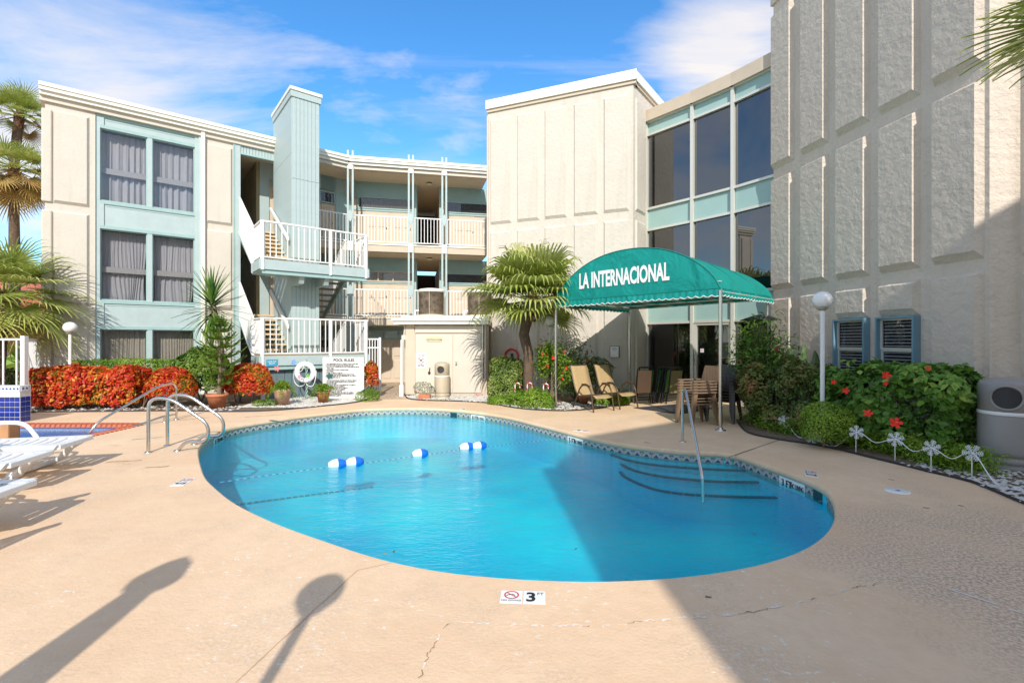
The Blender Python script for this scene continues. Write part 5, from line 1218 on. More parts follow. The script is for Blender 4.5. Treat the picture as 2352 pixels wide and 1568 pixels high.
# middle bed
hedge('clipped_bush', 'boxy variegated green hedge left of the fan palm', 'hedge', (gx(1132, 13.7), 13.75), (gx(1195, 13.55), 13.5), .85, .05, 1.22, 11000, .075, LM['varig'], 6, .07, .45, .55)
for i, (px, Y, rx, rz, lb) in enumerate(((1195, 12.75, .35, .30, 'first from the left, at the foot of the boxy hedge'), (1232, 12.35, .42, .33, 'under the candy canes'), (1262, 12.25, .18, .22, 'beside the left canopy pole'), (1150, 13.1, .35, .16, 'low fringe under the boxy hedge'), (1420, 13.0, .32, .2, 'behind the lounge chairs'), (1385, 12.9, .25, .18, 'between the two lounge chairs'))):
    bush('ground_plant', 'bright lime green ground plant, '+lb, 'plant', (gx(px, Y), Y, rz*.5), (rx, .25, rz), int(3200*rx/.4), .05, LM['lime'], 30+i, .25, .45, nst=0, group='low plants in the beds')
def twig_shrub(lbl, c, r, n_, size, m, seed, h0=.2, nbr=14, flowers=0, wl_=.35, fs=.07, cat='shrub', cl=70):
    t = thing('flowering_shrub', lbl, cat, (c[0], c[1], 0)); rs = random.Random(seed); tips = []; mb = MB(); P_ = []; Nn = []; rr_ = []
    for i in range(nbr):
        v = Vector([rs.gauss(0, 1) for _ in range(3)]).normalized(); v.z = abs(v.z)*.9+.05; k = rs.uniform(.55, 1.0)
        tip = Vector((c[0]+v.x*r[0]*k, c[1]+v.y*r[1]*k, c[2]+(v.z*2-1)*r[2]*k)); base = Vector((c[0]+rs.uniform(-.12, .12), c[1]+rs.uniform(-.1, .1), 0)); mid = base.lerp(tip, .55)+Vector((rs.uniform(-.1, .1), rs.uniform(-.1, .1), .08)); mb.tube([base, mid, tip], [.018, .012, .005], 5, cap=False); tips.append((mid, tip))
        for q in range(int(n_/nbr)):
            f = rs.uniform(.15, 1.05)**.8; p = mid.lerp(tip, f)+Vector((rs.gauss(0, size*1.3), rs.gauss(0, size*1.3), rs.gauss(0, size*1.1))); P_.append(p); Nn.append(Vector((rs.gauss(0, .5), rs.gauss(0, .5), .8)))
    mb.build('branches', bark, t); leaf_cloud('foliage', P_, Nn, size, m, t, wl_, .8)
    fm = MB()
    for k in range(6):
        a = k*math.pi/3; fm.add([(0, 0, 0), (.4*math.cos(a-.4), .4*math.sin(a-.4), .12), (.55*math.cos(a), .55*math.sin(a), .22), (.4*math.cos(a+.4), .4*math.sin(a+.4), .12)], [(0, 1, 2, 3)])
    fme = fm.mesh('flower', mat('red_petals', (.85, .015, .003), .5))
    for i in range(flowers):
        mid, tip = rs.choice(tips); p = mid.lerp(tip, rs.uniform(.3, 1.0))+Vector((rs.gauss(0, size), -abs(rs.gauss(0, size*1.2)), rs.gauss(0, size))); link('flower', fme, t, p, (R(rs.uniform(50, 100)), 0, R(rs.uniform(-40, 40))), rs.uniform(.7, 1.1)*fs)
    return t
twig_shrub('leafy shrub with small red flowers beside the fan palm trunk', (gx(1268, 13.6), 13.5, 1.15), (.62, .4, .82), 3300, .10, LM['lime'], 3, nbr=22, flowers=16, wl_=.42, fs=.10)
twig_shrub('open leggy shrub with a few red flowers behind the left canopy pole', (gx(1325, 13.9), 13.7, 1.05), (.62, .4, .95), 1900, .11, LM['green'], 4, nbr=20, flowers=7, wl_=.36, fs=.10)
twig_shrub('tall thin shrub with orange red flowers under the right edge of the canopy', (gx(1748, 10.4), 10.3, 1.55), (.72, .45, .72), 2400, .12, LM['hib'], 5, nbr=22, flowers=7, wl_=.28, fs=.08)
bush('potted_shrub', 'small dark leaved plant in shade behind the lounge chairs', 'plant', (gx(1375, 13.6), 13.6, .75), (.35, .3, .5), 500, .16, LM['darkc'], 41, .3, .15, group='low plants in the beds')
# right side bed
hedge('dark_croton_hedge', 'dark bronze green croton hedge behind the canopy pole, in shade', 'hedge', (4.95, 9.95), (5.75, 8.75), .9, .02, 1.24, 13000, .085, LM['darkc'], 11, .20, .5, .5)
hib = hedge('hibiscus_hedge', 'large glossy green hibiscus hedge with big red blooms in front of the blue windows', 'hedge', (5.75, 8.6), (6.55, 6.85), .95, .02, 1.27, 8500, .12, LM['hib'], 12, .20, .5, .62)
pts, nr, cl = hedge_pts((5.70, 8.6), (6.5, 6.85), 1.05, .05, 1.29, 1300, 13, .15, .4)
lm_ = MB(); lm_.add([(-.5, 0, 0), (-.2, .30, .06), (.2, .26, .06), (.5, 0, -.02), (.2, -.26, .06), (-.2, -.30, .06), (0, 0, 0)], [(0, 6, 1), (6, 2, 1), (6, 3, 2), (6, 4, 3), (6, 5, 4), (0, 5, 6)])
leafmeshes = []
for v_ in (.15, .5, .8, 1.0):
    me = lm_.mesh('leaf', LM['hib']); a = me.attributes.new('rnd', 'FLOAT', 'FACE'); a.data.foreach_set('value', [v_]*len(me.polygons)); leafmeshes.append(me)
front = [(p, q) for p, q in zip(pts, nr) if (q.x < .1 or q.y < 0)]
for p, q in front[:300]:
    link('leaf', random.choice(leafmeshes), hib, p, (random.uniform(-.9, .9), random.uniform(-.9, .9), random.uniform(0, 6.28)), random.uniform(.10, .15))
hf = MB()
for k in range(5):
    a = k*2*math.pi/5
    ring = [(0, 0, 0), (.35*math.cos(a-.55), .35*math.sin(a-.55), .10), (.62*math.cos(a-.35), .62*math.sin(a-.35), .12), (.68*math.cos(a), .68*math.sin(a), .2), (.62*math.cos(a+.35), .62*math.sin(a+.35), .12), (.35*math.cos(a+.55), .35*math.sin(a+.55), .10)]
    hf.add(ring, [(0, 1, 2, 3), (0, 3, 4, 5)])
hf.tube([(0, 0, 0), (.05, 0, .5)], .04, 6, mi=1)
hfm = hf.mesh('flower', [mat('red_petals', (.85, .015, .003), .5), mat('stamen', (.9, .45, .1), .5)])
for (px, py, Y, s) in ((2036, 862, 7.25, .085), (1943, 897, 7.75, .075), (1994, 949, 7.15, .085), (2057, 971, 6.65, .11), (2034, 880, 7.2, .05), (2133, 846, 6.9, .05), (1915, 877, 8.0, .06)):
    p = P(px, py, Y-.22); link('flower', hfm, hib, p, (R(random.uniform(60, 85)), 0, -math.atan2(p.x, p.y)+random.uniform(-.3, .3)), s*1.02)
bush('round_bush', 'small dense rounded bright green bush in front of the hibiscus hedge', 'bush', (5.05, 7.75, .33), (.40, .38, .42), 7000, .04, LM['lime'], 14, .06, .5, sc=3)
gc = []
for i, (px, py) in enumerate(((1735, 968), (1775, 985), (1825, 995), (1885, 1005), (1950, 1015), (2010, 1030), (2075, 1045), (2140, 1062), (2205, 1078), (2240, 1088))):
    g = G(px, py+6); gc.append((g.x+.07, g.y+.14))
P_ = []; Nn = []; cl = []
for k in range(26000):
    i = random.random()*(len(gc)-1); a = int(i); f = i-a; x = gc[a][0]*(1-f)+gc[a+1][0]*f+random.gauss(.05, .15); y = gc[a][1]*(1-f)+gc[a+1][1]*f+random.gauss(.05, .14); 
    if not inside((x, y), bedR): continue
    l = mnoise.noise(Vector((x*3, y*3, 0))); h = .22+.30*max(-.2, l+.15); z = random.uniform(.02, max(.05, h)); P_.append(Vector((x, y, z))); Nn.append(Vector((0, 0, 1))); cl.append(.5+l)
o = leaf_cloud('ground_cover', P_, Nn, .05, LM['lime'], None, .4, 1.3, clump=np.array(cl)); tag(o, 'low feathery green ground cover along the shaded bed edge', 'ground cover')
# cactus paddles
for (lbl, px, Y, h, nbp) in (('tall pale green cactus paddles between the shrub and the globe lamp', 1765, 10.9, 1.75, 6), ('dark green cactus column pair against the wall left of the blue windows', 1832, 10.6, 1.95, 4), ('small dark cactus beside the first blue window', 1893, 9.9, 1.55, 3)):
    x = gx(px, Y); t = thing('cactus', lbl, 'cactus', (x, Y, 0))
    for k in range(nbp):
        x0 = x+random.uniform(-.28, .28); hh = h*random.uniform(.72, 1.0); mb = MB(); lean = random.uniform(-.18, .18)
        path_ = [Vector((x0+lean*f*f, Y+random.uniform(-.02, .02)+.05*k/4, hh*f)) for f in (0, .2, .4, .6, .8, .93, 1)]; mb.tube(path_, [.05, .07, .085, .075, .09, .06, .015], 7)
        for vi in range(len(mb.v)): v = mb.v[vi]; mb.v[vi] = (v[0], Y+.05*k/4+(v[1]-Y-.05*k/4)*.35, v[2])
        mb.build('paddle', mat('cactus_green', (.10, .16, .06), .6, var=(6, .35)), t)
# ---------------- palms ----------------
def fan_mesh(elev, seed, R_=.95, pet=.85, nseg=34, m=None, droop=1.0, wid=.045, tipdroop=.55):
    rs = random.Random(seed); vs = []; fs = []; rn = []; mb = MB(); pts = []
    pd = []
    for i in range(6):
        f = i/5; a = elev-f*R(18)*droop; pd.append(Vector((math.cos(a), 0, math.sin(a))))
    p = Vector((0, 0, 0)); path = [p]
    for i in range(5): p = p+pd[i]*pet/5; path.append(p)
    mb.tube(path, [.022, .02, .017, .014, .012, .010], 5, cap=False)
    hub = path[-1]; fwd = pd[-1]; side = Vector((0, 1, 0)); up = side.cross(fwd)*-1
    if up.z < 0: up = -up
    nb0 = len(mb.f); tone = rs.uniform(.1, .75); vals = [tone]*nb0
    for k in range(nseg):
        a = R(-128+256*k/(nseg-1)); L_ = R_*(1-.25*(abs(a)/R(128))**2)*rs.uniform(.9, 1.08); d = (fwd*math.cos(a)+side*math.sin(a)).normalized(); d = (d+up*.18*abs(math.sin(a))).normalized()
        w = wid*rs.uniform(.85, 1.1); n0 = len(mb.v); cur = hub; st = 7; sd = d.cross(up).normalized(); v_ = []
        for j in range(st+1):
            f = j/st; ww = w*(1.0 if f < .5 else (1-(f-.5)*1.85))*(min(1, .35+f*2.2)); g = Vector((0, 0, -1)); v_ += [cur-sd*ww/2+up*.006*(k % 2), cur+sd*ww/2-up*.006*(k % 2)]
            bend = (0 if f < .55 else (f-.55)*4*tipdroop)+.10*droop*f; dd = (d+g*bend*1.6+Vector((rs.gauss(0, .05), rs.gauss(0, .05), 0))*(f > .5)).normalized(); cur = cur+dd*L_/st
        mb.add(v_, [(2*j, 2*j+2, 2*j+3, 2*j+1) for j in range(st)], smooth=False); vals += [min(1, max(0, tone+rs.uniform(-.2, .3)+.0)) for _ in range(st)]
    me = mb.mesh('frond', m); a = me.attributes.new('rnd', 'FLOAT', 'FACE'); a.data.foreach_set('value', vals); return me
def fan_palm(lbl, path, r, n_fr, scale, seed, dry=0, elev=(80, -35), label_group=None, R_=.95, pet=.8, droop=1.0, tipdroop=.55, trunk=trunk_m, boots=True, meshes=10, nseg=32, wid=.045):
    rs = random.Random(seed); t = thing('fan_palm', lbl, 'palm tree', (path[0][0], path[0][1], 0), label_group)
    mb = MB(); rsn = [r*(1+.06*rs.uniform(-1, 1)) for _ in path]; mb.tube(path, rsn, 14); mb.build('trunk', trunk, t)
    top = Vector(path[-1])
    if boots:
        bm_ = MB()
        for i in range(46):
            a = i*2.4; z = -.75+.75*i/46; d = Vector((math.cos(a), math.sin(a), 0)); rr = r*(1.05+.35*(i/46)); p0 = top+Vector((0, 0, z))+d*rr*.8; p1 = p0+d*.09*scale+Vector((0, 0, .16*scale)); s_ = Vector((-d.y, d.x, 0))*.035*scale
            bm_.add([p0-s_, p0+s_, p1+s_*.5, p1-s_*.5, p0-s_-d*.03, p0+s_-d*.03], [(0, 1, 2, 3), (1, 0, 4, 5)])
        bm_.build('leaf_bases', mat('palm_boots', (.24, .10, .04), .9, var=(14, .4)), t, kind='stuff')
    ms = []
    for i in range(meshes):
        f = i/(meshes-1); el = elev[0]+(elev[1]-elev[0])*f; ms.append(fan_mesh(R(el), seed*31+i, R_*scale*(1.0 if f > .2 else .9), pet*scale*(.85+.25*f), nseg, LM['palmdry'] if f > 1-dry else LM['palm'], droop, wid*scale, tipdroop))
    for i in range(n_fr):
        k = min(meshes-1, int(meshes*((i+.5)/n_fr)**.85)); az = i*2.39996+rs.uniform(-.2, .2); sc_ = rs.uniform(.88, 1.1); link('frond', ms[k], t, top+Vector((math.cos(az)*r*.5, math.sin(az)*r*.5, -.25*scale*(i/n_fr))), (0, rs.uniform(-.12, .12), az), sc_)
    return t
Yp = 13.3
fan_palm('fan palm with shaggy pale green fronds and slanting trunk, left of the green canopy', [(gx(1214, Yp), Yp, 0), (gx(1213, Yp), Yp, .7), (gx(1214, Yp), Yp, 1.35), (gx(1203, Yp), Yp+.02, 1.9), (gx(1212, Yp), Yp, 2.35), (gx(1222, Yp), Yp, 2.95)], .140, 30, 1.05, 3, elev=(86, -10), R_=1.12, pet=.74, tipdroop=.8, droop=.7, nseg=34, wid=.085)
fan_palm('tall palm with high green crown at the far left', [(gx(34, 21), 21, 0), (gx(36, 21), 21, 5), (gx(30, 21), 21, 9), (gx(45, 21), 21, 11.6)], .16, 30, .85, 5, elev=(85, -30), dry=.1, tipdroop=.15, droop=.4, R_=1.0)
fan_palm('palm with heavy brown skirt of dry fronds behind the left wing corner', [(gx(28, 17.5), 17.5, 0), (gx(30, 17.5), 17.5, 4), (gx(33, 17.5), 17.5, 8.0)], .13, 44, .92, 6, elev=(60, -62), dry=.35, tipdroop=.25, droop=.6)
fan_palm('low bushy palm with arching lime fronds at the left edge above the white fence', [(gx(-12, 12.75), 12.75, 0), (gx(8, 12.75), 12.75, 3.0)], .15, 36, 1.05, 9, elev=(75, -40), dry=.1, tipdroop=.35, droop=1.2, R_=1.05)
fan_palm('palm leaning in from the top right corner, only frond tips in view', [(5.75, 4.1, 0), (5.75, 4.1, 3), (5.75, 4.1, 5.0)], .12, 26, .80, 12, elev=(70, -25), tipdroop=.1, droop=.3, R_=1.0)
# yucca
def blade_mesh(L_, w, bend, m, val):
    mb = MB(); st = 5; vs = []; cur = Vector((0, 0, 0)); a = 0
    for j in range(st+1):
        f = j/st; ww = w*(1-f**1.6)*(.55+.9*min(f*2, .5)); vs += [cur+Vector((0, -ww/2, .006)), cur+Vector((0, 0, -.004)), cur+Vector((0, ww/2, .006))]; a -= bend/st; cur = cur+Vector((math.cos(a), 0, math.sin(a)))*L_/st
    mb.add(vs, [(3*j+i, 3*j+3+i, 3*j+4+i, 3*j+1+i) for j in range(st) for i in (0, 1)]); me = mb.mesh('leaf', m); at = me.attributes.new('rnd', 'FLOAT', 'FACE'); at.data.foreach_set('value', [val]*len(me.polygons)); return me
yu = thing('yucca', 'tall spiky green yucca standing against the left wing', 'yucca', (gx(503, 12.9), 12.9, 0))
ytop = Vector((gx(487, 12.9), 12.9, 2.55)); mb = MB(); mb.tube([(gx(503, 12.9), 12.9, 0), (gx(512, 12.9), 12.92, 1.0), (gx(505, 12.9), 12.9, 1.8), ytop+Vector((0, 0, .3))], [.09, .075, .065, .06], 10); mb.build('stem', bark, yu)
bms = [blade_mesh(.92, .075, b, LM['yucca'], v) for b in (.15, .45, .9) for v in (.2, .6, 1.0)]
for i in range(150):
    f = i/150; el = R(85-150*f+random.uniform(-8, 8)); az = i*2.39996; z = .35-.75*f; k = (0 if f < .4 else (3 if f < .7 else 6))+random.randrange(3)
    link('leaf', bms[k], yu, ytop+Vector((0, 0, z)), (0, -el, az), random.uniform(.75, 1.05)*(1 if f < .75 else .8))
for i in range(45):
    f = i/45; az = i*2.4; link('leaf', bms[3+random.randrange(6)], yu, Vector((gx(520, 12.9), 12.9, 1.65-.5*f)), (0, -R(75-110*f), az), random.uniform(.42, .6))
# norfolk pine in terracotta pot
def pot(lbl, x, y, r, h, m, rim=True, cat='pot'):
    t = thing('plant_pot', lbl, cat, (x, y, .012), group='plant pots'); mb = MB()
    pr = [(0, .01), (r*.68, .01), (r*.72, .0), (r*.95, h*.82), (r*.97, h*.83)]+([(r*1.08, h*.84), (r*1.08, h), (r*.95, h), (r*.93, h*.88)] if rim else [(r, h*.9), (r*.96, h), (r*.86, h*.97), (r*.84, h*.85)])
    mb.lathe(pr, (x, y, .012), 28); mb.build('body', m, t); mb = MB(); mb.lathe([(r*.9, h*.86), (0, h*.88)], (x, y, .012), 20); mb.build('soil', soil, t); return t
pot('orange terracotta pot under the norfolk pine', gx(499, 12.2), 12.2, .235, .37, terracotta)
np_ = thing('norfolk_pine', 'young tiered norfolk pine growing from the orange pot', 'tree', (gx(503, 12.25), 12.25, 0.3)); Xn = gx(503, 12.25)
mb = MB(); mb.tube([(Xn, 12.25, .28), (Xn+.03, 12.25, 1.0), (Xn+.0, 12.25, 1.9), (Xn+.05, 12.25, 2.25)], [.06, .035, .022, .008], 8); mb.build('trunk', bark, np_)
def pine_branch(L_, seed):
    rs = random.Random(seed); mb = MB(); vals = []; path_ = [Vector((L_*f, 0, -.05*math.sin(f*3)+.16*f*f)) for f in [i/8 for i in range(9)]]; mb.tube(path_, [.010*(1-i/10) for i in range(9)], 4, cap=False); vals = [0]*len(mb.f)
    for i in range(int(L_*330)):
        f = rs.uniform(.12, 1); k = int(f*8); p = path_[min(k, 8)].lerp(path_[min(k+1, 8)], f*8-k); s = rs.choice((-1, 1)); l = .11*(1.15-f)*rs.uniform(.7, 1.2)+.035
        d = Vector((.55, s*rs.uniform(.3, 1), rs.uniform(-.1, .45))).normalized(); w = Vector((.012, 0, .008)); mb.add([p-w, p+w, p+d*l], [(0, 1, 2)]); vals.append(rs.random())
    me = mb.mesh('branch', LM['pine']); at = me.attributes.new('rnd', 'FLOAT', 'FACE'); at.data.foreach_set('value', vals); return me
for ti, (z, L_) in enumerate(((.62, .30), (.88, .52), (1.10, .66), (1.32, .62), (1.55, .56), (1.76, .46), (1.95, .34), (2.10, .22), (2.22, .12))):
    me = pine_branch(L_, ti)
    for k in range(7): link('branch', me, np_, (Xn+.02, 12.25, z), (0, -R(random.uniform(0, 12)), k*2*math.pi/7+ti*.5), random.uniform(.9, 1.1))
# potted asparagus ferns
def fern(lbl, x, y, z, r, h, n_, seed):
    t = thing('potted_fern', lbl, 'fern', (x, y, z)); rs = random.Random(seed); P_ = []; Nn = []
    for i in range(60):
        az = rs.uniform(0, 6.28); el = rs.uniform(.35, 1.45); L_ = r*rs.uniform(.8, 1.2)
        for k in range(int(n_/60)):
            f = rs.random()**.7; p = Vector((x+math.cos(az)*math.cos(el)*L_*f*1.1, y+math.sin(az)*math.cos(el)*L_*f*1.1, z+math.sin(el)*h*1.6*f-h*1.5*f*f*(1.25-math.sin(el)*.6))); P_.append(p+Vector((rs.gauss(0, .02), rs.gauss(0, .02), rs.gauss(0, .015)))); Nn.append(Vector((0, 0, 1)))
    leaf_cloud('foliage', P_, Nn, .045, LM['lime'], t, .3, 1.4); return t
pot('tall pale pink fluted pot left of the life ring', gx(648, 12.75), 12.75, .215, .44, pink_pot, rim=False); fern('feathery lime fern spilling from the pale pink pot', gx(650, 12.75), 12.7, .44, .38, .34, 4200, 1)
pot('small terracotta pot between the life ring and the sign', gx(744, 13.3), 13.25, .17, .33, terracotta); fern('feathery green fern drooping from the small terracotta pot in front of the sign', gx(744, 13.3), 13.2, .34, .42, .30, 3800, 2)
pt_ = thing('plant_pot', 'low terracotta trough in front of the electrical room', 'pot', (gx(972, 14.3), 14.3, .012), group='plant pots'); mb = MB(); x_ = gx(975, 14.2); mb.box(x_-.17, x_+.17, 14.12, 14.3, .012, .16); mb.build('body', terracotta, pt_, bevel=.012); mb = MB(); mb.box(x_-.21, x_+.21, 14.08, 14.34, .0, .03); mb.build('saucer', terracotta, pt_)
bush('trough_plant', 'straggly grey green plant in the low terracotta trough', 'plant', (x_, 14.2, .26), (.32, .16, .19), 1100, .045, LM['silver'], 44, .3, .3, nst=0)
pot('brown pot in the shade behind the first lounge chair', gx(1340, 13.0), 13.0, .15, .27, terracotta)
# banana leaves and background
bn = thing('banana_plant', 'broad leaved banana plant behind the white fence', 'plant', (gx(80, 14.6), 14.6, 0))
def big_leaf(L_, w, bend, val):
    mb = MB(); st = 8; vs = []; cur = Vector((0, 0, 0)); a = 0
    for j in range(st+1):
        f = j/st; ww = w*math.sin(math.pi*min(1, f*.92+.06))**.6; vs += [cur+Vector((0, -ww/2, .05*ww)), cur, cur+Vector((0, ww/2, .05*ww))]; a -= bend/st; cur = cur+Vector((math.cos(a), 0, math.sin(a)))*L_/st
    mb.add(vs, [(3*j+i, 3*j+3+i, 3*j+4+i, 3*j+1+i) for j in range(st) for i in (0, 1)], smooth=True); me = mb.mesh('leaf', LM['banana']); at = me.attributes.new('rnd', 'FLOAT', 'FACE'); at.data.foreach_set('value', [val]*len(me.polygons)); return me
bl_ = [big_leaf(1.5, .5, .9, .2), big_leaf(1.3, .42, 1.2, .6), big_leaf(1.1, .38, .6, .9)]
for (px, Y, z, n_) in ((85, 14.6, .9, 7), (48, 15.0, 1.1, 6), (15, 15.2, .6, 6), (100, 14.9, .2, 5)):
    mb = MB(); mb.tube([(gx(px, Y), Y, 0), (gx(px, Y), Y, z)], [.09, .05], 8); mb.build('stem', mat('banana_stem', (.22, .24, .08), .7), bn)
    for k in range(n_): link('leaf', random.choice(bl_), bn, (gx(px, Y), Y, z), (0, -R(random.uniform(40, 85)), k*2.4+px), random.uniform(.6, .95))
hedge('far_shrub', 'mixed reddish green shrub behind the white fence at the far left', 'shrub', (-16, 13.6), (-13.4, 13.2), .5, .05, .95, 3500, .09, LM['darkc'], 55, .15, .4)
pk = thing('pink_building', 'salmon pink house with dark roof edge beyond the far left fence', 'house', (-28, 27, 0)); pinkm = mat('salmon_wall', (.74, .20, .12), .85, var=(1, .06))
mb = MB(); mb.prism([(-46, 22), (-27.4, 26), (-24.0, 34), (-44, 36)], 0, 4.4); mb.build('wall', pinkm, pk)
mb = MB(); mb.add([(-46, 21.8, 4.4), (-27.2, 25.8, 4.4), (-23.8, 34, 4.4), (-44, 36, 4.4), (-40, 28, 5.7), (-29, 29, 5.7)], [(0, 1, 5, 4), (1, 2, 5), (2, 3, 4, 5), (3, 0, 4)]); mb.build('roof', mat('salmon_roof', (.60, .17, .10), .8), pk)
PF = F((-46, 22), (-27.4, 26))
for px in (8,): u_ = PF.u(px); PF.b('window', u_-.6, u_+.6, 1.9, 3.3, .0, .06, glass_door, pk); PF.b('window_trim', u_-.7, u_+.7, 3.3, 3.5, 0, .1, white, pk)
for px in (40, 75): u_ = PF.u(px); PF.b('window', u_-.35, u_+.35, .9, 1.9, 0, .05, interior, pk)
# ---------------- furniture and small things ----------------
def smooth_path(pts, n_=6): return [tuple(p) for p in catmull([Vector(p) for p in pts], n_, closed=False)]
# globe lamps
def globe_lamp(lbl, x, y, zg, r=.15, pr=.035, z0=0):
    t = thing('globe_lamp', lbl, 'street lamp', (x, y, z0), group='white globe lamps on white posts')
    mb = MB(); mb.tube([(x, y, z0), (x, y, zg-r*.9)], pr, 12); mb.build('pole', white, t)
    mb = MB(); mb.lathe([(pr, zg-r-.03), (r*.55, zg-r*.98), (r*.60, zg-r*.86)], (x, y, 0), 20); mb.build('fitter', alu, t)
    mb = MB(); mb.sphere((x, y, zg), r, 32, 20, sc=(1, 1, .96)); mb.build('globe', lampglobe, t); return t
globe_lamp('white globe lamp rising from the red croton hedge at the left', gx(161, 12.6), 12.6, zat(752, 12.6), .150)
globe_lamp('white globe lamp in front of the shaded right wing', gx(1889, 8.15), 8.15, zat(689, 8.15), .152)
globe_lamp('globe lamp half hidden by the palm left of the canopy', gx(1264, 13.9), 13.9, zat(737, 13.9), .15)
globe_lamp('globe lamp beside the viewer, seen only by its shadow on the deck', -1.02, -.23, 2.38, .15, .034)
# closed umbrella beside viewer (its shadow falls on the deck)
um_ = thing('closed_umbrella', 'closed patio umbrella beside the viewer, seen by its shadow on the deck', 'umbrella', (-2.27, -.06, 0))
mb = MB(); mb.tube([(-2.27, -.06, 0), (-2.27, -.06, 2.6)], .025, 8); mb.build('pole', darkmetal, um_)
mb = MB(); mb.lathe([(.17, 1.0), (.15, 1.5), (.12, 2.0), (.095, 2.30), (.16, 2.34), (.17, 2.40), (.12, 2.52), (.02, 2.62)], (-2.27, -.06, 0), 10, smooth=False); mb.build('fabric', mat('umbrella_fabric', (.05, .18, .15), .8), um_)
# bins
def bin_(lbl, x, y, r, h, col, ang, band, s=1):
    t = thing('trash_can', lbl, 'trash can', (x, y, 0)); m = mat('bin_'+lbl[:5], col, .5, var=(5, .05)); dk = mat('bin_opening', (.03, .03, .03), .6)
    nr_ = 72; mb = MB(); vs = []
    zsx = [0, .01, .05, .055, .075, .08, .13, .135, .155, .16, .2, .58, .6]
    rsx = [r*.93, r*.97, r*.98, r*.95, r*.95, r*.985, r*.985, r*.95, r*.95, r*.99, r, r, r*.96]
    for z, rr in zip(zsx, rsx):
        for k in range(nr_):
            a = 2*math.pi*k/nr_; q_ = rr-(.005 if (k % 2 and .2 <= z <= .58) else 0); vs.append((x+q_*math.cos(a), y+q_*math.sin(a), z*h))
    mb.add(vs, [(j*nr_+k, j*nr_+(k+1) % nr_, (j+1)*nr_+(k+1) % nr_, (j+1)*nr_+k) for j in range(len(zsx)-1) for k in range(nr_)], smooth=True); mb.build('drum', m, t)
    mb = MB(); mb.lathe([(r*.94, .62*h), (r*.99, .63*h), (r*.985, .92*h), (r*.9, .955*h), (r*.72, .965*h), (r*.55, .99*h), (0, 1.0*h)], (x, y, 0), 40); hood = mb.build('hood', m, t)
    mb = MB(); mb.lathe([(r*1.0, .595*h), (r*1.02, .60*h), (r*1.015, .63*h), (r*1.0, .635*h)], (x, y, 0), 40); mb.build('liner', band, t)
    # round opening: disc with rim set on the hood, facing ang
    d = Vector((math.cos(ang), math.sin(ang), 0)); s_ = Vector((-d.y, d.x, 0)); c = Vector((x, y, .79*h)); ro = r*.50
    def surf(a, rr, o): 
        u = rr*math.cos(a); v = rr*math.sin(a); th = u/(r*.99); return Vector((x, y, 0))+(d*math.cos(th)+s_*math.sin(th))*(r*.99+o)+Vector((0, 0, .79*h+v))
    mb = MB(); K = 32; vs = [surf(0, 0, .004)]+[surf(2*math.pi*k/K, ro*.5, .004) for k in range(K)]+[surf(2*math.pi*k/K, ro, .004) for k in range(K)]
    mb.add(vs, [(0, 1+k, 1+(k+1) % K) for k in range(K)]+[(1+k, 1+K+k, 1+K+(k+1) % K, 1+(k+1) % K) for k in range(K)], smooth=True); mb.build('opening', dk, hood)
    mb = MB(); mb.tube([surf(2*math.pi*k/K, ro*1.03, .008) for k in range(K)], .014*r/.28, 8, closed=True); mb.build('opening_rim', m, hood)
bin_('tan plastic litter bin with round opening in front of the electrical room', gx(1016, 14.45), 14.4, .225, 1.10, (.50, .42, .30), R(-90-3), white_plastic)
bin_('grey plastic litter bin with round opening by the wall at the right edge', 6.66, 6.50, .30, 1.22, (.30, .28, .26), R(-137), white_plastic)
# pool rails
def rail(lbl, paths, r=.024, flanges=(), cat='handrail', name='pool_handrail', flats=()):
    t = thing(name, lbl, cat, tuple(Vector(paths[0][0])))
    for p in paths: mb = MB(); mb.tube(p, r, 12); mb.build('tube', steel, t)
    for f in flanges: mb = MB(); mb.lathe([(.055, 0), (.055, .012), (.03, .02), (r, .022)], f, 18); mb.build('flange', steel, t)
def arcpath(pts, rad, seg=7):
    pts = [Vector(p) for p in pts]; out = [pts[0]]
    for i in range(1, len(pts)-1):
        a = (pts[i-1]-pts[i]); b = (pts[i+1]-pts[i]); rr = min(rad, a.length*.49, b.length*.49); p0 = pts[i]+a.normalized()*rr; p2 = pts[i]+b.normalized()*rr
        for k in range(seg+1): s = k/seg; out.append(p0*(1-s)**2+pts[i]*2*s*(1-s)+p2*s*s)
    out.append(pts[-1]); return out
def ladder(dx, dy, lbl):
    o = Vector((dx, dy, 0)); pts = [Vector((-5.57, 7.41, 0))+o, Vector((-5.57, 7.41, .83))+o, Vector((-5.25, 7.43, .83))+o, Vector((-4.68, 7.47, .42))+o, Vector((-4.70, 7.47, .14))+o, Vector((-5.05, 7.5, .16))+o, Vector((-5.20, 7.52, 0))+o]
    rail(lbl, [arcpath(pts, .20)], .025, [tuple(pts[0]), tuple(pts[-1])], name='grab_rail')
ladder(0, 0, 'nearer curved steel grab rail at the left end of the pool'); ladder(-.05, .48, 'farther curved steel grab rail at the left end of the pool')
rail('long sloping steel handrail of the spa pool', [arcpath([(-7.32, 10.55, 0), (-7.32, 10.55, .80), (-7.36, 10.1, .78), (-7.68, 8.95, .20), (-7.78, 8.85, -.05), (-7.80, 9.1, -.15)], .18), arcpath([(-7.32, 10.5, .12), (-7.36, 10.2, .12), (-7.76, 9.2, -.12)], .05), [(-7.33, 10.22, 0), (-7.34, 10.2, .12)]], .022, [(-7.32, 10.55, 0), (-7.33, 10.22, 0)])
rail('straight steel handrail going down the pool steps', [arcpath([(2.885, 8.18, 0), (2.885, 8.18, .90), (2.88, 8.02, .90), (2.60, 6.60, -.16), (2.55, 6.45, -.45)], .10)], .024, [(2.885, 8.18, 0)])
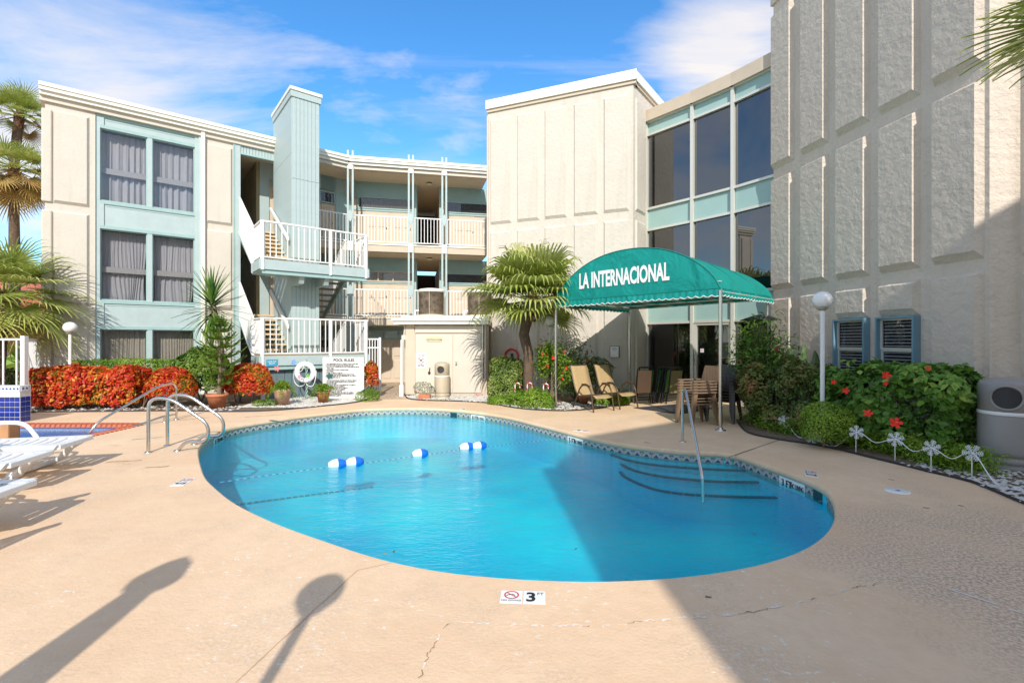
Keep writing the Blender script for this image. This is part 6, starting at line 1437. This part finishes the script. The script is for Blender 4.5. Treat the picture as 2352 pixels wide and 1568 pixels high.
# rope with floats
rp = thing('float_rope', 'blue and white safety rope with five floats across the pool', 'safety rope', (-1.5, 7.9, WZ))
fa = [(gx(775, 7.28), 7.28), (gx(815, 7.40), 7.40), (gx(965, 7.96), 7.96), (gx(1072, 8.46), 8.46), (gx(1101, 8.55), 8.55)]
ends = [(gx(478, 6.5), 6.5)]; rope_pts = [(-3.93, 6.42), (-3.3, 6.88)]+fa+[(0.1, 8.95), (1.0, 9.38)]
rps = resample(catmull([Vector(p) for p in rope_pts], 8, closed=False), .045, closed=False)
mbw, mbb = MB(), MB()
for i in range(len(rps)-1):
    a, b = rps[i], rps[i+1]; (mbw if i % 2 else mbb).tube([(a.x, a.y, WZ-.012), (b.x, b.y, WZ-.012)], .006, 6)
mbw.build('white_strand', rope_w, rp, kind='stuff'); mbb.build('blue_strand', mat('rope_blue', (.02, .12, .5), .6), rp, kind='stuff')
blue_fl = mat('float_blue', (.01, .16, .72), .3)
de = Vector((.857, .515, 0))
def float_mesh():
    mb = MB(); n_ = 18; prof_ = [(.02, -.135), (.045, -.125), (.075, -.07), (.082, 0), (.075, .07), (.045, .125), (.02, .135)]
    for s, mi in ((0, 0), (1, 1)):
        pr = prof_[:4] if s == 0 else prof_[3:]; vs = []
        for (r_, x) in pr:
            for k in range(n_): a = 2*math.pi*k/n_; vs.append((x, r_*math.cos(a), r_*math.sin(a)))
        mb.add(vs, [(i*n_+k, (i+1)*n_+k, (i+1)*n_+(k+1) % n_, i*n_+(k+1) % n_) for i in range(len(pr)-1) for k in range(n_)], mi, True)
    return mb.mesh('float', [white_plastic, blue_fl])
fmh = float_mesh()
for (x, y) in fa: link('float', fmh, rp, (x, y, WZ+.018), (0, 0, R(31)))
# pool rules sign
YSg = 14.15; SG = F((gx(740.5, YSg), YSg+.02), (gx(835.5, YSg), YSg-.02)); sgn = thing('pool_rules_sign', 'large weathered white POOL RULES board standing in front of the stairs', 'sign', tuple(SG.pt(SG.L/2, 0, 0)))
zb_, zt_ = SG.z(742, 914), SG.z(742, 820); bd = SG.b('board', 0, SG.L, zb_, zt_, -.03, .0, mat('weathered_board', (.74, .72, .68), .6, var=(5, .1)), sgn)
SG.b('frame', -.012, SG.L+.012, zb_-.015, zb_, -.035, .008, cream_flat, sgn); SG.b('frame', SG.L, SG.L+.012, zb_, zt_, -.035, .008, cream_flat, sgn)
for u_ in (.2, SG.L-.2): SG.b('leg', u_-.04, u_+.04, 0, zb_+.4, -.09, -.035, bark, sgn)
text('POOL RULES', .115, black, bd, SG.mtx(SG.L*.52, .002, zt_-.125), sx=.95, bold=.004)
rules = ['1. NO LIFEGUARD ON DUTY. SWIM AT YOUR OWN RISK', '2. NO WET SUITS IN ELEVATOR. PLEASE DRY OFF', '3. DO NOT PUT FURNITURE IN POOL NOR REMOVE FROM', '    POOL AREA', '4. NO ROUGH PLAYING. ORDER PLEASE', '5. NO DIVING', '6. POOL CLOSES AT 11:00 P.M.', '7. NO GLASS CONTAINERS AROUND OR IN POOL', '8. CHILDREN MUST BE ACCOMPANIED BY AN ADULT', '9. EMERGENCIES CALL 911', '', '1. NO HAY SALVAVIDAS. NADEN A SU PROPIO RIESGO', '2. NO ENTREN TRAJES MOJADOS EN EL ELEVADOR', '    FAVOR SECARSE', '3. FAVOR NO QUITAR LOS MUEBLES DE LA ALBERCA', '    NI ECHARLOS EN LA ALBERCA', '4. NO JUGAR RUDEZA EN LA ALBERCA', '5. NO CLAVADOS EN LA ALBERCA', '6. SE CIERRA A LAS 11:00 P.M.', '7. NO ENVASES DE VIDRIO EN AREA DE ALBERCA', '8. MENORES ACOMPANADOS CON UN ADULTO', '9. EMERGENCIAS LLAME 911']
lh = (zt_-.20-zb_-.03)/len(rules)
for i, l in enumerate(rules):
    if l: text(l, .052, black, bd, SG.mtx(.09, .002, zt_-.215-i*lh), sx=.72, align='LEFT', ext=.0008, bold=.0022, name='text_line')
mb = MB(); c = SG.pt(.22, .03, zt_-.55)
for k in range(5): a = k*1.2566+.5; mb.add([c, c+SG.e*(.07*math.cos(a-.5))+Vector((0, 0, .07*math.sin(a-.5))), c+SG.e*(.11*math.cos(a))+Vector((0, 0, .11*math.sin(a))), c+SG.e*(.07*math.cos(a+.5))+Vector((0, 0, .07*math.sin(a+.5)))], [(0, 1, 2, 3)])
mb.build('turtle_ornament', mat('dark_teal_metal', (.03, .13, .13), .4), sgn)
# life ring on stand
Yl = 14.0; xl = gx(703, Yl); zl = zat(854, Yl)
ls = thing('life_ring_stand', 'pale green twisted metal stand carrying the life ring', 'stand', (xl, Yl, 0)); mg = mat('pale_green_metal', (.33, .47, .42), .5)
for ph in (0, math.pi): mb = MB(); mb.tube([(xl+.022*math.cos(z*26+ph), Yl+.03+.022*math.sin(z*26+ph), z) for z in [i*.02 for i in range(61)]], .014, 6); mb.build('twisted_bar', mg, ls)
for a in (0, 2.1, 4.2): mb = MB(); mb.tube(smooth_path([(xl, Yl+.03, .12), (xl+.10*math.cos(a), Yl+.03+.10*math.sin(a), .10), (xl+.2*math.cos(a), Yl+.03+.2*math.sin(a), .015)]), .012, 6); mb.build('foot', mg, ls)
mb = MB(); mb.tube(smooth_path([(xl-.12, Yl, zl+.22), (xl, Yl-.02, zl+.30), (xl+.12, Yl, zl+.22)]), .012, 6); mb.build('hook', mg, ls)
lr = thing('life_ring', 'white life ring hung on the twisted stand between the two ferns', 'life ring', (xl, Yl, zl))
def ring_pt(a, r_, c, w, ro): return Vector((xl+math.cos(a)*r_, Yl, zl+math.sin(a)*r_))
mb = MB(); K, Mn = 40, 12; vs = []
for i in range(K):
    a = 2*math.pi*i/K
    for j in range(Mn): b = 2*math.pi*j/Mn; rr = .235+.075*math.cos(b); vs.append((xl+rr*math.cos(a), Yl-.06+.05*math.sin(b), zl+rr*math.sin(a)))
mb.add(vs, [(i*Mn+j, ((i+1) % K)*Mn+j, ((i+1) % K)*Mn+(j+1) % Mn, i*Mn+(j+1) % Mn) for i in range(K) for j in range(Mn)], smooth=True); mb.build('ring', white_plastic, lr)
for a in (.1, 1.57, 3.05, 4.7):
    mb = MB(); c = Vector((xl+.235*math.cos(a), Yl-.06, zl+.235*math.sin(a))); rd_ = Vector((math.cos(a), 0, math.sin(a))); mb.tube([c+rd_*(.082*math.cos(b))+Vector((0, .057*math.sin(b), 0)) for b in [2*math.pi*k/14 for k in range(14)]], .009, 5, closed=True); mb.build('band', rope_w, lr)
mb = MB(); mb.tube(smooth_path([(xl-.32, Yl-.07, zl+.02), (xl-.30, Yl-.10, zl-.25), (xl-.18, Yl-.08, zl-.40), (xl-.05, Yl-.05, zl-.38), (xl, Yl, zl-.30), (xl+.06, Yl-.05, zl-.38), (xl+.22, Yl-.08, zl-.40), (xl+.31, Yl-.1, zl-.2), (xl+.32, Yl-.07, zl+.03)]), .012, 6); mb.tube(smooth_path([(xl-.2, Yl-.1, zl-.0), (xl-.08, Yl-.08, zl+.05), (xl+.0, Yl-.1, zl+.25)]), .010, 6); mb.build('rope', rope_w, lr)
def spinner(lbl, x, y, z, col, s):
    t = thing('garden_ornament', lbl, 'ornament', (x, y, z)); mb = MB(); mb.tube([(x, y, .1), (x, y, z)], .004, 5); mb.build('stick', steel, t)
    mb = MB()
    for k in range(5): a = k*1.2566; mb.add([(x, y-.01, z), (x+s*math.cos(a-.45), y-.015, z+s*math.sin(a-.45)), (x+1.5*s*math.cos(a), y-.01, z+1.5*s*math.sin(a)), (x+s*math.cos(a+.45), y-.015, z+s*math.sin(a+.45))], [(0, 1, 2, 3)])
    mb.build('figure', mat('orn_'+lbl[:6], col, .4), t)
spinner('small blue dragonfly ornament on a stick above the pink pot fern', gx(675, 13.2), 13.2, zat(832, 13.2), (.12, .28, .62), .06); spinner('pink heart ornament at the left side of the life ring', gx(688, 13.6), 13.6, zat(865, 13.6), (.75, .04, .25), .045); spinner('green round ornament inside the life ring', gx(708, 13.6), 13.6, zat(864, 13.6), (.15, .5, .05), .045); spinner('pink flower ornament beside the round croton', gx(637, 13.1), 13.1, zat(846, 13.1), (.8, .2, .2), .06)
# sling lounge chairs
fabric_m = mat('tan_sling_fabric', (.43, .30, .145), .85, var=(24, .12), bump=(120, .001)); bronze = mat('bronze_chair_frame', (.10, .065, .04), .35, metal=.4)
def lounge(lbl, x, y, rot):
    t = thing('lounge_chair', lbl, 'lounge chair', (0, 0, 0), group='tan sling lounge chairs'); W2 = .27     # faces -Y locally
    side = lambda s: [(s*W2, -.46, .33), (s*W2, -.30, .385), (s*W2, 0, .34), (s*W2, .18, .33), (s*W2, .30, .46), (s*W2, .42, .74), (s*W2, .50, .98), (s*W2, .56, 1.08)]
    sp = [smooth_path(side(s), 5) for s in (-1, 1)]
    mb = MB(); vs = []
    for a, b in zip(*sp):
        for f in (0, .25, .5, .75, 1): v = Vector(a).lerp(Vector(b), f); v.z -= .02*math.sin(math.pi*f); vs.append(v)
    K = len(sp[0]); mb.add(vs, [(5*i+j, 5*i+5+j, 5*i+6+j, 5*i+1+j) for i in range(K-1) for j in range(4)], smooth=True); o = mb.build('sling_fabric', fabric_m, t)
    sm = o.modifiers.new('s', 'SOLIDIFY'); sm.thickness = .008
    for s in (-1, 1):
        mb = MB(); mb.tube(sp[0 if s < 0 else 1], .016, 8); mb.build('side_rail', bronze, t)
        mb = MB(); X = s*(W2+.05); mb.tube(smooth_path([(X, -.46, 0), (X, -.40, .30), (X, -.36, .48), (X, -.24, .61), (X, -.05, .62), (X, .08, .52), (X, .16, .36), (X, .36, 0)], 6), .019, 8); mb.build('leg_and_arm', bronze, t)
        mb = MB(); mb.tube(smooth_path([(X, -.30, .60), (X, -.18, .645), (X, -.02, .635)], 4), .026, 8); mb.build('armrest', bronze, t)
    mb = MB(); mb.tube([(-W2-.05, .16, .34), (W2+.05, .16, .34)], .014, 8); mb.tube([(-W2-.05, -.38, .34), (W2+.05, -.38, .34)], .014, 8); mb.tube([(-W2, .56, 1.08), (W2, .56, 1.08)], .016, 8); mb.build('crossbar', bronze, t)
    t.location = (x, y, 0); t.rotation_euler = (0, 0, rot); return t
lounge('tan sling lounge chair beside the left canopy pole, in full sun', 2.0, 12.13, R(30)); lounge('tan sling lounge chair half in canopy shade, right of the sunlit one', 2.72, 12.66, R(33))
# folded chairs
def folded(lbl, x, y, rot, lean, col, frame=blackmetal, h=.95, w=.46):
    t = thing('folded_chair', lbl, 'folding chair', (0, 0, 0), group='folded chairs leaning at the lobby window')
    for off, ww in ((0, w/2), (.045, w/2-.03)):
        mb = MB(); mb.tube([(-ww, off, 0), (-ww, off-.02, h*.45), (-ww*.9, off, h*.96), (-ww*.7, off, h), (ww*.7, off, h), (ww*.9, off, h*.96), (ww, off-.02, h*.45), (ww, off, 0)], .013, 7); mb.build('frame', frame, t)
    mb = MB(); mb.tube([(-w/2, .02, .15), (w/2, .02, .15)], .010, 6); mb.tube([(-w/2, .04, .08), (w/2, .04, .08)], .010, 6); mb.build('crossbar', frame, t)
    mb = MB(); vs = [(sx*w*.42, -.018-.01*math.sin(f*3.1), h*.30+h*.62*f) for f in [i/6 for i in range(7)] for sx in (-1, 1)]; mb.add(vs, [(2*i, 2*i+1, 2*i+3, 2*i+2) for i in range(6)]); o = mb.build('fabric', mat('chair_fabric_%d' % int(col[0]*100), col, .8, var=(20, .08)), t); sm = o.modifiers.new('s', 'SOLIDIFY'); sm.thickness = .008
    t.location = (x, y, 0); t.rotation_euler = (-lean, 0, rot); return t
for i, (px, Y, rot, col, lb) in enumerate(((1476, 13.3, 8, (.42, .26, .17), 'the pinkish tan one at the left end'), (1480, 13.5, 8, (.12, .45, .04), 'lime green one peeping over the pinkish tan chair'), (1506, 13.45, 62, (.10, .42, .04), 'lime green one seen edge on'), (1513, 13.5, 66, (.03, .03, .03), 'black one seen edge on beside the lime green chair'), (1524, 13.45, 60, (.12, .40, .05), 'edge on chair with green bands near the tan one'), (1545, 13.25, 25, (.30, .24, .10), 'rightmost, olive tan'))):
    folded('folded chair at the lobby glass, '+lb, gx(px, Y), Y, R(rot), R(-9), col, h=1.0)
# stacked resin chairs
resin = mat('brown_resin', (.20, .13, .08), .4); resin_d = mat('dark_resin', (.045, .035, .028), .4)
def resin_chair(lbl, m, group):
    t = thing('stacking_chair', lbl, 'plastic chair', (0, 0, 0), group)     # faces -Y
    mb = MB(); mb.box(-.22, .22, -.22, .22, .42, .445); mb.build('seat', m, t, bevel=.01)
    for k in range(5): mb = MB(); a = -.18+.09*k; mb.hexa([(a-.03, .20, .45), (a+.03, .20, .45), (a+.03, .225, .45), (a-.03, .225, .45), (a-.03, .33, .93), (a+.03, .33, .93), (a+.03, .35, .93), (a-.03, .35, .93)]); mb.build('back_slat', m, t)
    mb = MB(); mb.hexa([(-.23, .33, .90), (.23, .33, .90), (.23, .355, .90), (-.23, .355, .90), (-.21, .35, .97), (.21, .35, .97), (.21, .372, .97), (-.21, .372, .97)]); mb.build('top_rail', m, t)
    for s in (-1, 1):
        mb = MB(); mb.hexa([(s*.27-.035, -.31, 0), (s*.27+.01, -.31, 0), (s*.27+.01, -.26, 0), (s*.27-.035, -.26, 0), (s*.25-.05, -.24, .66), (s*.25+.02, -.24, .66), (s*.25+.02, -.16, .66), (s*.25-.05, -.16, .66)]); mb.build('leg', m, t)
        mb = MB(); mb.hexa([(s*.26-.03, .30, 0), (s*.26+.01, .30, 0), (s*.26+.01, .34, 0), (s*.26-.03, .34, 0), (s*.23-.04, .18, .46), (s*.23+.02, .18, .46), (s*.23+.02, .25, .46), (s*.23-.04, .25, .46)]); mb.build('leg', m, t)
        mb = MB(); mb.box(s*.26-.035, s*.26+.035, -.27, .27, .655, .685); mb.build('armrest', m, t, bevel=.012)
    return t
g1 = 'brown stacking chairs beside the right canopy pole'; g2 = 'dark stacking chairs behind the pole'
ch = resin_chair('brown resin chair in the stack of five left of the canopy pole', resin, g1); bx_, by_ = 3.80, 9.95
for k in range(5):
    c_ = ch if k == 0 else copy_tree(ch); c_.location = (bx_+.012*k, by_+.03*k, .055*k); c_.rotation_euler = (0, 0, R(-76))
    c_['label'] = 'brown resin chair, '+('bottom', 'second from the bottom', 'middle', 'second from the top', 'topmost')[k]+' of the stack left of the canopy pole'
ch2 = resin_chair('dark resin chair', resin_d, g2)
for k in range(5):
    c_ = ch2 if k == 0 else copy_tree(ch2); c_.location = (4.55, 10.35+.03*k, .055*k); c_.rotation_euler = (0, 0, R(-40)); c_['label'] = 'dark resin chair, '+('bottom', 'second from the bottom', 'middle', 'second from the top', 'topmost')[k]+' of the stack behind the canopy pole'
mt = thing('door_mat', 'dark grey entrance mat on the deck in front of the glass door', 'mat', (4.3, 12.3, 0)); mb = MB(); mb.prism([tuple(G(1455, 937).xy), tuple(G(1560, 928).xy), tuple(G(1640, 938).xy), tuple(G(1560, 952).xy)], .004, .014); mb.build('rubber', mat('rubber_mat', (.045, .045, .05), .9), mt)
# patio heater
ph = thing('patio_heater', 'black patio heater with wide hat under the right end of the canopy', 'patio heater', (5.7, 11.1, 0)); c = (5.72, 11.15, 0)
mb = MB(); mb.lathe([(.02, 0), (.22, 0), (.22, .5), (.03, .55), (.03, 1.85)], c, 20); mb.build('column', blackmetal, ph); mb = MB(); mb.lathe([(.10, 1.85), (.13, 1.9), (.13, 2.1), (.09, 2.15)], c, 20); mb.build('burner', mat('burner_mesh', (.12, .09, .07), .5, metal=.6), ph); mb = MB(); mb.lathe([(0, 2.32), (.15, 2.30), (.42, 2.20), (.43, 2.185), (.14, 2.27), (0, 2.28)], c, 28); mb.build('reflector_hat', blackmetal, ph)
# candy canes
def cane(lbl, x, y, h, flip):
    t = thing('candy_cane', lbl, 'candy cane', (x, y, 0), group='candy cane decorations'); path_ = [Vector((x, y, h*.75*i/22)) for i in range(23)]; rr = .065
    path_ += [Vector((x+rr-rr*math.cos(a), y, h*.75+rr*1.4*math.sin(a)*1.1)) for a in [math.pi*k/12 for k in range(1, 13)]]+[Vector((x+2*rr, y, h*.75-.03))]
    mb = MB(); mb.tube(path_, .014, 12)
    for k in range(len(mb.m)): ring_i, q_ = divmod(k, 12); mb.m[k] = 1 if ((q_/12+ring_i*.14) % 1) < .42 else 0
    mb.build('cane', [white_plastic, red], t)
cane('candy cane decoration, leftmost of three by the boxy hedge', gx(1183, 12.75), 12.75, .68, 1); cane('candy cane decoration in front of the palm trunk, middle of three', gx(1211, 12.8), 12.8, .68, 1); cane('candy cane decoration nearest the left canopy pole', gx(1248, 12.35), 12.35, .70, 1)
# snowflake stake lights
def snow_mesh():
    mb = MB()
    for k in range(6):
        a = k*math.pi/3
        def bar(p, q_, t_):
            d = (Vector(q_)-Vector(p)).normalized(); n_ = Vector((-d.y, d.x))*t_/2; A, B = Vector(p), Vector(q_); Z = .008
            mb.hexa([(A.x-n_.x, A.y-n_.y, -Z), (B.x-n_.x, B.y-n_.y, -Z), (B.x+n_.x, B.y+n_.y, -Z), (A.x+n_.x, A.y+n_.y, -Z), (A.x-n_.x, A.y-n_.y, Z), (B.x-n_.x, B.y-n_.y, Z), (B.x+n_.x, B.y+n_.y, Z), (A.x+n_.x, A.y+n_.y, Z)])
        rot = lambda x, y: (x*math.cos(a)-y*math.sin(a), x*math.sin(a)+y*math.cos(a))
        bar(rot(0, 0), rot(1, 0), .10)
        for r_, l in ((.25, .2), (.45, .3), (.65, .3), (.85, .18)):
            for s in (-1, 1): bar(rot(r_, 0), rot(r_+l*.9, s*l), .07)
    return mb.mesh('snowflake', mat('frosted_plastic', (.80, .84, .88), .3))
sm_ = snow_mesh(); wire_pts = []
sn = [(1801, 966, 8.95, 'leftmost, beside the round bush'), (1867, 1005, 8.05, 'lying low, second from the left'), (1967, 992, 7.35, 'third from the left, under the hibiscus'), (2057, 1008, 6.85, 'fourth from the left'), (2140, 1028, 6.35, 'fifth from the left'), (2234, 1040, 6.0, 'tallest, last one left of the grey bin')]
for (px, py, Y, lb) in sn:
    p = P(px, py, Y); t = thing('snowflake_light', 'white snowflake light on a stake, '+lb, 'decoration light', (p.x, p.y, 0), group='snowflake stake lights'); mb = MB(); mb.tube([(p.x, p.y+.01, .0), (p.x, p.y+.01, p.z)], .006, 6); mb.build('stake', white_plastic, t); link('snowflake', sm_, t, p, (R(80), random.uniform(0, 1), math.atan2(p.x, p.y)*-.6+random.uniform(-.3, .3)), .10); wire_pts.append(p)
p = P(2349, 1143, 5.35); t = thing('snowflake_light', 'fallen white snowflake light on the rocks at the right edge', 'decoration light', (p.x, p.y, 0), group='snowflake stake lights'); link('snowflake', sm_, t, (p.x, p.y, .05), (R(20), .2, 0), .08); wire_pts.append(Vector((p.x, p.y, .05)))
wp = [P(1760, 962, 9.2)]
for a, b in zip(wire_pts[:-1], wire_pts[1:]): m_ = (a+b)/2; m_.z = max(.03, min(a.z, b.z)-.10); wp += [a, m_]
wp.append(wire_pts[-1]); mb = MB(); mb.tube(smooth_path(wp, 6), .006, 5); o = mb.build('light_cord', white_plastic); tag(o, 'white cord looping between the snowflake lights', 'cord')
# white loungers
def lounger(lbl, x, y, rot, back=0, L_=1.75, arm=True):
    t = thing('pool_lounger', lbl, 'sun lounger', (0, 0, 0), group='white slatted resin loungers')     # foot end towards +X
    W2 = .33; prof_ = lambda u: .36+.0*u
    n_ = 16; hinge = -.35
    def H(u): return .36 if u > hinge else .36+(hinge-u)*math.tan(back)
    def Xc(u): return u
    for i in range(n_):
        u0 = -L_/2+L_*i/n_+.012; u1 = -L_/2+L_*(i+1)/n_-.012
        def cv(u, ph): 
            if u > hinge: return (u, H(u)+.012*math.cos(ph))
            r_ = hinge-u; return (hinge-r_*math.cos(back), .36+r_*math.sin(back))
        vs = []
        for f in range(7):
            yy = -W2+.05+(2*W2-.10)*f/6; dip = -.025*math.sin(math.pi*f/6)
            for u in (u0, u1): X, Z = cv(u, 0); vs.append((X, yy, Z+dip))
        mb = MB(); mb.add(vs, [(2*f, 2*f+2, 2*f+3, 2*f+1) for f in range(6)], smooth=True); o = mb.build('slat', white_plastic, t); sm = o.modifiers.new('s', 'SOLIDIFY'); sm.thickness = .014
    for s in (-1, 1):
        mb = MB(); Y_ = s*W2
        a = [(hinge, Y_, .36), (L_/2, Y_, .37)]
        ya, yb = (Y_-.035, Y_+.11) if s < 0 else (Y_-.11, Y_+.035)
        mb.hexa([(hinge, Y_-.03, .29), (L_/2-.05, Y_-.03, .31), (L_/2-.05, Y_+.03, .31), (hinge, Y_+.03, .29), (hinge, ya, .385), (L_/2+.02, ya, .395), (L_/2+.02, yb, .395), (hinge, yb, .385)])
        r_ = L_/2+hinge; ex, ez = hinge-r_*math.cos(back), .36+r_*math.sin(back); nx, nz = math.sin(back)*.04, math.cos(back)*.04
        mb.hexa([(ex-nx, Y_-.03, ez-nz), (hinge-nx, Y_-.03, .36-nz), (hinge-nx, Y_+.03, .36-nz), (ex-nx, Y_+.03, ez-nz), (ex+nx*.5, Y_-.03, ez+nz*.5), (hinge+nx*.5, Y_-.03, .36+nz*.5), (hinge+nx*.5, Y_+.03, .36+nz*.5), (ex+nx*.5, Y_+.03, ez+nz*.5)])
        mb.build('side_frame', white_plastic, t)
        for ux, dx in ((L_/2-.22, -.30), (-.25, .12)):
            mb = MB(); mb.tube(smooth_path([(ux+.12, Y_, .34), (ux+.0, Y_, .26), (ux+dx*.45, Y_, .10), (ux+dx, Y_, .01)], 5), [.05]*5+[.045]*5+[.035]*6, 8); mb.build('leg', white_plastic, t)
        if arm: mb = MB(); mb.tube(smooth_path([(-.42, Y_, .36), (-.38, Y_, .55), (-.15, Y_, .60), (.10, Y_, .57), (.25, Y_, .38)], 6), .028, 8); mb.build('armrest', white_plastic, t)
    mb = MB(); mb.box(L_/2-.10, L_/2+.04, -W2, W2, .335, .392); mb.build('end_rail', white_plastic, t, bevel=.012); mb = MB(); mb.box(L_/2-.54, L_/2-.46, -W2, W2, .02, .08); mb.build('crossbar', white_plastic, t, bevel=.012)
    t.location = (x, y, 0); t.rotation_euler = (0, 0, rot); return t
def place(foot_px, foot_py, rot, lbl, back=0, z=.37):
    Y = (HC-z)*FL/(foot_py-784); X = gx(foot_px, Y); r_ = R(rot); lounger(lbl, X-math.cos(r_)*.88, Y-math.sin(r_)*.88, r_, back)
place(172, 1014, 12, 'white slatted lounger whose foot end reaches farthest right, beside the spa coping', R(0)); place(70, 1052, 12, 'white slatted lounger in the middle of the three at the left edge', R(0)); place(8, 1130, 10, 'white lounger nearest the viewer at the left edge, only its foot corner showing', R(0))
lounger('white lounger with raised back just outside the left edge, seen by its shadow', -4.75, 2.95, R(186), R(55)); lounger('second white lounger with raised back outside the left edge, seen by its shadow', -5.35, 3.95, R(186), R(42))
# left fence and tiled planter
fe = thing('pool_fence', 'white metal fence at the far left behind the blue tiled block', 'fence', (-12, 11.6, 0))
def fence(x0, y0, x1, y1, h, sp): return railing((x0, y0, 0), (x1, y1, 0), h, fe, sp, rail=.05, z0off=.12, balw=.028)
Yf = 11.3; zt_f = zat(777, Yf)
fence(-16, Yf-.4, gx(54, Yf), Yf, zt_f, .28); fence(gx(54, Yf), Yf, gx(93, 13.4), 13.4, zt_f, .12); fence(gx(90, 13.4), 13.5, gx(107, 13.3), 13.45, zt_f+.02, .10)
for (x, y) in ((gx(56, Yf), Yf), (gx(92, 13.3), 13.3)): mb = MB(); mb.box(x-.05, x+.05, y-.05, y+.05, 0, zt_f+.06); mb.build('post', white, fe)
tb = thing('tiled_block', 'cobalt blue tiled block at the left edge beside the spa pool', 'tiled planter', (-11, 10.3, 0)); x1 = gx(46, 10.15); zt_b = zat(886, 10.15)
mb = MB(); mb.box(x1-1.6, x1, 10.15, 10.38, 0, zt_b); mb.build('core', grout, tb)
tmb = MB(); tmb.box(-.047, .047, -.008, 0, -.047, .047); tmm = tmb.mesh('tile', blue_tile); wm_ = MB(); wm_.box(-.075, .075, -.009, 0, -.055, .055)
for cx in (-.038, .038): wm_.add([(cx-.025, -.011, 0), (cx, -.011, -.025), (cx+.025, -.011, 0), (cx, -.011, .025)], [(0, 1, 2, 3)], 1)
wmm = wm_.mesh('border_tile', [wtile, blue_tile])
nz_ = int((zt_b-.14)/.106)
for j in range(nz_):
    for i in range(9): link('tile', tmm, tb, (x1-.055-.106*i, 10.15, .06+.106*j))
    for i in range(2): link('tile', tmm, tb, (x1, 10.21+.106*i, .06+.106*j), (0, 0, R(90)))
for i in range(6): link('border_tile', wmm, tb, (x1-.078-.153*i, 10.15, zt_b-.06))
for i in range(1): link('border_tile', wmm, tb, (x1, 10.245+.153*i, zt_b-.06), (0, 0, R(90)))
tt = thing('low_tan_block', 'tan plaster block at the left edge in front of the tiled block', 'block', (-8.9, 7.75, 0)); mb = MB(); mb.box(-9.4, gx(26, 7.9), 7.85, 8.05, 0, zat(968, 7.9)); mb.build('body', mat('tan_plaster', (.50, .26, .12), .8, var=(4, .15)), tt, bevel=.02)
# parked car
car = thing('parked_car', 'dark blue parked car seen through the fence at the far left', 'car', (-29, 18.5, 0)); carm = mat('car_blue', (.03, .06, .14), .25, coat=.6)
def carp(name, m, prof_, w, z=0):
    mb = MB(); n_ = len(prof_); vs = [(cx_+p[0], cy_-w/2, p[1]) for p in prof_]+[(cx_+p[0], cy_+w/2, p[1]) for p in prof_]; mb.add(vs, [tuple(range(n_)), tuple(range(2*n_-1, n_-1, -1))]+[(i, n_+i, n_+(i+1) % n_, (i+1) % n_) for i in range(n_)]); return mb.build(name, m, car, bevel=.04)
cx_, cy_ = gx(20, 21), 21
carp('body', carm, [(-2.2, .3), (2.2, .3), (2.25, .75), (1.2, .95), (-1.9, .98), (-2.2, .8)], 1.75); carp('cabin', glass_dark, [(-1.8, .95), (1.1, .95), (.5, 1.45), (-1.3, 1.47)], 1.5); carp('roof', carm, [(-1.3, 1.44), (.5, 1.44), (.45, 1.5), (-1.2, 1.5)], 1.45)
for wx in (-1.4, 1.35):
    for wy in (-.87, .87):
        mb = MB(); n_ = 20; vs = [(cx_+wx+.32*math.cos(2*math.pi*k/n_), cy_+wy+s, .32+.32*math.sin(2*math.pi*k/n_)) for s in (-.1, .1) for k in range(n_)]; mb.add(vs, [tuple(range(n_)), tuple(range(2*n_-1, n_-1, -1))]+[(k, n_+k, n_+(k+1) % n_, (k+1) % n_) for k in range(n_)]); wh = mb.build('wheel', black, car)
        mb = MB(); vs = [(cx_+wx+.18*math.cos(2*math.pi*k/n_), cy_+wy+(-.105 if wy < 0 else .105), .32+.18*math.sin(2*math.pi*k/n_)) for k in range(n_)]; mb.add(vs, [tuple(range(n_)) if wy < 0 else tuple(range(n_-1, -1, -1))]); mb.build('rim', alu_light, wh)
# leaves floating in the pool
for i, (px, py, c_) in enumerate(((885, 1272, (.35, .25, .05)), (905, 1266, (.12, .14, .04)), (1323, 1255+5, (.12, .12, .04)), (1731, 1226, (.10, .10, .05)), (1668, 1110-15, (.08, .08, .05)))):
    g = G(px, py, WZ+.004); a = random.uniform(0, 3); mb = MB(); s = .03; mb.add([(g.x-s*math.cos(a), g.y-s*math.sin(a), g.z), (g.x+.4*s*math.sin(a), g.y-.4*s*math.cos(a), g.z+.004), (g.x+s*math.cos(a), g.y+s*math.sin(a), g.z), (g.x-.4*s*math.sin(a), g.y+.4*s*math.cos(a), g.z+.004)], [(0, 1, 2, 3)])
    o = mb.build('fallen_leaf', mat('leaf_%d' % i, c_, .7)); tag(o, ('yellow brown leaf afloat at the near left edge of the pool', 'dark leaf afloat just right of the yellow brown leaf', 'small leaf afloat near the shadow edge', 'dark leaf afloat in the shaded half of the pool', 'small leaf over the lowest pool step')[i], 'leaf')

hs_ = thing('garden_hose', 'short red hose lying on the rocks at the electrical room doors', 'hose', tuple(G(1085, 909))); mb = MB(); mb.tube(smooth_path([G(1062, 908)+Vector((0, 0, .03)), G(1078, 906)+Vector((0, 0, .05)), G(1098, 909)+Vector((0, 0, .03)), G(1112, 908)+Vector((0, 0, .03))]), .022, 7); mb.build('hose', red, hs_)
